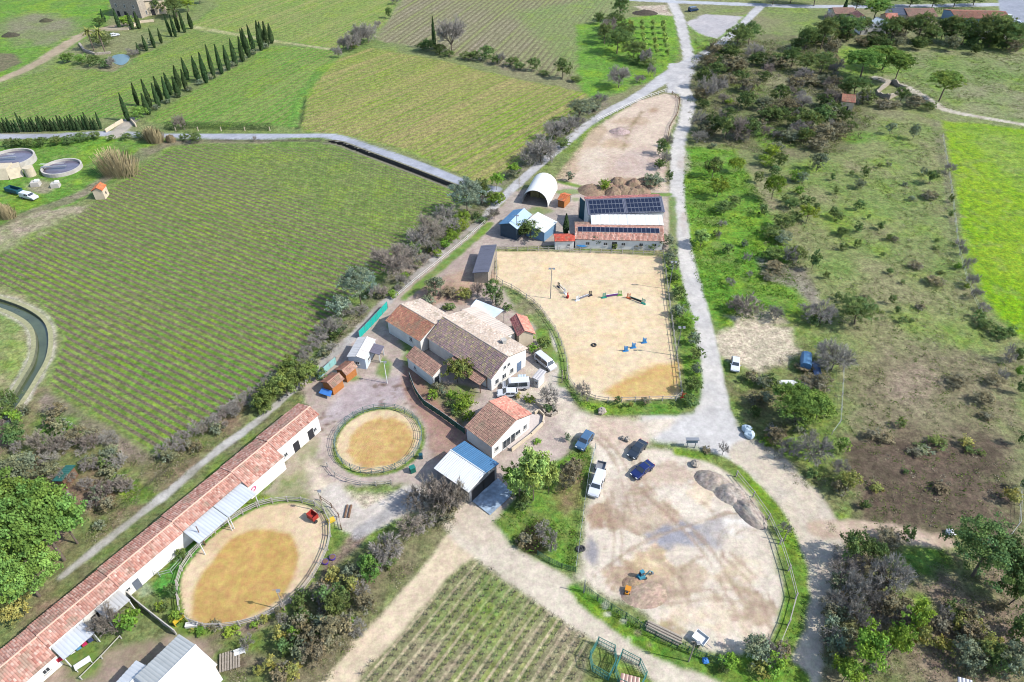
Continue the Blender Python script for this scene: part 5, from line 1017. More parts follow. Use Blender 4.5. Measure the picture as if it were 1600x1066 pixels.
def gable_core(name, label, A, B, zr, tl, tr, zl, zr2, wallm, roofL, roofR, opens=(), cat='building', over=.35, group=None, cap=True, z0=-.1):
    """A,B ridge ends (xy); tl>0 left offset, tr<0 right offset from the ridge; zl, zr2 eave heights"""
    A = np.array((A[0], A[1], 0.)); B = np.array((B[0], B[1], 0.)); u = B-A; L = np.linalg.norm(u); u /= L; n = np.array((-u[1], u[0], 0.))
    org = (A+B)/2; t = thing(name, label, cat, org, 0, group); iw = .12
    sl = (zr-zl)/tl; sr = (zr-zr2)/(-tr); wl = tl-over; wr = tr+over
    prof = [(wl, z0), (wl, zr-sl*wl-iw), (0, zr-iw), (wr, zr+sr*wr-iw), (wr, z0)]
    w = MB(); k = len(prof); s0, s1 = .22, L-.22
    V = [A+u*s0+n*a+np.array((0, 0, z)) for a, z in prof]+[A+u*s1+n*a+np.array((0, 0, z)) for a, z in prof]
    w.add(V, [tuple(range(k)), tuple(range(2*k-1, k-1, -1))]+[(i, i+k, (i+1) % k+k, (i+1) % k) for i in range(k)])
    w.build('wall', wallm, t, org)
    for side, off, ze, kind in ((1, tl, zl, roofL), (-1, tr, zr2, roofR)):
        if kind is None: continue
        O = A+n*off+np.array((0, 0, ze)); top = A+np.array((0, 0, zr)); v = top-O; Sl = np.linalg.norm(v); v /= Sl; SEED[0] += 1
        slope_mesh('roof_slope', O, u, L, v, Sl, kind, t, org, SEED[0])
    if cap:
        c = MB(); kk = roofR if roofR is not None else roofL; cc = C(*PAL[kk][0]) if isinstance(kk, str) else C(*kk[1])
        c.tube(A+np.array((0, 0, zr+.03))-u*.03, B+np.array((0, 0, zr+.03))+u*.03, .13, .13, 6, 0, cc); c.build('ridge_cap', TILE if isinstance(kk, str) else METAL, t, org)
    for side, s, zz, ww, hh, kd, *rest in opens:
        pane = rest[0] if rest else GLASS
        if side == 'l': P = A+u*s*L+n*wl+np.array((0, 0, zz)); dv, out = -u, n
        elif side == 'r': P = A+u*s*L+n*wr+np.array((0, 0, zz)); dv, out = u, -n
        elif side == 'a': P = A+u*s0+n*(wr+(wl-wr)*s)+np.array((0, 0, zz)); dv, out = n, -u
        else: P = A+u*s1+n*(wr+(wl-wr)*s)+np.array((0, 0, zz)); dv, out = -n, u
        wall_piece(t, org, P, dv, out, ww, hh, kd, pane)
    t['_f'] = 0; del t['_f']
    return t, dict(A=A, B=B, u=u, n=n, L=L, org=org, wl=wl, wr=wr)
def gable(name, label, rA, rB, zr, eL, eR, zl, zr2, *a, **k):
    """ridge and eave points given as pixels of the photograph at their heights"""
    A = G(*rA, zr); B = G(*rB, zr); u = B-A; L = np.linalg.norm(u); u = u/L; n = np.array((-u[1], u[0], 0))
    tl = float((G(*eL, zl)-A)@n); tr = float((G(*eR, zr2)-A)@n)
    if tl < 0: A, B = B, A; n = -n; tl, tr = -tl, -tr
    return gable_core(name, label, A[:2], B[:2], zr, tl, tr, zl, zr2, *a, **k)
def mono(name, label, Q, wallm, roofk, opens=(), cat='building', open_sides=(), over=.25, posts=None, parent=None, nm='roof', z0=-.1):
    """single-pitch roof; Q four corners (px,py,z): first two the low eave, last two the high edge"""
    P = [G(*q) for q in Q]; O = P[0]; u = P[1]-P[0]; u[2] = 0; L = np.linalg.norm(u); u = u/L
    n = np.array((-u[1], u[0], 0.)); d = float(((P[3]+P[2])/2-(P[0]+P[1])/2)@n); zl = Q[0][2]; zh = Q[2][2]
    off = float(((P[3]-P[0])@u)); v = n*d+np.array((0, 0, zh-zl)); Sl = np.linalg.norm(v); v = v/Sl
    O = np.array((O[0], O[1], zl)); cen = O+u*L/2+n*d/2; org = np.array((cen[0], cen[1], 0.)); SEED[0] += 1
    t = parent if parent is not None else thing(name, label, cat, org)
    if parent is not None: org = np.array(parent.location)
    slope_mesh(nm, O, u, L, v, Sl, roofk, t, org, SEED[0])
    sg = 1 if d > 0 else -1; o = over
    c = [O+u*o+n*sg*o, O+u*(L-o)+n*sg*o, O+u*(L-o)+n*(d-sg*o), O+u*o+n*(d-sg*o)]; zz = [zl+(zh-zl)*o/abs(d)-.13]*2+[zh-(zh-zl)*o/abs(d)-.13]*2
    if wallm is not None:
        for i in range(4):
            if i in open_sides: continue
            j = (i+1) % 4; a, b = c[i], c[j]; e = (b-a); e[2] = 0; ln = np.linalg.norm(e); e /= ln; iw = np.array((-e[1], e[0], 0))*(.1*sg)
            a0 = np.array((a[0], a[1], z0)); b0 = np.array((b[0], b[1], z0)); a1 = np.array((a[0], a[1], zz[i])); b1 = np.array((b[0], b[1], zz[j]))
            m = MB(); m.add([a0, b0, b1, a1, a0+iw, b0+iw, b1+iw, a1+iw], [(0, 1, 2, 3), (5, 4, 7, 6), (3, 2, 6, 7), (1, 5, 6, 2), (4, 0, 3, 7)]); m.build('wall', wallm, t, org)
    if posts is not None:
        for i in range(4):
            m = MB(); m.box((c[i][0]-org[0], c[i][1]-org[1], zz[i]/2-.05), (.16, .16, zz[i]+.1)); m.build('post', posts, t)
    for side, s, z, ww, hh, kd, *rest in opens:
        a, b = c[side], c[(side+1) % 4]; e = b-a; e[2] = 0; ln = np.linalg.norm(e); e /= ln; out = np.array((e[1], -e[0], 0))*sg
        q = a+e*ln*s; wall_piece(t, org, np.array((q[0], q[1], z)), e, out, ww, hh, kd, rest[0] if rest else GLASS)
    return t, dict(O=O, u=u, n=n, d=d, L=L, v=v, Sl=Sl, org=org)
def house_fp(name, label, a, b, depth, ze, zr, wallm, roofk, along=True, opens=(), group=None, **k):
    """front wall from pixel a to pixel b on the ground, going back by depth"""
    A = G(*a); B = G(*b); u = B-A; L = np.linalg.norm(u); u /= L; n = np.array((-u[1], u[0], 0))
    if along: return gable_core(name, label, (A+n*depth/2-u*.3)[:2], (B+n*depth/2+u*.3)[:2], zr, depth/2+.35, -depth/2-.35, ze, ze, wallm, roofk, roofk, opens, group=group, **k)
    M = (A+B)/2; return gable_core(name, label, (M-n*.3)[:2], (M+n*(depth+.3))[:2], zr, L/2+.35, -L/2-.35, ze, ze, wallm, roofk, roofk, opens, group=group, **k)

# --- the long stable: stepped roof segments of one building
A0 = G(484, 634, 5.2); B0 = G(-12, 1058, 3.7); u0 = B0-A0; u0[2] = 0; LL = np.linalg.norm(u0); u0 /= LL; n0 = np.array((-u0[1], u0[0], 0))
def along(px, py, z): return float((G(px, py, z)-A0)@u0)
def across(px, py, z): return float((G(px, py, z)-A0)@n0)
st_org = np.array(((A0+B0)/2)[:2].tolist()+[0.])
stable = thing('stable', 'very long stable building with stepped salmon tile roof and white walls', 'stable', st_org)
cuts = [0.0, along(417, 690, 5.0), along(364, 740, 4.8), along(268, 815, 4.6), along(167, 901, 4.3), along(59, 996, 4.0), LL]
near_off = across(286, 831, 3.75); far_off = across(253, 807, 3.75)
sgn = 1 if near_off > 0 else -1
print('stable', LL, cuts, near_off, far_off)
NW, FW = abs(near_off), abs(far_off)
segs_ = []
for i in range(6):
    s0, s1 = cuts[i], cuts[i+1]; zr = 5.0-.17*i; ze = zr-.85
    nw = NW+(1.4 if i == 1 else 0)+(1.3 if i == 5 else 0); fw = FW
    zn = zr-.85*nw/NW if i in (1, 5) else ze
    lf, rt = (nw, -fw) if sgn > 0 else (fw, -nw)
    for off, z_ in ((sgn*nw, zn), (-sgn*fw, ze)):
        O = A0+u0*s0+n0*off; O[2] = z_; top = A0+u0*s0; top[2] = zr; v = top-O; Sl = np.linalg.norm(v); v /= Sl; SEED[0] += 1
        slope_mesh('roof_slope', O, u0, s1-s0+.02, v, Sl, 'salmon', stable, st_org, SEED[0])
    c = MB(); a = A0+u0*s0; a[2] = zr+.04; b = A0+u0*s1; b[2] = zr+.04; c.tube(a, b, .13, .13, 6, 0, C(222, 180, 158)); c.build('ridge_cap', TILE, stable, st_org)
    w = MB(); wn_, wf_ = sgn*(nw-.35), -sgn*(fw-.3); k1 = (zr-zn)/nw
    prof = [(wn_, -.1), (wn_, zr-k1*abs(wn_)-.13), (0, zr-.13), (wf_, zr-(zr-ze)/fw*abs(wf_)-.13), (wf_, -.1)]
    e0, e1 = (s0+.2 if i == 0 else s0+.01), (s1-.2 if i == 5 else s1+.005)
    V = [A0*np.array((1, 1, 0))+u0*e0+n0*a_+np.array((0, 0, z_)) for a_, z_ in prof]+[A0*np.array((1, 1, 0))+u0*e1+n0*a_+np.array((0, 0, z_)) for a_, z_ in prof]
    fl = [(0, 1, 2, 3, 4), (9, 8, 7, 6, 5)]+[(q, q+5, (q+1) % 5+5, (q+1) % 5) for q in range(5)]
    w.add(V, fl if sgn > 0 else [f[::-1] for f in fl]); w.build('wall', WHITE, stable, st_org)
    segs_.append((s0, s1, zr, ze, nw, fw, zn))
def st_pt(s, off, z): q = A0+u0*s+n0*sgn*off; q[2] = z; return q
def st_open(seg, f, z, w, h, kd, pane=GLASS):
    s0, s1, zr, ze, nw, fw, zn = segs_[seg]; wall_piece(stable, st_org, st_pt(s0+(s1-s0)*f, nw-.35, z), -u0*sgn, n0*sgn, w, h, kd, pane)
for f in (.25, .6): st_open(0, f, 0, 1.3, 2.2, 'hole')
for f in (.15, .85): st_open(0, f, .9, .8, .9, 'window')
st_open(3, .80, .02, 1.0, 2.0, 'door', mat('grey_door', C(110, 116, 128), .6)); st_open(3, .92, 1.2, .7, .6, 'window')
for f in (.2, .4, .6): st_open(4, f, 0, 1.2, 2.1, 'hole')
for f in (.3, .7): st_open(5, f, .9, .9, .9, 'window')
# horse emblem on the white gable of the second segment
em = MB(); s0, s1, zr, ze, nw, fw, zn = segs_[1]; P = st_pt(s1-.9, nw-.345, 1.25)-st_org; dv, ov = -u0*sgn, n0*sgn; MAG = mat('magenta_paint', C(200, 44, 120), .6)
disc = [P+dv*(.55*math.cos(a))+np.array((0, 0, .5+.5*math.sin(a)))+ov*.01 for a in np.linspace(0, 6.283, 18, False)]
em.add(disc, [tuple(range(18))]); emo = em.build('emblem', MAG, stable)
hd = MB(); shp = [(-.28, .15), (-.1, .15), (-.05, .4), (.12, .3), (.3, .38), (.32, .55), (.1, .72), (0, .92), (-.08, .78), (-.3, .62)]
hd.add([P+dv*a+np.array((0, 0, b))+ov*.016 for a, b in shp], [tuple(range(len(shp)))]); hd.build('horse_head', FRAMEW, emo)
sm = MB(); sm.box(P-dv*1.1+np.array((0, 0, .9))+ov*.02, (.4, .03, .16), math.atan2(dv[1], dv[0])); sm.build('plaque', BLACK, stable)
# awnings over the boxes: pale flat panels, on posts
AWN = ('metal', (214, 218, 222), .5)
def awning(sa, sb, d0, d1, z0, z1, mcol, nm='awning'):
    O = st_pt(sa, d1, z1); v = st_pt(sa, d0, z0)-O; Sl = np.linalg.norm(v); SEED[0] += 1
    o = slope_mesh(nm, O, u0, sb-sa, v/Sl, Sl, mcol, stable, st_org, SEED[0])
    n = max(2, int((sb-sa)/4)+1)
    for i in range(n):
        q = st_pt(sa+.15+(sb-sa-.3)*i/(n-1), d1-.15, 0)-st_org; m = MB(); m.box((q[0], q[1], z1/2-.08), (.12, .12, z1-.15)); m.build('post', FRAMEW, stable)
awning(segs_[2][0]+.1, (segs_[2][0]+segs_[2][1])/2-.05, NW-.3, NW+3.3, 3.5, 3.25, AWN); awning((segs_[2][0]+segs_[2][1])/2+.05, segs_[2][1]-.1, NW-.3, NW+3.3, 3.45, 3.2, AWN)
awning(segs_[4][0]+.1, segs_[4][0]+.36*(segs_[4][1]-segs_[4][0]), NW-.3, NW+2.2, 2.75, 2.5, ('metal', (206, 204, 200), .5)); awning(segs_[4][0]+.55*(segs_[4][1]-segs_[4][0]), segs_[4][1]-.2, NW-.3, NW+2.4, 2.7, 2.45, AWN)
for f in (.2, .45, .7): 
    q = st_pt(segs_[3][0]+(segs_[3][1]-segs_[3][0])*f, NW-.5, 0)-st_org; m = MB(); m.box((q[0], q[1], 1.5), (.35, .35, 3.0), math.atan2(u0[1], u0[0])); m.build('pillar', WHITE, stable)
# --- barn at the lower left edge
barn, BB = gable('barn', 'white-grey corrugated metal barn at the bottom edge', (306, 1008), (236, 1078), 5.6, (281, 991), (338, 1040), 4.3, 4.3, WHITE, ('metal', (206, 206, 200), .45), ('metal', (232, 232, 228), .45), [('b', .5, 0, 2.6, 2.8, 'hole')])
gable('barn_annex', 'low pale metal annex joined to the barn', (228, 1040), (190, 1082), 3.6, (212, 1034), (244, 1052), 3.1, 3.1, WHITE, ('metal', (224, 226, 226), .45), ('metal', (232, 232, 228), .45))
# --- farmhouse complex
opA = [('l', .2, 1.6, .8, 1.0, 'window'), ('l', .45, 1.6, .8, 1.0, 'window'), ('l', .75, 1.6, .8, 1.0, 'window'), ('r', .3, 1.6, .8, 1.0, 'window'), ('b', .3, 1.2, 1, 1.3, 'window')]
gable('farm_building', 'farm building with mottled red tile roof beside the teal netting', (625.5, 475), (679.5, 506.5), 5.2, (599, 499), (641, 458), 3.4, 3.6, WHITE, 'red', 'sandy', [(('r' if o[0] == 'l' else 'l' if o[0] == 'r' else o[0]),)+o[1:] for o in opA]+opA[:0])
# big hall drawn from its own ridge; left slope long, right slope gentle
A = G(692, 495, 6.0); B = G(794, 557.5, 6.0); uu = (B-A)/np.linalg.norm(B-A); nn = np.array((-uu[1], uu[0], 0))
tL = float((G(673, 532, 3.4)-A)@nn); tR = float((G(800, 530, 4.5)-A)@nn); print('hall', np.linalg.norm(B-A), tL, tR)
if tL < 0: A, B = B, A; uu = -uu; nn = -nn; tL, tR = -tL, -tR
ends = 'a' if (A-G(794, 557.5, 6.0))@(A-G(794, 557.5, 6.0)) < 1 else 'b'
hall, HH = gable_core('farmhouse', 'largest farm roof, mossy purple-brown tiles with a white end wall', A[:2], B[:2], 6.0, tL, tR, 3.4, 4.5, WHITE, 'old', 'sandy',
    [(ends, .2, 0, 1.3, 2.3, 'door', mat('blue_grey_door', C(104, 124, 150), .6)), (ends, .42, .9, 1, 1.2, 'window'), (ends, .64, .9, 1, 1.2, 'window'), (ends, .85, .9, 1, 1.2, 'window'), (ends, .5, 3.2, .8, .9, 'window'), (ends, .62, 3.2, .8, .9, 'window'), ('l', .2, 1.6, .9, 1.1, 'window'), ('l', .35, 1.6, .9, 1.1, 'window')], cat='house')
ch = MB(); q = G(787, 534, 5.6); ch.box((q[0], q[1], 5.3), (.8, .8, 1.6), .5); cho = ch.build('chimney', CONC, hall, HH['org']); cp = MB(); cp.box((q[0], q[1], 6.14), (1, 1, .1), .5); cp.build('chimney_cap', CONC, cho, HH['org'])
mono('lean_to', 'pale flat lean-to roof behind the largest farm roof', [(741, 478, 3.0), (808, 519, 3.0), (796, 528.5, 4.0), (723, 487.5, 4.0)], WHITE, ('metal', (222, 204, 186), .6))
mono('porch', 'low brown tiled porch roof along the front of the farmhouse', [(697, 569, 2.4), (750, 602, 2.4), (764, 588, 3.2), (713, 556, 3.2)], None, 'brown', posts=WOODB)
mono('annex', 'low annex with single-slope old tile roof and blue-shaded wall', [(633, 557, 2.9), (675, 589, 2.9), (692, 572, 4.2), (651, 543, 4.2)], WHITE, 'brown', [(0, .3, 1, .7, .8, 'window'), (1, .5, 0, 1, 2, 'door')])
gable('cottage', 'small rose tile roof between the arena and the farmhouse', (807, 490), (820, 517), 4.6, (793, 491), (837, 523), 3.5, 3.3, CREAM, 'rose', 'pink', [('b', .5, .9, .9, 1.1, 'window')])
cn = [G(735, 479, 3.2), G(744, 468, 3.5), G(787, 485, 3.3), G(769, 500, 3.0)]; tn = thing('canopy', 'white fabric canopy over the yard behind the farmhouse', 'canopy', cn[0]*np.array((1, 1, 0)))
mm = MB(); CLOTH = mat('white_tarp', C(226, 236, 244), .7, var=.05)
for i in range(6):
    for j in range(6):
        def bp(a, b): return (cn[0]*(1-a)+cn[3]*a)*(1-b)+(cn[1]*(1-a)+cn[2]*a)*b-np.array((0, 0, .55*math.sin(math.pi*a)*math.sin(math.pi*b)))
        mm.add([bp(i/6, j/6), bp((i+1)/6, j/6), bp((i+1)/6, (j+1)/6), bp(i/6, (j+1)/6)], [(0, 1, 2, 3)])
mm.build('fabric', CLOTH, tn, cn[0]*np.array((1, 1, 0)))
for c in cn:
    m = MB(); m.tube((c[0], c[1], 0), c, .06, .05, 6); m.build('pole', GALV, tn, cn[0]*np.array((1, 1, 0)))
mono('white_lean_to', 'small white rendered lean-to on the farmhouse end wall', [(800, 566, 2.4), (812, 560, 2.4), (806, 553, 2.9), (795, 559, 2.9)], WHITE, ('metal', (226, 224, 226), .5))
# --- the house with terrace
hs, HI = gable('house', 'low white house with brown-pink tile roof and paved terrace', (764, 627), (806.5, 656.5), 5.4, (725, 667), (790, 619), 3.5, 3.9, WHITE, 'brown', 'pink', [], cat='house')
eb = 'b' if np.linalg.norm(HI['B'][:2]-G(806.5, 656.5, 5.4)[:2]) < 1 else 'a'
e_out = HI['u'] if eb == 'b' else -HI['u']; e_dir = -HI['n'] if eb == 'b' else HI['n']; ebase = (HI['B'] if eb == 'b' else HI['A'])-e_out*.22
for f, z, w, h, kd in ((.12, 1.0, .8, 1.1, 'window'), (.32, 1.0, 1.3, 1.1, 'window'), (.62, .1, 2.0, 2.1, 'window'), (.88, 1.2, .9, 1.0, 'window'), (.45, .02, .9, 2.1, 'door')):
    wall_piece(hs, HI['org'], ebase+HI['n']*(HI['wr']+(HI['wl']-HI['wr'])*f)+np.array((0, 0, z)), e_dir, e_out, w, h, kd)
PAVE = mat('paving', C(214, 200, 190), .85, var=.1, scale=2)
tr = MB(); tq = [G(786, 697), G(800, 704), G(852, 660), G(846, 648), G(828, 648)]; tr.prism([q for q in tq][::-1] if False else tq, .0, .16); tag(tr.build('terrace', PAVE), None, None, None, 'structure')
def low_wall(name, label, pts, h, t, m, z=0.0, cat='wall'):
    P = [G(*p) for p in pts]; o = MB()
    for i in range(len(P)-1):
        d = P[i+1]-P[i]; L = np.linalg.norm(d); o.box(((P[i]+P[i+1])/2)[:2].tolist()+[z+h/2-.05], (L+t*.9, t, h+.1), math.atan2(d[1], d[0]))
    return tag(o.build(name, m), label, cat)
low_wall('terrace_wall', 'low curved wall round the house terrace', [(800, 705), (830, 682), (848, 664), (850, 652), (842, 644), (836, 648)], .8, .22, CREAM)
low_wall('planter_wall', 'low stone wall of the planter holding a bare tree', [(848, 640), (852, 648), (861, 651), (870, 646), (868, 638), (858, 634), (848, 640)], .6, .3, STONE)
low_wall('garden_wall', 'thin garden wall beside the planter', [(838, 632), (848, 640)], .9, .2, CREAM)
lw = MB(); lq = [G(770, 706), G(786, 692), G(792, 697), G(776, 710)]; lw.prism(lq, .0, .05); tag(lw.build('lawn_mat', mat('artificial_grass', C(120, 186, 80), .9, var=.15)), 'square of green artificial lawn beside the house', 'lawn')
# --- blue and white hangar
mhz = 4.4; Ah = G(704, 703, mhz); Bh = G(758.5, 739.5, mhz)
gable('hangar', 'hangar with one dark blue and one white roof slope near the house', (704, 703), (758.5, 739.5), 4.4, (724, 688.5), (677, 731), 3.7, 3.5, GALV, ('metal', (70, 120, 160), .35), ('metal', (232, 234, 232), .35), [('b', .3, 0, 3, 2.8, 'hole'), ('a', .3, 0, 3, 2.8, 'hole'), ('b', .7, 0, 3, 2.8, 'hole')])
TARP = mat('grey_blue_tarp', C(150, 168, 184), .5, var=.3, scale=1.6, bump=.8, spec=.4); tp = MB(); tpq = [G(737, 784), G(766, 806), G(803, 772), G(778, 748)]
for i in range(10):
    for j in range(10):
        def bq(a, b): return (tpq[0]*(1-a)+tpq[1]*a)*(1-b)+(tpq[3]*(1-a)+tpq[2]*a)*b+np.array((0, 0, .14+.12*float(vnoise(np.array(a*9.), np.array(b*9.), 3))))
        tp.add([bq(i/10, j/10), bq((i+1)/10, j/10), bq((i+1)/10, (j+1)/10), bq(i/10, (j+1)/10)], [(0, 1, 2, 3)])
tag(tp.build('tarpaulin', TARP), 'wrinkled grey-blue tarpaulin spread beside the hangar', 'tarpaulin')
# --- sheds by the round pen
def chalet(label, rA, rB, eL, eR): return gable('garden_chalet', label, rA, rB, 3.1, eL, eR, 2.2, 2.2, WOODO, 'red', 'brown', [('b', .45, .05, .8, 1.9, 'door', FRAMEW), ('b', .8, .9, .5, .6, 'window')], group='orange wooden chalets', cat='shed')
chalet('orange wooden chalet nearest the blue panel by the pen', (530, 583), (511, 598), (520, 582), (541, 590))
chalet('orange wooden chalet next to the white mobile home', (552, 565), (534, 579), (542, 563), (559, 573))
gable('mobile_home', 'white mobile home with pale grey roof beside the netting', (574, 526), (556.5, 557), 3.4, (560, 527), (587, 531), 2.9, 2.9, mat('blue_white_cladding', C(214, 224, 234), .6, var=.04), ('metal', (212, 208, 204), .5), ('metal', (222, 214, 206), .5), [('b', .5, 1.1, .9, .8, 'window'), ('a', .5, 1.1, .9, .8, 'window'), ('r', .3, 1.1, 1, .8, 'window'), ('r', .7, 1.1, 1, .8, 'window'), ('l', .3, 1.1, 1, .8, 'window'), ('l', .7, 1.1, 1, .8, 'window')], over=.12)
mono('porch', 'dark grey awning porch on the mobile home', [(593, 554.5, 2.3), (600.5, 541, 2.3), (577, 539, 2.8), (571, 553, 2.8)], None, ('metal', (116, 110, 122), .4), posts=FRAMEW)
dk = MB(); dk.prism([G(576, 566), G(594, 567), G(600, 553), G(582, 552)], 0, .3); tag(dk.build('deck', WOODG), 'grey timber deck under the dark awning', 'deck')
bp_ = MB(); q0 = G(498, 614); bp_.slab([G(498, 614, .9), G(516, 620, .9), G(519, 611, 1.3), G(503, 606, 1.3)], .08, 0); bpo = thing('table', 'blue table-tennis style panel table beside the orange chalets', 'table', G(508, 614))
bp_.build('top', mat('blue_board', C(70, 130, 206), .5), bpo, G(508, 614))
for a in ((500, 614), (515, 619), (517, 612), (504, 607)):
    q = G(*a, .0); m = MB(); m.box((q[0], q[1], .45), (.08, .08, .9)); m.build('leg', GALV, bpo, G(508, 614))
# --- top of the farm: tunnel, sheds, solar buildings
def tunnel():
    f0 = G(815, 318); f1 = G(856, 324); c = (f0+f1)/2; w = (f1-f0); W = np.linalg.norm(w); w /= W; back = np.array((-w[1], w[0], 0)); L = 11.0; Hh = 4.5
    t = thing('storage_tunnel', 'white fabric hoop tunnel barn open at the front', 'barn', c); V, F = [], []; N = 16
    for j in range(7):
        for i in range(N+1):
            a = math.pi*i/N; V.append(w*(-math.cos(a)*W/2)+back*(L*j/6)+np.array((0, 0, math.sin(a)**.85*Hh)))
    for j in range(6):
        for i in range(N): F.append((j*(N+1)+i, j*(N+1)+i+1, (j+1)*(N+1)+i+1, (j+1)*(N+1)+i))
    obj('cover', npmesh('cover', V, F, mat('white_pvc', C(240, 238, 232), .6, var=.04), True), t)
    bw = MB(); pts = [V[6*(N+1)+i] for i in range(N+1)]; bw.add(pts, [tuple(range(N+1))]); bw.build('end_wall', mat('white_pvc', (1, 1, 1)), t)
    for j in (0, 3, 6):
        m = MB(); m.path([np.array(V[j*(N+1)+i])*.985 for i in range(N+1)], .05, 5); m.build('hoop', GALV, t)
    m = MB()
    for k in range(8): m.box(w*(-2+k*.55)+back*(5+.3*(k % 3))+np.array((0, 0, 1.0+.3*(k % 2))), (1.2, 1.2, 2.0+.6*(k % 2)), .3*k)
    tag(m.build('hay_bale_stack', mat('straw', C(176, 160, 112), .95, var=.25, scale=3), None, (0, 0, 0), loc=c), 'pile of straw bales inside the white tunnel barn', 'bales')
tunnel()
gable('garden_shed', 'small orange wooden shed beside the white tunnel', (876, 303), (888, 306), 2.9, (869, 312), (880, 301), 2.2, 2.2, WOODO, 'orange', 'orange', [('r', .4, 0, 1.6, 1.8, 'hole')], cat='shed')
gable('shed', 'open shed with blue metal roof, left of the white roof', (819, 326), (795.5, 348.5), 4.6, (800, 331), (832, 335), 3.4, 3.4, mat('dark_cladding', C(56, 76, 92), .7), ('metal', (96, 146, 186), .4), ('metal', (176, 200, 222), .4), [('b', .5, 0, 4, 2.8, 'hole')])
mono('shed', 'shed with plain white sloping roof beside the blue-roofed shed', [(851, 364, 2.8), (871, 347, 2.8), (838, 332, 3.9), (816, 352, 3.9)], BLUEW, ('metal', (226, 228, 222), .5))
bd, BI = gable('solar_barn', 'large barn with two solar arrays and white lower roof', (915, 312.5), (1034, 308), 7.0, (913.5, 308), (921.5, 336), 6.4, 5.2, WHITE, 'rose', ('metal', (96, 100, 116), .4), [], over=.2)
# solar panels, one by one, on the slope towards the camera
def solar_grid(parent, org, O, u, v, nx, ny, pw, ph, gap=.05):
    n = np.cross(u, v); n = n if n[2] > 0 else -n
    q = [np.zeros(3), u*pw, u*pw+v*ph, v*ph]; cx = (q[0]+q[2])/2
    m = MB(); m.slab([a-cx+n*.05 for a in q], .045); fr = npmesh('solar_panel', np.array(m.V), m.F, ALU)
    m2 = MB(); s = .93; m2.slab([(a-cx)*s+n*.056 for a in q], .012); gl = npmesh('glass', np.array(m2.V), m2.F, SOLAR)
    for i in range(nx):
        for j in range(ny):
            c = O+u*(i*(pw+gap)+pw/2)+v*(j*(ph+gap)+ph/2)+n*.13-org
            o = obj('solar_panel', fr, parent, c); obj('glass', gl, o)
def slope_of(I, near_z, zr, side='r'):
    off = I['wr']-.2 if side == 'r' else I['wl']+.2
    O = I['A']+I['n']*off+np.array((0, 0, near_z)); v = I['A']+np.array((0, 0, zr))-O; Sl = np.linalg.norm(v); return O, v/Sl, Sl
O, v, Sl = slope_of(BI, 5.2, 7.0); u = BI['u']; L = BI['L']
pw = (L*.47-.6)/9-.05; ph = (Sl-.5)/3-.05
solar_grid(bd, BI['org'], O+u*.7+v*.25, u, v, 9, 3, pw, ph); solar_grid(bd, BI['org'], O+u*(L*.52)+v*.25, u, v, 9, 3, pw, ph)
mono('solar_barn_lean_to', 'white translucent lean-to roof below the solar arrays', [(924, 351, 4.4), (1037, 352, 4.4), (1035, 334, 5.2), (922.5, 337, 5.2)], WHITE, ('metal', (238, 236, 230), 1.1))
fb, FI = gable('tiled_barn', 'long tiled barn with a dark strip of solar panels along the ridge', (898, 352), (1036.5, 355), 4.5, (898, 347), (901, 374), 4.0, 2.8, WHITE, 'brown', 'salmon', [('r', f, 1.0, 1.0, .9, 'window') for f in (.15, .35, .55, .75, .9)]+[('r', .45, 0, 1.2, 2.1, 'door')])
O, v, Sl = slope_of(FI, 2.8, 4.5); solar_grid(fb, FI['org'], O+FI['u']*.8+v*(Sl*.52), FI['u'], v, 18, 1, (FI['L']-1.8)/18-.05, Sl*.36)
gw = MB(); gq = [G(902, 346), G(903, 352)]
tw_ = thing('tarpaulin_screen', 'dark teal tarpaulin screen on the end of the solar barn', 'screen', G(908, 350)); o_ = G(908, 350)
for i, (a, b) in enumerate((((901, 348), (903, 352)),)):
    m = MB(); e0 = G(904, 340, 0); e1 = G(921, 351, 0); m.add([e0, e1, e1+np.array((0, 0, 5.0)), e0+np.array((0, 0, 6.0)), e0+np.array((.1, .1, 0)), e1+np.array((.1, .1, 0)), e1+np.array((.1, .1, 5.0)), e0+np.array((.1, .1, 6.0))], [(0, 1, 2, 3), (7, 6, 5, 4), (3, 2, 6, 7), (0, 3, 7, 4), (1, 5, 6, 2)]); m.build('sheet', GREENT, tw_, o_)
    for e in (e0, e1):
        m = MB(); m.tube(e-np.array((.15, 0, 0)), e+np.array((-.15, 0, 5.4)), .07, .07, 6); m.build('pole', GALV, tw_, o_)
gable('garden_shed', 'small white shed with bright red roof at the arena corner', (866, 369.5), (898, 369), 3.2, (867, 366), (866.5, 377.5), 2.6, 2.6, WHITE, 'bright', 'bright', [('r', .25, 0, .8, 1.8, 'door', FRAMEW), ('r', .7, .9, .7, .7, 'window')], cat='shed')
mono('field_shelter', 'long dark grey corrugated field shelter by the arena fence', [(738.5, 426.5, 2.8), (752, 384, 2.8), (772, 386, 3.5), (765.5, 429, 3.5)], WOODG, ('metal', (112, 112, 124), .35), open_sides=(0,))
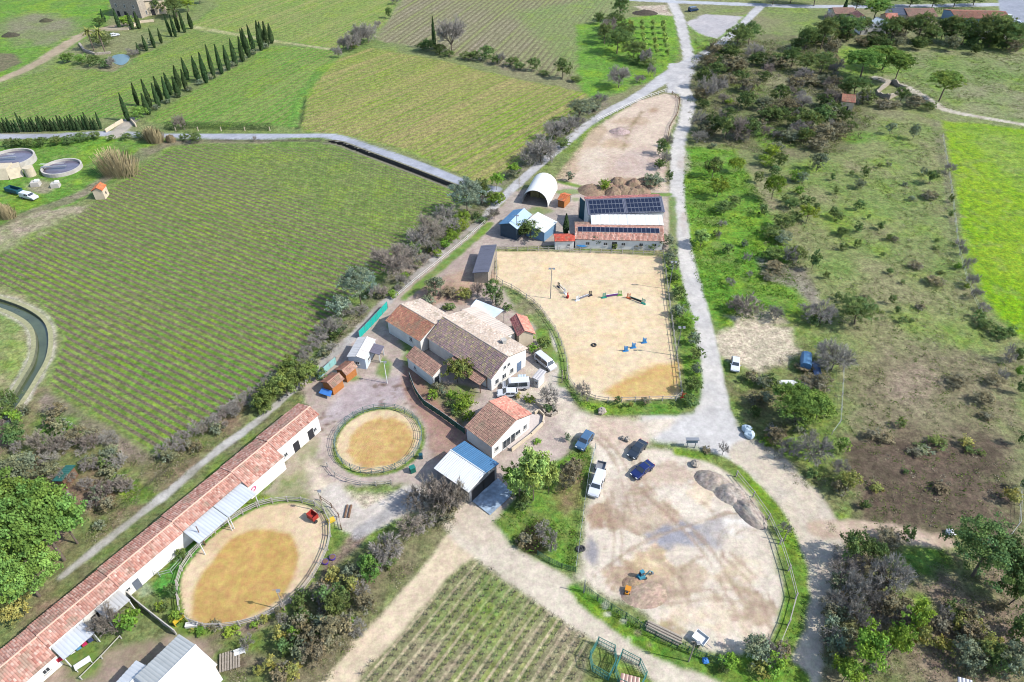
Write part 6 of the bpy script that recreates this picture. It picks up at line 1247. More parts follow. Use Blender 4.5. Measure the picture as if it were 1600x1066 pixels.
# --- far left: stone farmhouse, treatment plant
house_fp('farmhouse', 'stone farmhouse with shuttered windows at the top left edge', (179, 25), (222, 29), 13, 9.5, 11.5, STONE, 'sandy', True, [('r', .2, .1, 1.6, 2.4, 'hole'), ('r', .45, .1, 1.6, 2.4, 'hole'), ('r', .2, 4.2, 1.0, 1.5, 'window'), ('r', .5, 4.2, 1.0, 1.5, 'window'), ('r', .8, 4.2, 1, 1.5, 'window'), ('b', .3, 1, 1, 1.6, 'window'), ('b', .6, 4.2, 1, 1.5, 'window'), ('r', .75, .1, 1.4, 2.2, 'hole')], cat='house')
house_fp('farmhouse_wing', 'pale stone wing joined to the farmhouse at the top edge', (232, 25), (262, 21), 9, 6.5, 8, CREAM, 'sandy', True, [('r', .3, 0, 1.8, 2.6, 'hole'), ('r', .65, 1, 1, 1.4, 'window'), ('r', .5, 4, 1, 1.2, 'window')], cat='house')
low_wall('garden_wall', 'low pale garden wall along the farmhouse terrace', [(165, 48), (200, 47), (220, 36), (240, 34)], 1.0, .4, CREAM)
pd = MB(); pp_ = smooth_pts([G(*p) for p in ((176, 88), (190, 85), (202, 88), (200, 96), (190, 102), (178, 98))], 4, True); pd.prism(pp_ if sdf_poly(pp_, np.array([G(188, 93)[0]]), np.array([G(188, 93)[1]]))[0] < 0 else pp_, -.1, .06)
tag(pd.build('pond_water', POOLW), 'small pale blue garden pond ringed with shrubs', 'pond')
low_wall('pond_edge', 'low rocky edge of the garden pond', [(125, 70), (132, 80), (150, 86), (172, 84)], .8, .8, STONE)
def tank(px, py, r, h, label, bridge=True):
    c = G(px, py); t = thing('settling_tank', label, 'tank', c); N = 40; m = MB(); ro, ri = r, r-.45
    V = []; 
    for rr, z in ((ro, -.1), (ro, h), (ri, h), (ri, h-1.1)): V += [(rr*math.cos(6.2832*i/N), rr*math.sin(6.2832*i/N), z) for i in range(N)]
    F = [(k*N+i, k*N+(i+1) % N, (k+1)*N+(i+1) % N, (k+1)*N+i) for k in range(3) for i in range(N)]
    m.add(V, F); m.build('wall', CONC, t)
    w = MB(); w.add([(ri*1.0*math.cos(6.2832*i/N), ri*math.sin(6.2832*i/N), h-.7) for i in range(N)], [tuple(range(N))]); w.build('water', mat('sludge_water', C(104, 98, 112), .25, var=.25, scale=.3), t)
    if bridge:
        b = MB(); b.box((-r*.35, -r*.1, h+.15), (r*1.3, .8, .12), .15); bo = b.build('walkway', GALV, t)
        for s in (-.4, .4):
            q = MB(); q.tube((-r*.98, -r*.2+s, h+1.1), (r*.28, s-.0, h+1.1), .04, .04, 4); q.build('handrail', FRAMEW, bo)
    return t
tank(98, 265, 5.5, 1.1, 'round open settling tank with dark water and walkway'); tank(20, 255, 6.6, 1.9, 'larger round concrete tank with white gantry at the left edge')
for (a, b, h, lab) in (((-8, 282), (14, 281), 3.0, 'sloping concrete wall block against the larger round tank'), ((16, 281), (38, 276), 2.6, 'second concrete block beside the larger round tank')):
    P, Q = G(*a), G(*b); d = Q-P; L = np.linalg.norm(d); d /= L; n = np.array((-d[1], d[0], 0)); m = MB()
    V = [P, Q, Q+n*5, P+n*5, P+n*1.2+np.array((0, 0, h)), Q+n*1.2+np.array((0, 0, h)), Q+n*5+np.array((0, 0, h)), P+n*5+np.array((0, 0, h))]
    m.add(V, [(3, 2, 1, 0), (4, 5, 6, 7), (0, 1, 5, 4), (1, 2, 6, 5), (2, 3, 7, 6), (3, 0, 4, 7)]); tag(m.build('concrete_block', mat('beige_concrete', C(206, 192, 164), .9, var=.12)), lab, 'concrete structure')
m = MB(); c = G(49, 274); m.tube((0, 0, -.1), (0, 0, 2.6), 1.4, 1.4, 20); sl = m.build('silo', mat('beige_concrete', (1, 1, 1)), None, loc=c); tag(sl, 'small beige cylinder silo between the two round tanks', 'silo')
for (px, py, s, lab) in ((57, 290, 1.7, 'low open concrete box near the white car'), (88, 292, 1.6, 'concrete box with white cover nearest the settling tank')):
    c = G(px, py); t = thing('concrete_box', lab, 'box', c); m = MB(); m.box((0, 0, .6), (s*1.4, s*1.2, 1.3), .2, taper=.9); m.build('body', CONC, t); q = MB(); q.box((.5, .3, 1.45), (s*.7, s*.6, .4), .2); q.build('cover', FRAMEW, t)
gable('hut', 'small stone hut with ochre tile roof at the vineyard corner', (157, 285), (150, 294), 3.6, (147, 293), (163, 294), 2.7, 2.7, CREAM, 'orange', 'orange', [('b', .5, .9, .6, .7, 'hole'), ('r', .5, .9, .6, .7, 'hole')], over=.15)
# --- lower left shelter
sh_ = mono('field_shelter', 'low field shelter with dark green sheet roof in the brambles', [(82, 752, 1.9), (104, 727, 1.9), (113, 731, 2.4), (92, 757, 2.4)], WOODB, ('metal', (44, 112, 96), .4), open_sides=(1,))
# --- ruins and village, far right
def ruin(label, pts, h, t=.5):
    P = [G(*p) for p in pts]; c = sum(P)/len(P); r = thing('ruined_house', label, 'ruin', c)
    for i in range(len(P)):
        a, b = P[i]-c, P[(i+1) % len(P)]-c; d = b-a; L = np.linalg.norm(d); m = MB(); k = 6; u = d/L; n = np.array((-u[1], u[0], 0))*t/2; V = []
        hs = [h*(.55+.5*random.random()) for _ in range(k+1)]
        for j in range(k+1):
            q = a+u*L*j/k; V += [q-n+np.array((0, 0, -.1)), q+n+np.array((0, 0, -.1)), q+n+np.array((0, 0, hs[j])), q-n+np.array((0, 0, hs[j]))]
        F = []
        for j in range(k):
            o = 4*j; F += [(o, o+4, o+7, o+3), (o+1, o+2, o+6, o+5), (o+3, o+7, o+6, o+2)]
        F += [(0, 3, 2, 1), (4*k, 4*k+1, 4*k+2, 4*k+3)]; m.add(V, F); m.build('wall', STONE, r)
    return r
ruin('roofless ruined house with broken cream walls under pines', [(1368, 148), (1388, 156), (1414, 142), (1392, 130)], 2.0)
house_fp('ruined_hut', 'small ruined hut with brown broken roof in the scrub', (1311, 174), (1330, 176), 6, 3.6, 5, CREAM, 'red', True, [('r', .5, 0, 1.2, 2, 'hole')])
VG = 'village houses at the top edge'
house_fp('house', 'village house with solar panels on a dark roof, white walls', (1393, 36), (1414, 36), 9, 3.6, 5.4, WHITE, ('metal', (70, 76, 90), .5), True, [('r', .3, 1, 1.2, 1.4, 'window'), ('r', .7, 1, 1.2, 1.4, 'window')], group=VG, cat='house')
house_fp('house', 'long village house with terracotta roof right of the solar roof', (1416, 38), (1460, 38), 12, 3.4, 5.4, CREAM, 'brown', True, [('r', f, 1, 1.2, 1.4, 'window') for f in (.2, .4, .6, .8)], group=VG, cat='house')
house_fp('house', 'low village house with brown roof behind the dark trees', (1302, 34), (1334, 34), 9, 3.4, 5, CREAM, 'brown', True, [('r', .3, 1, 1.2, 1.2, 'window')], group=VG, cat='house')
house_fp('house', 'small village house with rose roof left of the round pine', (1336, 42), (1352, 42), 8, 3.4, 5, WHITE, 'pink', False, [('a', .5, 1, 1.0, 1.2, 'window')], group=VG, cat='house')
house_fp('house', 'white gabled village house in front of the round pine', (1344, 55), (1360, 55), 7, 3.6, 5.6, WHITE, ('metal', (200, 206, 214), .5), False, [('a', .5, 1, 1.0, 1.2, 'window')], group=VG, cat='house')
house_fp('house', 'pale grey roofed village house beside the round pine', (1376, 54), (1392, 52), 8, 3.4, 5, WHITE, ('metal', (206, 216, 220), .5), False, [('a', .5, 1, 1.0, 1.2, 'window')], group=VG, cat='house')
house_fp('house', 'village house with orange roof above the pale grey roof', (1382, 43), (1400, 43), 7, 3.6, 5.2, CREAM, 'pink', True, [], group=VG, cat='house')
house_fp('warehouse', 'long blue warehouse with red tile roof at the top right', (1489, 41), (1574, 43), 14, 3.6, 5.0, BLUEW, 'red', True, [('r', .12, 0, 3, 3, 'hole'), ('r', .8, 1, 2, 1.2, 'window'), ('r', .6, 1, 2, 1.2, 'window')])
mono('annex', 'white flat-roofed annex in front of the blue warehouse', [(1522, 50, 3), (1578, 52, 3), (1577, 45, 3.3), (1521, 43, 3.3)], WHITE, ('metal', (216, 214, 210), .6))
mono('shed', 'small white shed roof at the far end of the village houses', [(1300, 20, 3), (1316, 19, 3), (1314, 13, 3.6), (1299, 14, 3.6)], WHITE, ('metal', (226, 226, 226), .6))
mono('shed', 'grey shed roof at the bottom right edge among bushes', [(1497, 1072, 2.2), (1520, 1078, 2.2), (1522, 1064, 2.6), (1500, 1058, 2.6)], WOODG, ('metal', (170, 172, 178), .4))
# ------------------------------------------------------------------ ditches
def trench(name, label, pts, width, depth, lip, wallm, floorm, lipm, water=None):
    P = smooth_pts([G(*p) for p in pts], 5); n = len(P); prof_l = []
    rows = []
    for i in range(n):
        d = P[min(i+1, n-1)]-P[max(i-1, 0)]; d /= np.linalg.norm(d); s = np.array((-d[1], d[0], 0)); rows.append((P[i], s))
    def strip(a, b, m, nm, parent=None, kind=None):
        V = []; 
        for p, s in rows: V += [p+s*a[0]+np.array((0, 0, a[1])), p+s*b[0]+np.array((0, 0, b[1]))]
        F = [(2*i, 2*i+2, 2*i+3, 2*i+1) for i in range(n-1)]; cc = np.tile(np.array((1., 1, 1)), (len(V), 1))
        return obj(nm, npmesh(nm, V, F, m, False, cc), parent)
    w = width/2
    t = thing(name, label, 'ditch', (0, 0, 0)); t['kind'] = 'structure'
    strip((w+lip, .03), (w, .09), lipm, 'lip', t); strip((-w, .09), (-w-lip, .03), lipm, 'lip', t)
    strip((w, .09), (w-.15, -depth), wallm, 'wall', t); strip((-w+.15, -depth), (-w, .09), wallm, 'wall', t); strip((w-.15, -depth), (-w+.15, -depth), floorm, 'bed', t)
    if water is not None:
        o = strip((w-.1, -depth*.55), (-w+.1, -depth*.55), water, 'channel_water'); tag(o, None, None, None, 'structure')
LIP = mat('dry_bank', C(158, 156, 116), .95, var=.2, scale=1.5); DWALL = mat('dark_masonry', C(86, 80, 72), .95, var=.3, scale=1.5)
trench('ditch_walls', 'deep walled ditch along the lane above the big vineyard', [(506, 222), (528, 223.5), (560, 235), (640, 265), (722, 297)], 2.4, 1.1, .6, DWALL, DWALL, mat('ditch_lip', C(128, 124, 100), .95, var=.2))
trench('channel_walls', 'curving concrete-edged water channel at the left edge', CHAN, 2.3, 1.2, .9, mat('mossy_concrete', C(104, 108, 84), .95, var=.25), DWALL, LIP, mat('channel_green_water', C(84, 94, 66), .12, var=.2, scale=.3, spec=.5))
# ------------------------------------------------------------------ fences
def fence(name, label, pts, h, sp, rails, pm, rm, pr=.07, rr=(.1, .04), closed=False, world_pts=None, smooth=0, net=None, cat='fence'):
    P = world_pts if world_pts is not None else [G(*p) for p in pts]
    if smooth: P = smooth_pts(P, smooth, closed)
    if closed: P = list(P)+[P[0]]
    d = [0.0]
    for i in range(len(P)-1): d.append(d[-1]+np.linalg.norm(P[i+1]-P[i]))
    n = max(1, int(round(d[-1]/sp))); Q = []
    for k in range(n+1):
        s = d[-1]*k/n; i = min(max(np.searchsorted(d, s)-1, 0), len(P)-2); t = (s-d[i])/(d[i+1]-d[i]+1e-9); Q.append(P[i]*(1-t)+P[i+1]*t)
    org = Q[0].copy(); t = thing(name, label, cat, org)
    m = MB(); m.box((0, 0, h/2), (pr*2, pr*2, h+.1)); pme = npmesh('post', np.array(m.V), m.F, pm)
    m = MB(); m.box((.5, 0, 0), (1.0, rr[1], rr[0])); rme = npmesh('rail', np.array(m.V), m.F, rm)
    for k in range(n+(0 if closed else 1)): obj('post', pme, t, Q[k]-org, random.random()*.2)
    for k in range(n):
        e = Q[k+1]-Q[k]; L = np.linalg.norm(e); rz = math.atan2(e[1], e[0])
        for z in rails:
            o = obj('rail', rme, t, Q[k]-org+np.array((0, 0, z)), rz, (L, 1, 1)); o.rotation_euler[1] = random.uniform(-.012, .012)
        if net is not None:
            nm, z0, z1, kind = net
            q = MB()
            if kind == 'solid':
                V = []; c = 5
                for a in range(c+1):
                    b = Q[k]-org+e*a/c; sag = .05*math.sin(a*2.1+k); nn_ = np.array((-e[1], e[0], 0))/L*sag; V += [b+nn_+np.array((0, 0, z0)), b-nn_*.5+np.array((0, 0, z1))]
                q.add(V, [(2*a, 2*a+2, 2*a+3, 2*a+1) for a in range(c)])
            else:
                c = max(2, int(L/.3))
                for a in range(c): b = Q[k]-org+e*(a+.5)/c; q.box((b[0], b[1], (z0+z1)/2), (.03, .03, z1-z0), rz)
                for zz in np.arange(z0, z1+.01, .35): q.box(((Q[k]+Q[k+1])/2-org+np.array((0, 0, zz)))[:3], (L, .025, .025), rz)
            q.build('netting', nm, t)
    return t
NETG = mat('dark_green_netting', C(52, 92, 74), .8, var=.2); POSTW = mat('white_post', C(232, 228, 220), .7, var=.06); WIRE = mat('wire', C(190, 196, 196), .5, .3, var=.05); WOODF = mat('grey_fence_wood', C(186, 178, 168), .9, var=.18, scale=4)
fence('arena_fence', 'weathered post-and-rail fence around the large sand arena', [(776, 391), (1036, 398.5), (1045, 470), (1057, 560), (1066, 626), (938, 629), (902, 614), (887, 592), (885, 560), (869, 519), (840, 479), (803, 453), (776, 441)], 1.35, 2.6, (.55, 1.15), WOODF, WOODF, closed=True)
fence('round_pen', 'round metal training pen with grey-green rails', None, 1.6, 2.0, (.4, .8, 1.2, 1.55), mat('pen_steel', C(128, 150, 146), .5, .3), mat('pen_steel', (1, 1, 1)), .05, (.06, .05), True, [RP_C+np.array((7.7*math.cos(a), 7.7*math.sin(a), 0)) for a in np.linspace(0, 6.2832, 40, False)], cat='pen')
fence('outer_fence', 'low wooden fence arc below the round pen', [(512, 730), (526, 746), (552, 756), (582, 760), (612, 757)], 1.2, 2.4, (.5, 1.0), WOODF, WOODF, smooth=4)
_ov = [G(*p) for p in OVAL]; _oc = sum(_ov)/len(_ov)
fence('oval_fence', 'pale double-rail fence around the oval sand paddock', None, 1.4, 2.4, (.5, .95, 1.3), WOODF, WOODF, .08, (.13, .05), True, [_oc+(p-_oc)*1.035 for p in smooth_pts(_ov, 5, True)])
fence('mesh_fence', 'dark wire mesh fence along the lower side of the earth lot', [(913, 924), (940, 944), (985, 972), (1015, 992), (1050, 1010), (1090, 1026), (1128, 1040)], 1.7, 2.2, (1.65,), NETG, NETG, .05, (.04, .04), net=(NETG, .05, 1.6, 'grid'))
fence('lot_fence', 'tall two-rail timber fence on the right side of the earth lot', [(1150, 745), (1195, 800), (1218, 850), (1236, 905), (1244, 930), (1232, 975), (1214, 1018)], 1.5, 4.5, (.7, 1.4), WOODF, WOODF, .08, (.12, .05))
fence('boundary_fence', 'thin green wire fence between pond bank and earth lot', [(930, 702), (920, 740), (912, 800), (904, 860), (899, 894)], 1.5, 2.2, (.4, .8, 1.2, 1.45), NETG, WIRE, .04, (.025, .025))
fence('bank_fence', 'dark wire fence along the foot of the pond bank', [(899, 894), (870, 886), (840, 868)], 1.3, 2.0, (.5, .9, 1.25), NETG, NETG, .04, (.03, .03), net=(NETG, .05, 1.2, 'grid'))
fence('roadside_fence', 'white post-and-rail fence between road and sand paddock', [(932, 191), (960, 178), (1000, 158), (1040, 144)], 1.3, 4.0, (.6, 1.15), POSTW, POSTW, .09, (.12, .05))
fence('paddock_fence', 'brown post-and-rail fence on the lane side of the sand paddock', [(1050, 148), (1062, 158), (1058, 180), (1046, 200), (1042, 225)], 1.3, 3.0, (.5, 1.1), WOODB, WOODB, .09, (.12, .05))
fence('garden_fence', 'dark green screened fence beside the farmhouse garden', [(640, 590), (648, 612), (660, 632), (690, 652), (726, 678)], 1.5, 2.2, (1.5,), NETG, WIRE, .05, (.05, .05), net=(NETG, .05, 1.45, 'solid'))
fence('netting_fence', 'bright teal netting fence beside the narrow lane', [(562, 529), (575, 516), (590, 500), (606, 482)], 2.0, 2.2, (2.0,), GALV, GALV, .04, (.04, .04), net=(TEAL, .05, 1.95, 'solid'))
fence('netting_fence', 'pale aqua netting fence behind the orange chalets', [(498, 594), (514, 578), (526, 568)], 1.8, 2.2, (1.8,), GALV, GALV, .04, (.04, .04), net=(AQUA, .05, 1.75, 'solid'))
fence('rail_fence', 'pale single-rail fence from the farm roofs up the narrow lane', [(620, 466), (650, 440), (690, 408), (724, 380), (758, 350)], 1.1, 3.0, (1.05, .55), POSTW, POSTW, .06, (.09, .05))
fence('yard_railing', 'light metal railing in front of the long stable', [(414, 786), (384, 800), (350, 822), (318, 850), (292, 874)], 1.2, 2.4, (.6, 1.15), WIRE, WIRE, .04, (.05, .05))
fence('yard_railing', 'light metal railing around the grass strip left of the oval paddock', [(286, 878), (262, 905), (242, 899), (232, 895)], 1.2, 2.2, (.6, 1.15), WIRE, WIRE, .04, (.05, .05))
fence('meadow_fence', 'thin wire fence along the brown meadow edge', [(1318, 545), (1316, 600), (1312, 662), (1299, 680)], 1.2, 4, (.6, 1.1), WOODF, WIRE, .05, (.03, .03))
fence('meadow_fence', 'thin wire fence at the lower right meadow corner', [(1594, 760), (1590, 828), (1572, 846)], 1.2, 4, (.6, 1.1), WOODF, WIRE, .05, (.03, .03))
fence('grass_fence', 'short dark fence around the small lawn by the oval paddock', [(502, 782), (528, 800), (534, 828)], 1.2, 2.2, (.5, 1.1), WOODB, WOODB, .06, (.1, .04))
fence('yard_screen', 'pale wall-like fence beside the small barn paddock', [(188, 918), (215, 944), (250, 972), (276, 992)], 1.4, 2.5, (1.4,), CONC, CONC, .08, (.12, .14), net=(CONC, .0, 1.35, 'solid'))
fence('yard_kerb_fence', 'low pale boundary along the small barn paddock', [(128, 1062), (160, 1030), (190, 998)], .8, 3, (.75,), CONC, CONC, .06, (.08, .08))
fence('bright_field_fence', 'thin post fence along the bright green field', [(1472, 215), (1486, 300), (1496, 390), (1512, 450), (1540, 510)], 1.2, 6, (.6, 1.1), WOODF, WIRE, .07, (.03, .03))
# kennels
KEN = mat('kennel_green', C(64, 132, 122), .6, var=.1)
kn = [(934, 1006), (968, 1024), (1012, 1048), (1006, 1074), (958, 1064), (912, 1046)]
fence('dog_kennel', 'large green-framed wire kennel run at the bottom edge', [(934, 1006), (969, 1024), (950, 1064), (914, 1042)], 2.0, 2.4, (.1, 1.0, 1.95), KEN, KEN, .05, (.06, .05), True, net=(KEN, .1, 1.9, 'grid'), cat='kennel')
fence('dog_kennel', 'second green wire kennel run with brown striped roof', [(971, 1025), (1013, 1047), (1000, 1085), (954, 1066)], 2.0, 2.4, (.1, 1.0, 1.95), KEN, KEN, .05, (.06, .05), True, net=(KEN, .1, 1.9, 'grid'), cat='kennel')
mono('kennel_roof', 'brown and white striped kennel roof at the bottom edge', [(968, 1068, 1.7), (998, 1076, 1.7), (1002, 1060, 2.0), (974, 1052, 2.0)], WOODB, ('metal', (176, 140, 124), .5), cat='kennel')
gp = MB(); gp.box((0, 0, .7), (.22, .22, 1.5)); gpm = npmesh('gate_post', np.array(gp.V), gp.F, CREAM)
for px, lab in ((275, 'cream gate post by the farm drive entrance, first from the left'), (310, 'cream gate post along the far lane, second from the left'), (346, 'cream gate post along the far lane, third from the left'), (383, 'cream gate post along the far lane, fourth from the left'), (422, 'cream gate post along the far lane, last before the ditch')): tag(obj('gate_post', gpm, None, G(px, 205)), lab, 'post', 'cream posts along the far lane')
low_wall('drive_wall', 'low yellowish wall flaring into the farm drive', [(166, 207), (180, 198), (192, 191)], 1.1, .35, CREAM); low_wall('drive_wall', 'short yellowish wall on the right of the farm drive', [(206, 190), (213, 198)], 1.1, .35, CREAM)
def hedge(label, pts, w, h, m, dens=60, name='hedge'):
    rng = np.random.default_rng(len(label)); P = [G(*p) for p in pts]; cs, ns = [], []
    for i in range(len(P)-1):
        e = P[i+1]-P[i]; L = np.linalg.norm(e); u = e/L; nn_ = np.array((-u[1], u[0], 0)); k = int(L*dens*(w+2*h)/4); s = rng.random(k)*L; f = rng.random(k)*(w+2*h)-h
        a = np.clip(f, 0, w)-w/2; z = np.where(f < 0, h+f, np.where(f > w, h-(f-w), h))+rng.normal(size=k)*.07
        cs.append(P[i]+u*s[:, None]+nn_*(a+rng.normal(size=k)*.07)[:, None]+np.array((0, 0, 1))*z[:, None]); ns.append(nn_*np.sign(a)[:, None]*(np.abs(f-w/2) > w/2)[:, None]+np.array((0, 0, 1))*(np.abs(f-w/2) <= w/2)[:, None]+rng.normal(size=(k, 3))*.4)
    c = np.concatenate(cs); V, F = quads(c, np.concatenate(ns), np.full(len(c), .13), rng); br = np.repeat(.7+.5*rng.random(len(c)), 4)[:, None]*np.ones(3)
    org = P[0]; return tag(obj(name, npmesh(name, V-org, F, m, False, br), None, org), label, 'hedge')
hedge('clipped dark hedge between far lane and vines', [(257, 201), (340, 201), (426, 203)], 1.6, 2.0, LM['oak']); hedge('clipped dark hedge in front of the village trees', [(1420, 20), (1540, 22)], 2, 2.4, LM['oak'], 30)
# ------------------------------------------------------------------ vehicles
def paint(name, c, rough=.25): return mat(name, C(*c), rough, .15, var=.03, spec=.5)
TYRE = mat('tyre_rubber', (.02, .02, .02), .9, var=.1); RIM = mat('wheel_rim', C(180, 182, 186), .35, .7); LAMP = mat('lamp_glass', C(230, 230, 226), .15, var=.02); RED_L = mat('tail_lamp', C(190, 30, 26), .3)
CARS = {  # side profile (x from rear -1 to front +1, z in m), half width, glass spans
    'hatch': ([(-2.0, .35), (-2.05, .75), (-1.95, 1.0), (-1.55, 1.45), (-.9, 1.5), (.2, 1.48), (.95, 1.02), (1.85, .85), (2.05, .62), (2.0, .35)], .87),
    'suv': ([(-2.2, .4), (-2.25, .95), (-2.12, 1.2), (-1.8, 1.66), (-1.0, 1.72), (.35, 1.68), (1.05, 1.18), (2.0, 1.05), (2.25, .75), (2.2, .4)], .92),
    'saloon': ([(-2.25, .35), (-2.3, .85), (-2.15, 1.0), (-1.5, 1.05), (-.95, 1.42), (.2, 1.45), (1.0, 1.0), (2.05, .85), (2.28, .6), (2.22, .35)], .89),
    'van': ([(-2.6, .4), (-2.65, 1.0), (-2.6, 2.1), (-2.5, 2.2), (1.0, 2.2), (1.35, 2.1), (1.95, 1.25), (2.5, 1.05), (2.65, .75), (2.6, .4)], .97),
    'pickup': ([(-2.6, .4), (-2.65, .9), (-2.6, 1.75), (-2.3, 1.85), (.5, 1.85), (.7, 1.78), (1.3, 1.2), (2.3, 1.05), (2.6, .8), (2.55, .4)], .95)}
def car(name, label, front, rear, kind, pm, cat='car', scale=1.0, group=None):
    F_, R_ = G(*front, .4), G(*rear, .4); d = F_-R_; c = (F_+R_)/2; c[2] = 0; rz = math.atan2(d[1], d[0]); prof, hw = CARS[kind]
    t = thing(name, label, cat, c, rz, group); t.scale = (scale,)*3; n = len(prof); top = max(z for x, z in prof); belt = .92 if kind in ('hatch', 'saloon') else 1.05 if kind == 'suv' else 1.2
    def yw(z): return hw*(1-.22*max(0, (z-belt)/(top-belt+1e-6))) if z > belt else hw*(.94 if z < .45 else 1)
    V = []; F = []
    for s in (-1, 1): V += [(x, s*yw(z), z) for x, z in prof]
    F += [tuple(range(n)), tuple(range(2*n-1, n-1, -1))]+[(i, i+n, (i+1) % n+n, (i+1) % n) for i in range(n)]
    m = MB(); m.add(V, [f[::-1] for f in F]); b = m.build('body', pm, t)
    bv = b.modifiers.new('bevel', 'BEVEL'); bv.width = .07; bv.segments = 2; bv.limit_method = 'ANGLE'; bv.angle_limit = R(25)
    # glass: windscreen, rear screen, sides
    segs = [(prof[i], prof[i+1]) for i in range(n-1)]
    def pane(nm, p, q, k0=.1, k1=.9):
        (x0, z0), (x1, z1) = p, q; a = (x0+(x1-x0)*k0, z0+(z1-z0)*k0); e = (x0+(x1-x0)*k1, z0+(z1-z0)*k1); nx, nz = -(z1-z0), (x1-x0); l = math.hypot(nx, nz); nx, nz = nx/l*.02, nz/l*.02
        if nz < 0: nx, nz = -nx, -nz
        w0, w1 = yw(a[1])*.86, yw(e[1])*.86; g = MB(); g.add([(a[0]+nx, -w0, a[1]+nz), (a[0]+nx, w0, a[1]+nz), (e[0]+nx, w1, e[1]+nz), (e[0]+nx, -w1, e[1]+nz)], [(0, 1, 2, 3)]); g.build(nm, GLASS, t)
    ws = {'hatch': (5, 6), 'suv': (5, 6), 'saloon': (5, 6), 'van': (5, 6), 'pickup': (5, 6)}[kind]; pane('windscreen', prof[ws[0]], prof[ws[1]])
    rs = {'hatch': (2, 3), 'suv': (2, 3), 'saloon': (3, 4), 'van': (1, 2), 'pickup': (1, 2)}[kind]
    pane('rear_window', prof[rs[0]], prof[rs[1]], .2 if kind not in ('van', 'pickup') else .45)
    zt = top-.12; x0 = prof[rs[1]][0]+.15 if kind != 'van' else -2.2; x1 = prof[ws[0]][0]+.05
    if kind == 'pickup': x0 = -.6
    for s in (-1, 1):
        for (a, e) in ((x0, (x0+x1)/2-.05), ((x0+x1)/2+.05, x1)):
            z0 = belt+.06; k = (zt-z0); sh = .35 if e == x1 else 0
            g = MB(); g.add([(a, s*(yw(z0)+.015), z0), (e+sh, s*(yw(z0)+.015), z0), (e, s*(yw(zt)+.015), zt), (a+(.12 if a == x0 else 0), s*(yw(zt)+.015), zt)], [(0, 1, 2, 3)]); g.build('side_window', GLASS, t)
        for xx in (prof[0][0]*.62, prof[-1][0]*.64):
            w = MB(); w.tube((xx, s*(hw-.2), .33), (xx, s*(hw+.02), .33), .34, .34, 14); wo = w.build('wheel', TYRE, t); r = MB(); r.tube((xx, s*(hw+.0), .33), (xx, s*(hw+.035), .33), .2, .2, 10); r.build('rim', RIM, wo)
        h = MB(); h.box((prof[-2][0]-.06, s*hw*.68, .72 if kind not in ('van', 'suv', 'pickup') else .88), (.12, .36, .18)); h.build('headlight', LAMP, t)
        h = MB(); h.box((prof[1][0]+.03, s*hw*.74, .82 if kind not in ('van', 'pickup') else 1.1), (.1, .2, .26)); h.build('tail_light', RED_L, t)
        h = MB(); h.box((x1+.25, s*(hw+.1), belt+.1), (.12, .2, .14)); h.build('wing_mirror', pm, t)
    return t
WP = paint('white_car_paint', (232, 234, 238)); NAVY = paint('navy_car_paint', (30, 46, 104)); DKG = paint('dark_grey_car_paint', (52, 62, 74)); BLG = paint('blue_grey_car_paint', (84, 118, 150)); DBL = paint('dark_blue_car_paint', (36, 66, 104))
car('parked_car', 'blue-grey estate car parked by the planter', (906, 701), (920.5, 680.5), 'suv', BLG); car('parked_car', 'dark grey saloon parked on the earth yard', (985.5, 715.5), (1005.5, 692), 'saloon', DKG); car('parked_car', 'navy blue saloon parked nearest the earth lot', (990, 746), (1016.5, 725.5), 'saloon', NAVY)
car('parked_van', 'white pickup van parked below the small trailer', (927, 774), (937.5, 744), 'pickup', WP, 'van'); car('parked_van', 'white minibus parked beside the farmhouse end wall', (789.5, 605), (822, 603), 'van', WP, 'van'); car('parked_car', 'white car parked between minibus and house roof', (778, 616), (808, 615), 'hatch', WP)
car('parked_van', 'white van parked at the yard edge by the arena', (862, 576), (842, 560), 'van', WP, 'van', .95); car('parked_car', 'white car parked alone on the clearing', (1148, 581), (1149, 561), 'hatch', WP); car('parked_car', 'white car on the farmhouse drive at the top left', (187, 54), (171, 57.5), 'hatch', WP)
car('parked_car', 'white pickup parked beside the treatment tanks', (57, 311), (35, 306), 'pickup', WP); car('parked_van', 'dark blue van alone on the grey parking area', (1090, 15.5), (1076, 17.5), 'van', DBL, 'van'); car('parked_van', 'white truck at the end of the blue warehouse', (1578, 30), (1566, 31), 'van', WP, 'van', 1.2); car('parked_car', 'small white car on the village road', (1598, 38), (1588, 36), 'hatch', WP)
def trailer(label, front, rear, w, h, m, name='trailer', arch=False, bed=True):
    F_, R_ = G(*front), G(*rear); d = F_-R_; L = np.linalg.norm(d); c = (F_+R_)/2; t = thing(name, label, 'trailer', c, math.atan2(d[1], d[0])); b = MB(); z0 = .55
    if arch:
        pts = [(-w/2, z0), (-w/2, h-.5), (-w/3, h-.12), (0, h), (w/3, h-.12), (w/2, h-.5), (w/2, z0)]; k = len(pts)
        b.add([(-L/2, y, z) for y, z in pts]+[(L/2, y, z) for y, z in pts], [tuple(range(k-1, -1, -1)), tuple(range(k, 2*k))]+[(i, (i+1) % k, (i+1) % k+k, i+k) for i in range(k)])
    else:
        b.box((0, 0, z0), (L, w, .1))
        for s in (-1, 1): b.box((0, s*w/2, z0+h/2), (L, .06, h)); b.box((s*L/2, 0, z0+h/2), (.06, w, h))
    b.build('body', m, t)
    for s in (-1, 1):
        q = MB(); q.tube((-.2, s*(w/2+.02), .3), (-.2, s*(w/2+.2), .3), .3, .3, 12); q.build('wheel', TYRE, t)
    q = MB(); q.tube((L/2, 0, .5), (L/2+1.0, 0, .45), .05, .05, 6); q.build('drawbar', GALV, t); return t
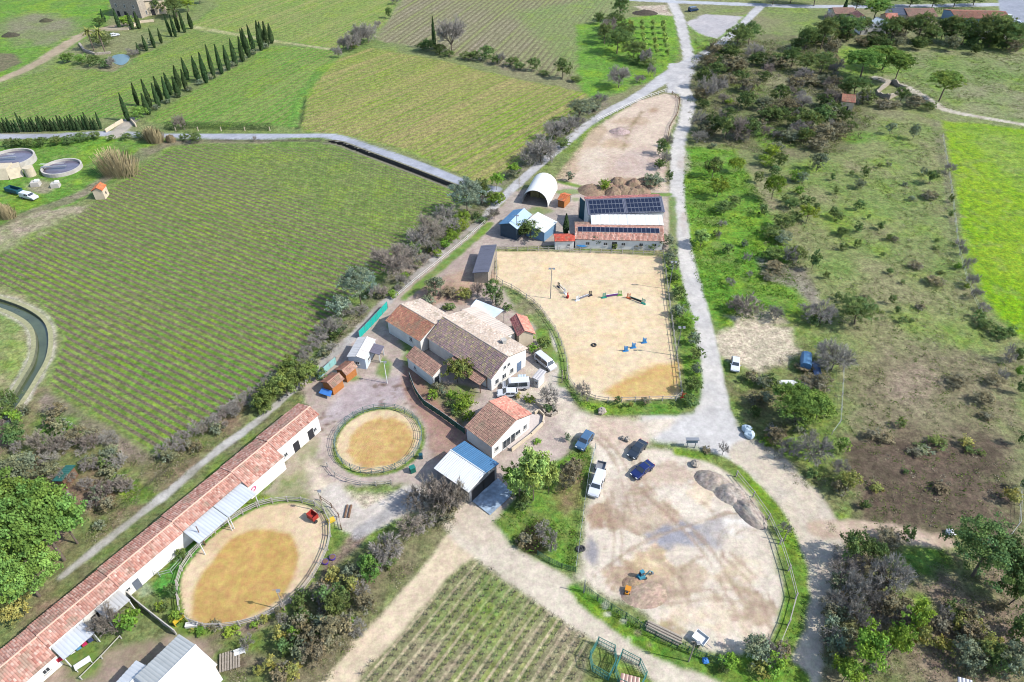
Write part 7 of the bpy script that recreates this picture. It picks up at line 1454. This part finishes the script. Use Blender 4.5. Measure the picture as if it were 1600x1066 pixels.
trailer('small open grey trailer above the white pickup van', (940, 727), (936, 740), 1.5, .5, GALV); trailer('dark open trailer hitched behind the white pickup by the tanks', (33, 304), (14, 299), 1.9, 1.0, GREENT); trailer('blue arched horse trailer beside the clearing', (1257, 563), (1256, 582), 2.0, 2.4, mat('blue_trailer', C(84, 128, 164), .5), 'horse_trailer', True)
trailer('flat blue trailer beside the horse trailer', (1272, 570), (1278, 597), 1.4, .25, mat('blue_flatbed', C(96, 120, 156), .6)); trailer('white boat trailer tilted by the lot fence', (1102, 1008), (1084, 994), 1.5, .45, FRAMEW); trailer('red box trailer standing inside the oval paddock', (494, 808), (486, 815), 1.5, .9, mat('red_paint', C(176, 56, 46), .6))
ub = MB(); a, b = G(1214, 598), G(1267, 603); d = b-a; L = np.linalg.norm(d); Vv = []; 
for i in range(9):
    f = i/8; w = .75*math.sin(math.pi*(.12+.76*f))**.6
    for k in range(7): an = math.pi*k/6; Vv.append((-L/2+L*f, -w*math.cos(an), .1+.7*math.sin(an)*w/.75))
ub.add(Vv, [(i*7+k, i*7+k+1, (i+1)*7+k+1, (i+1)*7+k) for i in range(8) for k in range(6)]); o = ub.build('rowing_boat', FRAMEW, None, loc=(a+b)/2); o.rotation_euler[2] = math.atan2(d[1], d[0]); tag(o, 'long white upturned boat lying on the grass by the trailers', 'boat')
# mini excavator and dumper
def excavator(label, px, py, rz, col, small=False):
    c = G(px, py); t = thing('mini_excavator', label, 'excavator', c, rz); t.scale = (.62,)*3; pm = paint('excavator_'+col[0], col[1])
    for s in (-.65, .65):
        m = MB(); m.box((0, s, .3), (2.0, .38, .5), taper=.92); m.build('track', TYRE, t)
    m = MB(); m.box((-.3, 0, .85), (1.7, 1.4, .6), taper=.92); m.build('body', pm, t)
    m = MB(); m.box((-.1, .25, 1.75), (1.0, .9, 1.3), taper=.88); cb = m.build('cab', GLASS, t); m = MB(); m.box((-.1, .25, 2.44), (1.0, .9, .1)); m.build('cab_roof', pm, cb)
    m = MB(); m.tube((.6, -.2, .9), (1.7, -.2, 2.3), .14, .12, 6); m.build('boom', pm, t); m = MB(); m.tube((1.7, -.2, 2.3), (2.7, -.2, 1.1), .11, .09, 6); m.build('stick', pm, t)
    m = MB(); m.box((2.7, -.2, .75), (.55, .6, .6), taper=.7); m.build('bucket', GALV, t); m = MB(); m.box((-1.2, 0, .35), (.12, 1.7, .45)); m.build('blade', pm, t)
excavator('teal mini excavator on the earth lot', 1003, 903, .4, ('teal', (70, 150, 170)))
c = G(980, 926); t = thing('mini_dumper', 'orange mini dumper beside the earth pile', 'dumper', c, 1.2); t.scale = (.6,)*3; OR = paint('orange_machine', (226, 150, 40))
m = MB(); m.box((.5, 0, .9), (1.2, 1.2, .6), taper=1.15); m.build('skip', OR, t); m = MB(); m.box((-.5, 0, .7), (.9, 1.0, .6)); m.build('body', OR, t); m = MB(); m.box((-.5, 0, 1.15), (.45, .5, .3)); m.build('seat', BLACK, t)
for x in (-.6, .6):
    for s in (-.65, .65): m = MB(); m.tube((x, s-.1, .35), (x, s+.1, .35), .36, .36, 12); m.build('wheel', TYRE, t)
# ------------------------------------------------------------------ mounds
def mound(name, label, px, py, rx, ry, h, m, seed, rz=0.0, cat='heap', group=None, c1=(150, 132, 112), c2=(122, 104, 88)):
    n = 26; xs = np.linspace(-1, 1, n); X, Y = np.meshgrid(xs, xs); r = np.hypot(X, Y); z = np.clip(1-r**1.6, -.05, 1)*(.7+.6*fbm(X*3, Y*3, 1, 3, seed))
    z = np.where(r > 1, -.05, z); V = np.stack([X*rx, Y*ry, z*h-.03], -1).reshape(-1, 3); I = np.arange(n*n).reshape(n, n); F = np.stack([I[:-1, :-1], I[:-1, 1:], I[1:, 1:], I[1:, :-1]], -1).reshape(-1, 4)
    V[:, 2] += (RNG.random(len(V))-.5)*h*.16*(r.ravel() < .95)
    rr = r.ravel(); F = F[(rr[F] < 1.06).any(1)]; t = fbm(X.ravel()*rx, Y.ravel()*ry, .9, 3, seed+4)[:, None]; col = C(*c1)*(1-t)+C(*c2)*t
    return tag(obj(name, npmesh(name, V, F, m, False, col*(.8+.4*RNG.random(len(V)))[:, None]), None, G(px, py), rz), label, cat, group)
MG = 'manure heaps by the sand paddock'
for i, (px, py, r, h) in enumerate(sorted([(925, 298, 4.2, 1.6), (952, 294, 2.6, 1.4), (966, 288, 3.2, 2.2), (975, 300, 3.2, 2.0), (990, 292, 3.4, 2.3), (1001, 300, 3.0, 1.8), (1008, 286, 3.2, 1.8), (960, 302, 3.0, 1.7), (988, 302, 2.8, 1.6)])):
    mound('manure_heap', 'rounded brown manure heap in the row below the sand paddock, %s' % (ORD[i] if i < 8 else 'rightmost'), px, py, r, r*.9, h, GEARTH, 20+i, group=MG, c1=(164, 142, 118), c2=(136, 114, 94))
mound('straw_heap', 'large grey straw manure heap nearest the junction', 1113, 752, 3.2, 2.2, 1.3, GEARTH, 31, -.5, c1=(196, 186, 172), c2=(140, 122, 108)); mound('straw_heap', 'long grey straw manure heap in the middle of three', 1142, 772, 3.2, 2.3, 1.4, GEARTH, 32, -.6, c1=(200, 190, 178), c2=(146, 130, 116)); mound('straw_heap', 'lowest of the three grey straw manure heaps', 1170, 800, 3.8, 1.9, 1.2, GEARTH, 33, -1.1, c1=(194, 184, 170), c2=(142, 126, 112))
mound('earth_pile', 'brown earth pile beside the orange dumper', 1006, 928, 3.4, 2.4, .8, GEARTH, 34, c1=(188, 166, 144), c2=(166, 144, 124)); mound('earth_pile', 'small earth pile beside the teal excavator', 993, 912, 2.0, 1.4, .6, GEARTH, 35, c1=(186, 160, 130), c2=(160, 134, 108))
mound('dark_heap', 'dark heap on the pale ground beside the young orchard', 1008, 21, 6.5, 4.5, 1.5, GEARTH, 36, c1=(92, 84, 72), c2=(72, 66, 58)); mound('dark_heap', 'small dark heap on the far left meadow, upper one', 72, 33, 3.2, 2.6, 1.2, GEARTH, 37, c1=(88, 88, 66), c2=(80, 76, 62)); mound('dark_heap', 'dark heap on the far left meadow, lower one', 17, 56, 4, 3, 1.5, GEARTH, 38, c1=(84, 82, 66), c2=(76, 72, 60))
mound('gravel_heap', 'pinkish gravel heap on the sand paddock', 968, 206, 3.6, 2.6, 1.1, GEARTH, 39, c1=(186, 166, 158), c2=(164, 144, 136))
def boulder(label, px, py, r, m, seed, name='boulder', cat='boulder'):
    rng = np.random.default_rng(seed); V, F = [], []; n, k = 8, 5
    for j in range(k+1):
        for i in range(n): a = 6.2832*i/n; b = math.pi*j/k; q = .8+.4*rng.random(); V.append((r*q*math.sin(b)*math.cos(a), r*q*math.sin(b)*math.sin(a), r*.75*q*math.cos(b)+r*.5))
    F = [(j*n+i, (j+1)*n+i, (j+1)*n+(i+1) % n, j*n+(i+1) % n) for j in range(k) for i in range(n)]; tag(obj(name, npmesh(name, V, F, m), None, G(px, py)), label, cat)
boulder('pale boulder on the verge below the arena', 940, 645, .9, STONE, 3); boulder('grey boulder at the lot edge near the straw heaps', 1086, 727, .8, STONE, 4); boulder('dark stone on the yard near the saloon', 980, 688, .6, STONE, 5); boulder('second dark stone on the yard near the saloon', 973, 686, .5, STONE, 6)
BAG = mat('pale_blue_sacking', C(196, 214, 224), .7, var=.1); boulder('pale blue wrapped bale beside the junction, upper one', 1166, 673, .9, BAG, 7, 'wrapped_bale', 'bale'); boulder('pale blue wrapped bale beside the junction, lower one', 1171, 682, 1.0, BAG, 8, 'wrapped_bale', 'bale')
boulder('white sack at the meadow edge by the track', 1484, 834, .7, FRAMEW, 9, 'sack', 'sack'); boulder('blue sack beside the wire fence end', 1102, 1034, .5, mat('blue_sack', C(70, 140, 210), .6), 10, 'sack', 'sack')
# ------------------------------------------------------------------ lamp posts and poles
def lamp(label, px, py, h, heads=2, name='floodlight_pole', rz=0.0, m=GALV):
    c = G(px, py); t = thing(name, label, 'lamp post', c, rz); q = MB(); q.tube((0, 0, -.1), (0, 0, h), .10, .06, 8); q.build('pole', m, t)
    if heads:
        q = MB(); q.box((0, 0, h), (1.1, .08, .08)); q.build('crossarm', m, t)
        for s in ((-.45, .45) if heads == 2 else (.3,)): q = MB(); q.box((s, -.15, h+.05), (.5, .35, .3)); o = q.build('lamp_head', GALV, t); q = MB(); q.box((s, -.33, h+.0), (.4, .03, .2)); q.build('lens', LAMP, o)
lamp('floodlight pole standing inside the arena near the jumps', 860, 467, 8.2); lamp('floodlight pole on the right arena fence, upper one', 1045, 452, 7.5); lamp('floodlight pole on the right arena fence, lower one', 1056, 556, 7.5); lamp('floodlight pole on the lower fence of the oval paddock', 445, 954, 5.5, 1, m=WOODG); lamp('wooden lamp pole at the top of the oval paddock', 506, 800, 5.5, 1, m=WOODG)
lamp('dark leaning pole between stable awning and oval paddock', 321, 852, 5.0, 0, 'utility_pole', m=WOODB); lamp('pale wooden pole on the verge below the earth lot', 1076, 1034, 5.5, 1, 'utility_pole', m=WOODG); lamp('thin white lamp pole on the lawn by the mobile home', 605, 599, 5.6, 1, 'lamp_post', m=FRAMEW); lamp('utility pole beside the narrow lane near the white tunnel', 811, 306, 6.5, 0, 'utility_pole', m=WOODG); lamp('utility pole in front of the blue-roofed shed', 807, 372, 6.5, 1, 'utility_pole', m=GALV); lamp('short bare post at the edge of the earth lot', 1224, 846, 3.2, 0, 'utility_pole', m=WOODG); lamp('utility pole at the mesh fence corner', 912, 926, 3.4, 0, 'utility_pole', m=GALV)
# ------------------------------------------------------------------ jumps
def stand(t, p, ang, m, h=1.5, w=.7):
    q = MB(); d = np.array((math.cos(ang), math.sin(ang), 0)); p = np.asarray(p, float)
    q.box(p+np.array((0, 0, h/2)), (.1, .1, h), ang); q.box(p+d*w+np.array((0, 0, h*.4)), (.08, .08, h*.8), ang); q.box(p+d*w/2+np.array((0, 0, .06)), (w+.5, .5, .1), ang)
    for z in (.35, .65, .95, 1.2):
        if z < h*.8: q.box(p+d*w/2+np.array((0, 0, z)), (w, .05, .13), ang)
    return q.build('wing', m, t)
def jump(label, a, b, m1, m2, pm, n=3, panel=None):
    A, B = G(*a), G(*b); c = (A+B)/2; t = thing('show_jump', label, 'jump', c); A = A-c; B = B-c; d = (B-A)/np.linalg.norm(B-A); an = math.atan2(d[1], d[0]); stand(t, A, an+math.pi, m1); stand(t, B, an, m2)
    for i in range(n): q = MB(); z = .3+.38*i; q.tube(A+np.array((0, 0, z)), B+np.array((0, 0, z)), .06, .06, 6); q.build('pole', pm[i % len(pm)], t)
    if panel is not None: q = MB(); q.box((0, 0, .45), (np.linalg.norm(B-A)*.9, .15, .5), an); q.build('filler', panel, t)
JT, JW, JR, JB, JP, JK, JO = [mat('jump_'+n, C(*c), .6, var=.05) for n, c in (('teal', (30, 150, 130)), ('white', (236, 236, 236)), ('red', (200, 60, 50)), ('blue', (60, 140, 200)), ('purple', (110, 60, 130)), ('black', (40, 40, 48)), ('orange', (220, 110, 50)))]
jump('black and white show jump beside the floodlight pole', (874, 450), (882, 458), JK, JW, [JW, JK]); jump('grey and white show jump with solid filler', (904, 469), (920, 463), JW, JK, [JW], 2, mat('jump_grey', C(130, 130, 140), .6)); jump('teal and purple show jump in the middle of the arena', (946, 465), (966, 462), JT, mat('jump_green', C(110, 160, 70), .6), [JP, JW], 2, JP); jump('orange and teal show jump with dark filler', (984, 467), (1003, 474), JO, JT, [JK, JT], 2, JK)
def jstand(label, px, py, m, ang): c = G(px, py); t = thing('jump_stand', label, 'jump stand', c); stand(t, (0, 0, 0), ang, m); q = MB(); q.box((.35, .0, .5), (.5, .05, .9), ang); q.build('board', m, t)
jstand('blue jump stand, left of the three', 975, 549, JB, .2); jstand('blue jump stand, middle of the three', 987, 544, JB, .2); jstand('blue jump stand, right of the three', 1004, 536, JB, .2); jstand('red jump stand beside the black and white jump', 886, 466, JR, 1.2); jstand('red and white jump stand in the lower arena corner', 1065, 622, JR, .1)
for (px, py, lab) in ((928, 540, 'brown tyre ring lying on the arena sand'), (905, 859, 'black tyre at the fence of the earth lot, left one'), (909, 858, 'black tyre at the fence of the earth lot, right one')):
    V, F = [], []; N, K = 18, 8
    for i in range(N):
        for k in range(K): a = 6.2832*i/N; b = 6.2832*k/K; r = .42+.16*math.cos(b); V.append((r*math.cos(a), r*math.sin(a), .16+.15*math.sin(b)))
    F = [(i*K+k, ((i+1) % N)*K+k, ((i+1) % N)*K+(k+1) % K, i*K+(k+1) % K) for i in range(N) for k in range(K)]; tag(obj('tyre', npmesh('tyre', V, F, TYRE, True), None, G(px, py)), lab, 'tyre')
# ------------------------------------------------------------------ small things
def boxes(name, label, cat, px, py, rz, parts, group=None):
    t = thing(name, label, cat, G(px, py), rz, group)
    for nm, c, d, m in parts: q = MB(); q.box(c, d); q.build(nm, m, t)
    return t
boxes('notice_board', 'grey notice board on posts beside the junction', 'notice board', 1079, 700, 0, [('post', (-.7, 0, .9), (.12, .12, 1.8), GALV), ('post', (.7, 0, .9), (.12, .12, 1.8), GALV), ('board', (0, -.02, 1.7), (2.0, .1, .8), mat('board_blue_grey', C(120, 136, 150), .5)), ('roof', (0, .1, 2.2), (2.3, .7, .1), GALV)])
boxes('waste_bin', 'dark green wheeled bin at the round pen, lower one', 'bin', 645, 737, .5, [('body', (0, 0, .6), (.9, .8, 1.1), mat('bin_green', C(30, 110, 96), .5)), ('lid', (0, 0, 1.2), (.96, .86, .1), mat('bin_lid', C(40, 130, 116), .5))]); boxes('waste_bin', 'small dark bin at the round pen, upper one', 'bin', 658, 716, .2, [('body', (0, 0, .5), (.6, .6, .9), GREENT), ('lid', (0, 0, 1.0), (.66, .66, .08), GREENT)])
boxes('waste_bin', 'grey bin between hangar and house roof', 'bin', 733, 684, .3, [('body', (0, 0, .5), (.7, .7, 1.0), BLUEW), ('lid', (0, 0, 1.05), (.76, .76, .08), BLUEW)])
boxes('white_table', 'white garden table on the grass by the stable', 'table', 132, 1040, .75, [('top', (0, 0, .72), (2.0, .9, .06), FRAMEW)]+[('leg', (x, y, .35), (.08, .08, .7), FRAMEW) for x in (-.9, .9) for y in (-.35, .35)])
boxes('pallet_stack', 'stack of wooden pallets below the oval paddock', 'pallets', 360, 1034, .3, [('plank', (x, 0, .35+.02*(i % 3)), (.22, 2.6, .12), WOODG) for i, x in enumerate(np.linspace(-1.2, 1.2, 8))]+[('bearer', (0, y, .15), (2.6, .14, .26), WOODG) for y in (-1, 0, 1)])
boxes('garden_bench', 'white painted bench beside the pallet stack', 'bench', 376, 1022, .4, [('seat', (0, 0, .45), (1.4, .5, .07), FRAMEW), ('backrest', (0, .28, .75), (1.4, .06, .5), FRAMEW), ('leg', (-.6, 0, .2), (.08, .45, .44), FRAMEW), ('leg', (.6, 0, .2), (.08, .45, .44), FRAMEW)])
wl = thing('washing_line', 'washing line with red, white and blue laundry by the stable', 'washing line', G(124, 1022), .75)
for x in (-2.4, 2.4): q = MB(); q.tube((x, 0, 0), (x, 0, 1.8), .04, .04, 6); q.build('post', GALV, wl)
q = MB(); q.tube((-2.4, 0, 1.75), (2.4, 0, 1.75), .015, .015, 4); q.build('line', WIRE, wl)
for i, cc in enumerate(((200, 50, 70), (70, 110, 170), (230, 230, 230), (90, 150, 190), (196, 40, 90), (60, 70, 110))): q = MB(); q.box((-2+i*.78, 0, 1.3), (.6, .12, .8)); q.build('cloth', mat('laundry_%d' % i, C(*cc), .9), wl)
ps = thing('parasol', 'folded magenta parasol beside the farmhouse end wall', 'parasol', G(795, 585)); q = MB(); q.tube((0, 0, 0), (0, 0, 2.5), .04, .04, 6); q.build('pole', FRAMEW, ps); q = MB(); q.tube((0, 0, 1.0), (0, 0, 2.5), .55, .08, 9); q.build('canopy', mat('magenta_cloth', C(206, 50, 120), .8), ps)
mono('kiosk', 'small white flat-roofed kiosk beside the parked minibus', [(831, 590, 2.3), (842, 595, 2.3), (850, 578, 2.6), (838, 574, 2.6)], WHITE, ('metal', (206, 200, 196), .5), [(0, .5, .8, .7, .8, 'window')]); mono('greenhouse', 'little glass lean-to next to the white kiosk', [(809, 594, 1.5), (822, 594, 1.5), (824, 586, 1.9), (811, 585, 1.9)], mat('glasshouse_panel', C(170, 190, 200), .3), ('metal', (196, 214, 226), .5))
tp_ = thing('trampoline', 'round blue trampoline beside the tiled barn', 'trampoline', G(909, 384)); q = MB(); N = 24; q.tube((0, 0, .8), (0, 0, .9), 1.9, 1.9, N); q.build('pad', JB, tp_); q = MB(); q.tube((0, 0, .9), (0, 0, .93), 1.5, 1.5, N); q.build('bed', mat('blue_mat', C(50, 130, 190), .7), tp_)
for i in range(4): q = MB(); a = i*1.57+.4; q.tube((1.7*math.cos(a), 1.7*math.sin(a), 0), (1.7*math.cos(a), 1.7*math.sin(a), .82), .04, .04, 6); q.build('leg', GALV, tp_)
lg = thing('log_pile', 'pile of grey logs beside the lot mesh fence', 'logs', G(1036, 990), -.5)
for i in range(7): q = MB(); z = .2 if i < 4 else .5; y = (-.6+.4*i) if i < 4 else (-.4+.4*(i-4)); q.tube((-2.6+random.random()*.4, y, z), (2.4+random.random()*.4, y, z), .19, .17, 7); q.build('log', WOODG, lg)
boxes('play_slide', 'yellow slide at the lower left of the oval paddock', 'slide', 281, 972, .9, [('slide', (0, 0, .6), (1.6, .5, .1), mat('yellow_plastic', C(224, 190, 60), .5)), ('ladder', (-.7, 0, .5), (.1, .5, 1.0), mat('yellow_plastic', (1, 1, 1))), ('platform', (-.5, 0, 1.0), (.5, .5, .08), mat('yellow_plastic', (1, 1, 1)))])
boxes('water_trough', 'white trough lying at the oval paddock fence', 'trough', 300, 978, .1, [('side', (0, -.3, .25), (1.6, .06, .5), FRAMEW), ('side', (0, .3, .25), (1.6, .06, .5), FRAMEW), ('end', (-.77, 0, .25), (.06, .54, .5), FRAMEW), ('end', (.77, 0, .25), (.06, .54, .5), FRAMEW), ('bottom', (0, 0, .05), (1.5, .54, .06), FRAMEW)])
boxes('yellow_wheelbarrow', 'yellow barrow on the small lawn by the oval paddock', 'barrow', 518, 816, .6, [('tray', (0, 0, .5), (1.2, .8, .35), mat('yellow_plastic', (1, 1, 1))), ('leg', (-.4, .3, .2), (.06, .06, .4), GALV), ('leg', (-.4, -.3, .2), (.06, .06, .4), GALV), ('handle', (-1, .3, .55), (.9, .05, .05), GALV), ('handle', (-1, -.3, .55), (.9, .05, .05), GALV)])
for i, (px, py, lab) in enumerate(((509, 880, 'violet tub beside the oval paddock, left one'), (520, 873, 'violet tub beside the oval paddock, right one'))):
    t = thing('flower_tub', lab, 'tub', G(px, py)); q = MB(); q.tube((0, 0, 0), (0, 0, .5), .4, .5, 12); q.build('pot', mat('violet_plastic', C(90, 60, 170), .6), t); q = MB(); q.tube((0, 0, .5), (0, 0, .56), .44, .4, 12); q.build('soil', WOODB, t)
for px, py, lab in ((541, 800, 'dark log lying upright by the small lawn, left'), (547, 800, 'dark log lying upright by the small lawn, right')): q = MB(); q.tube((0, -1.2, .2), (0, 1.2, .2), .18, .18, 8); tag(q.build('log', WOODB, None, loc=G(px, py)), lab, 'log')
for i, (px, py) in enumerate(((878, 590), (878, 598), (884, 592))): q = MB(); q.box((0, 0, .9), (.16, .16, 1.9)); tag(q.build('gate_post', WOODG, None, loc=G(px, py)), ('upper grey post of the arena gate', 'lower grey post of the arena gate', 'inner grey post of the arena gate')[i], 'post', 'arena gate posts')
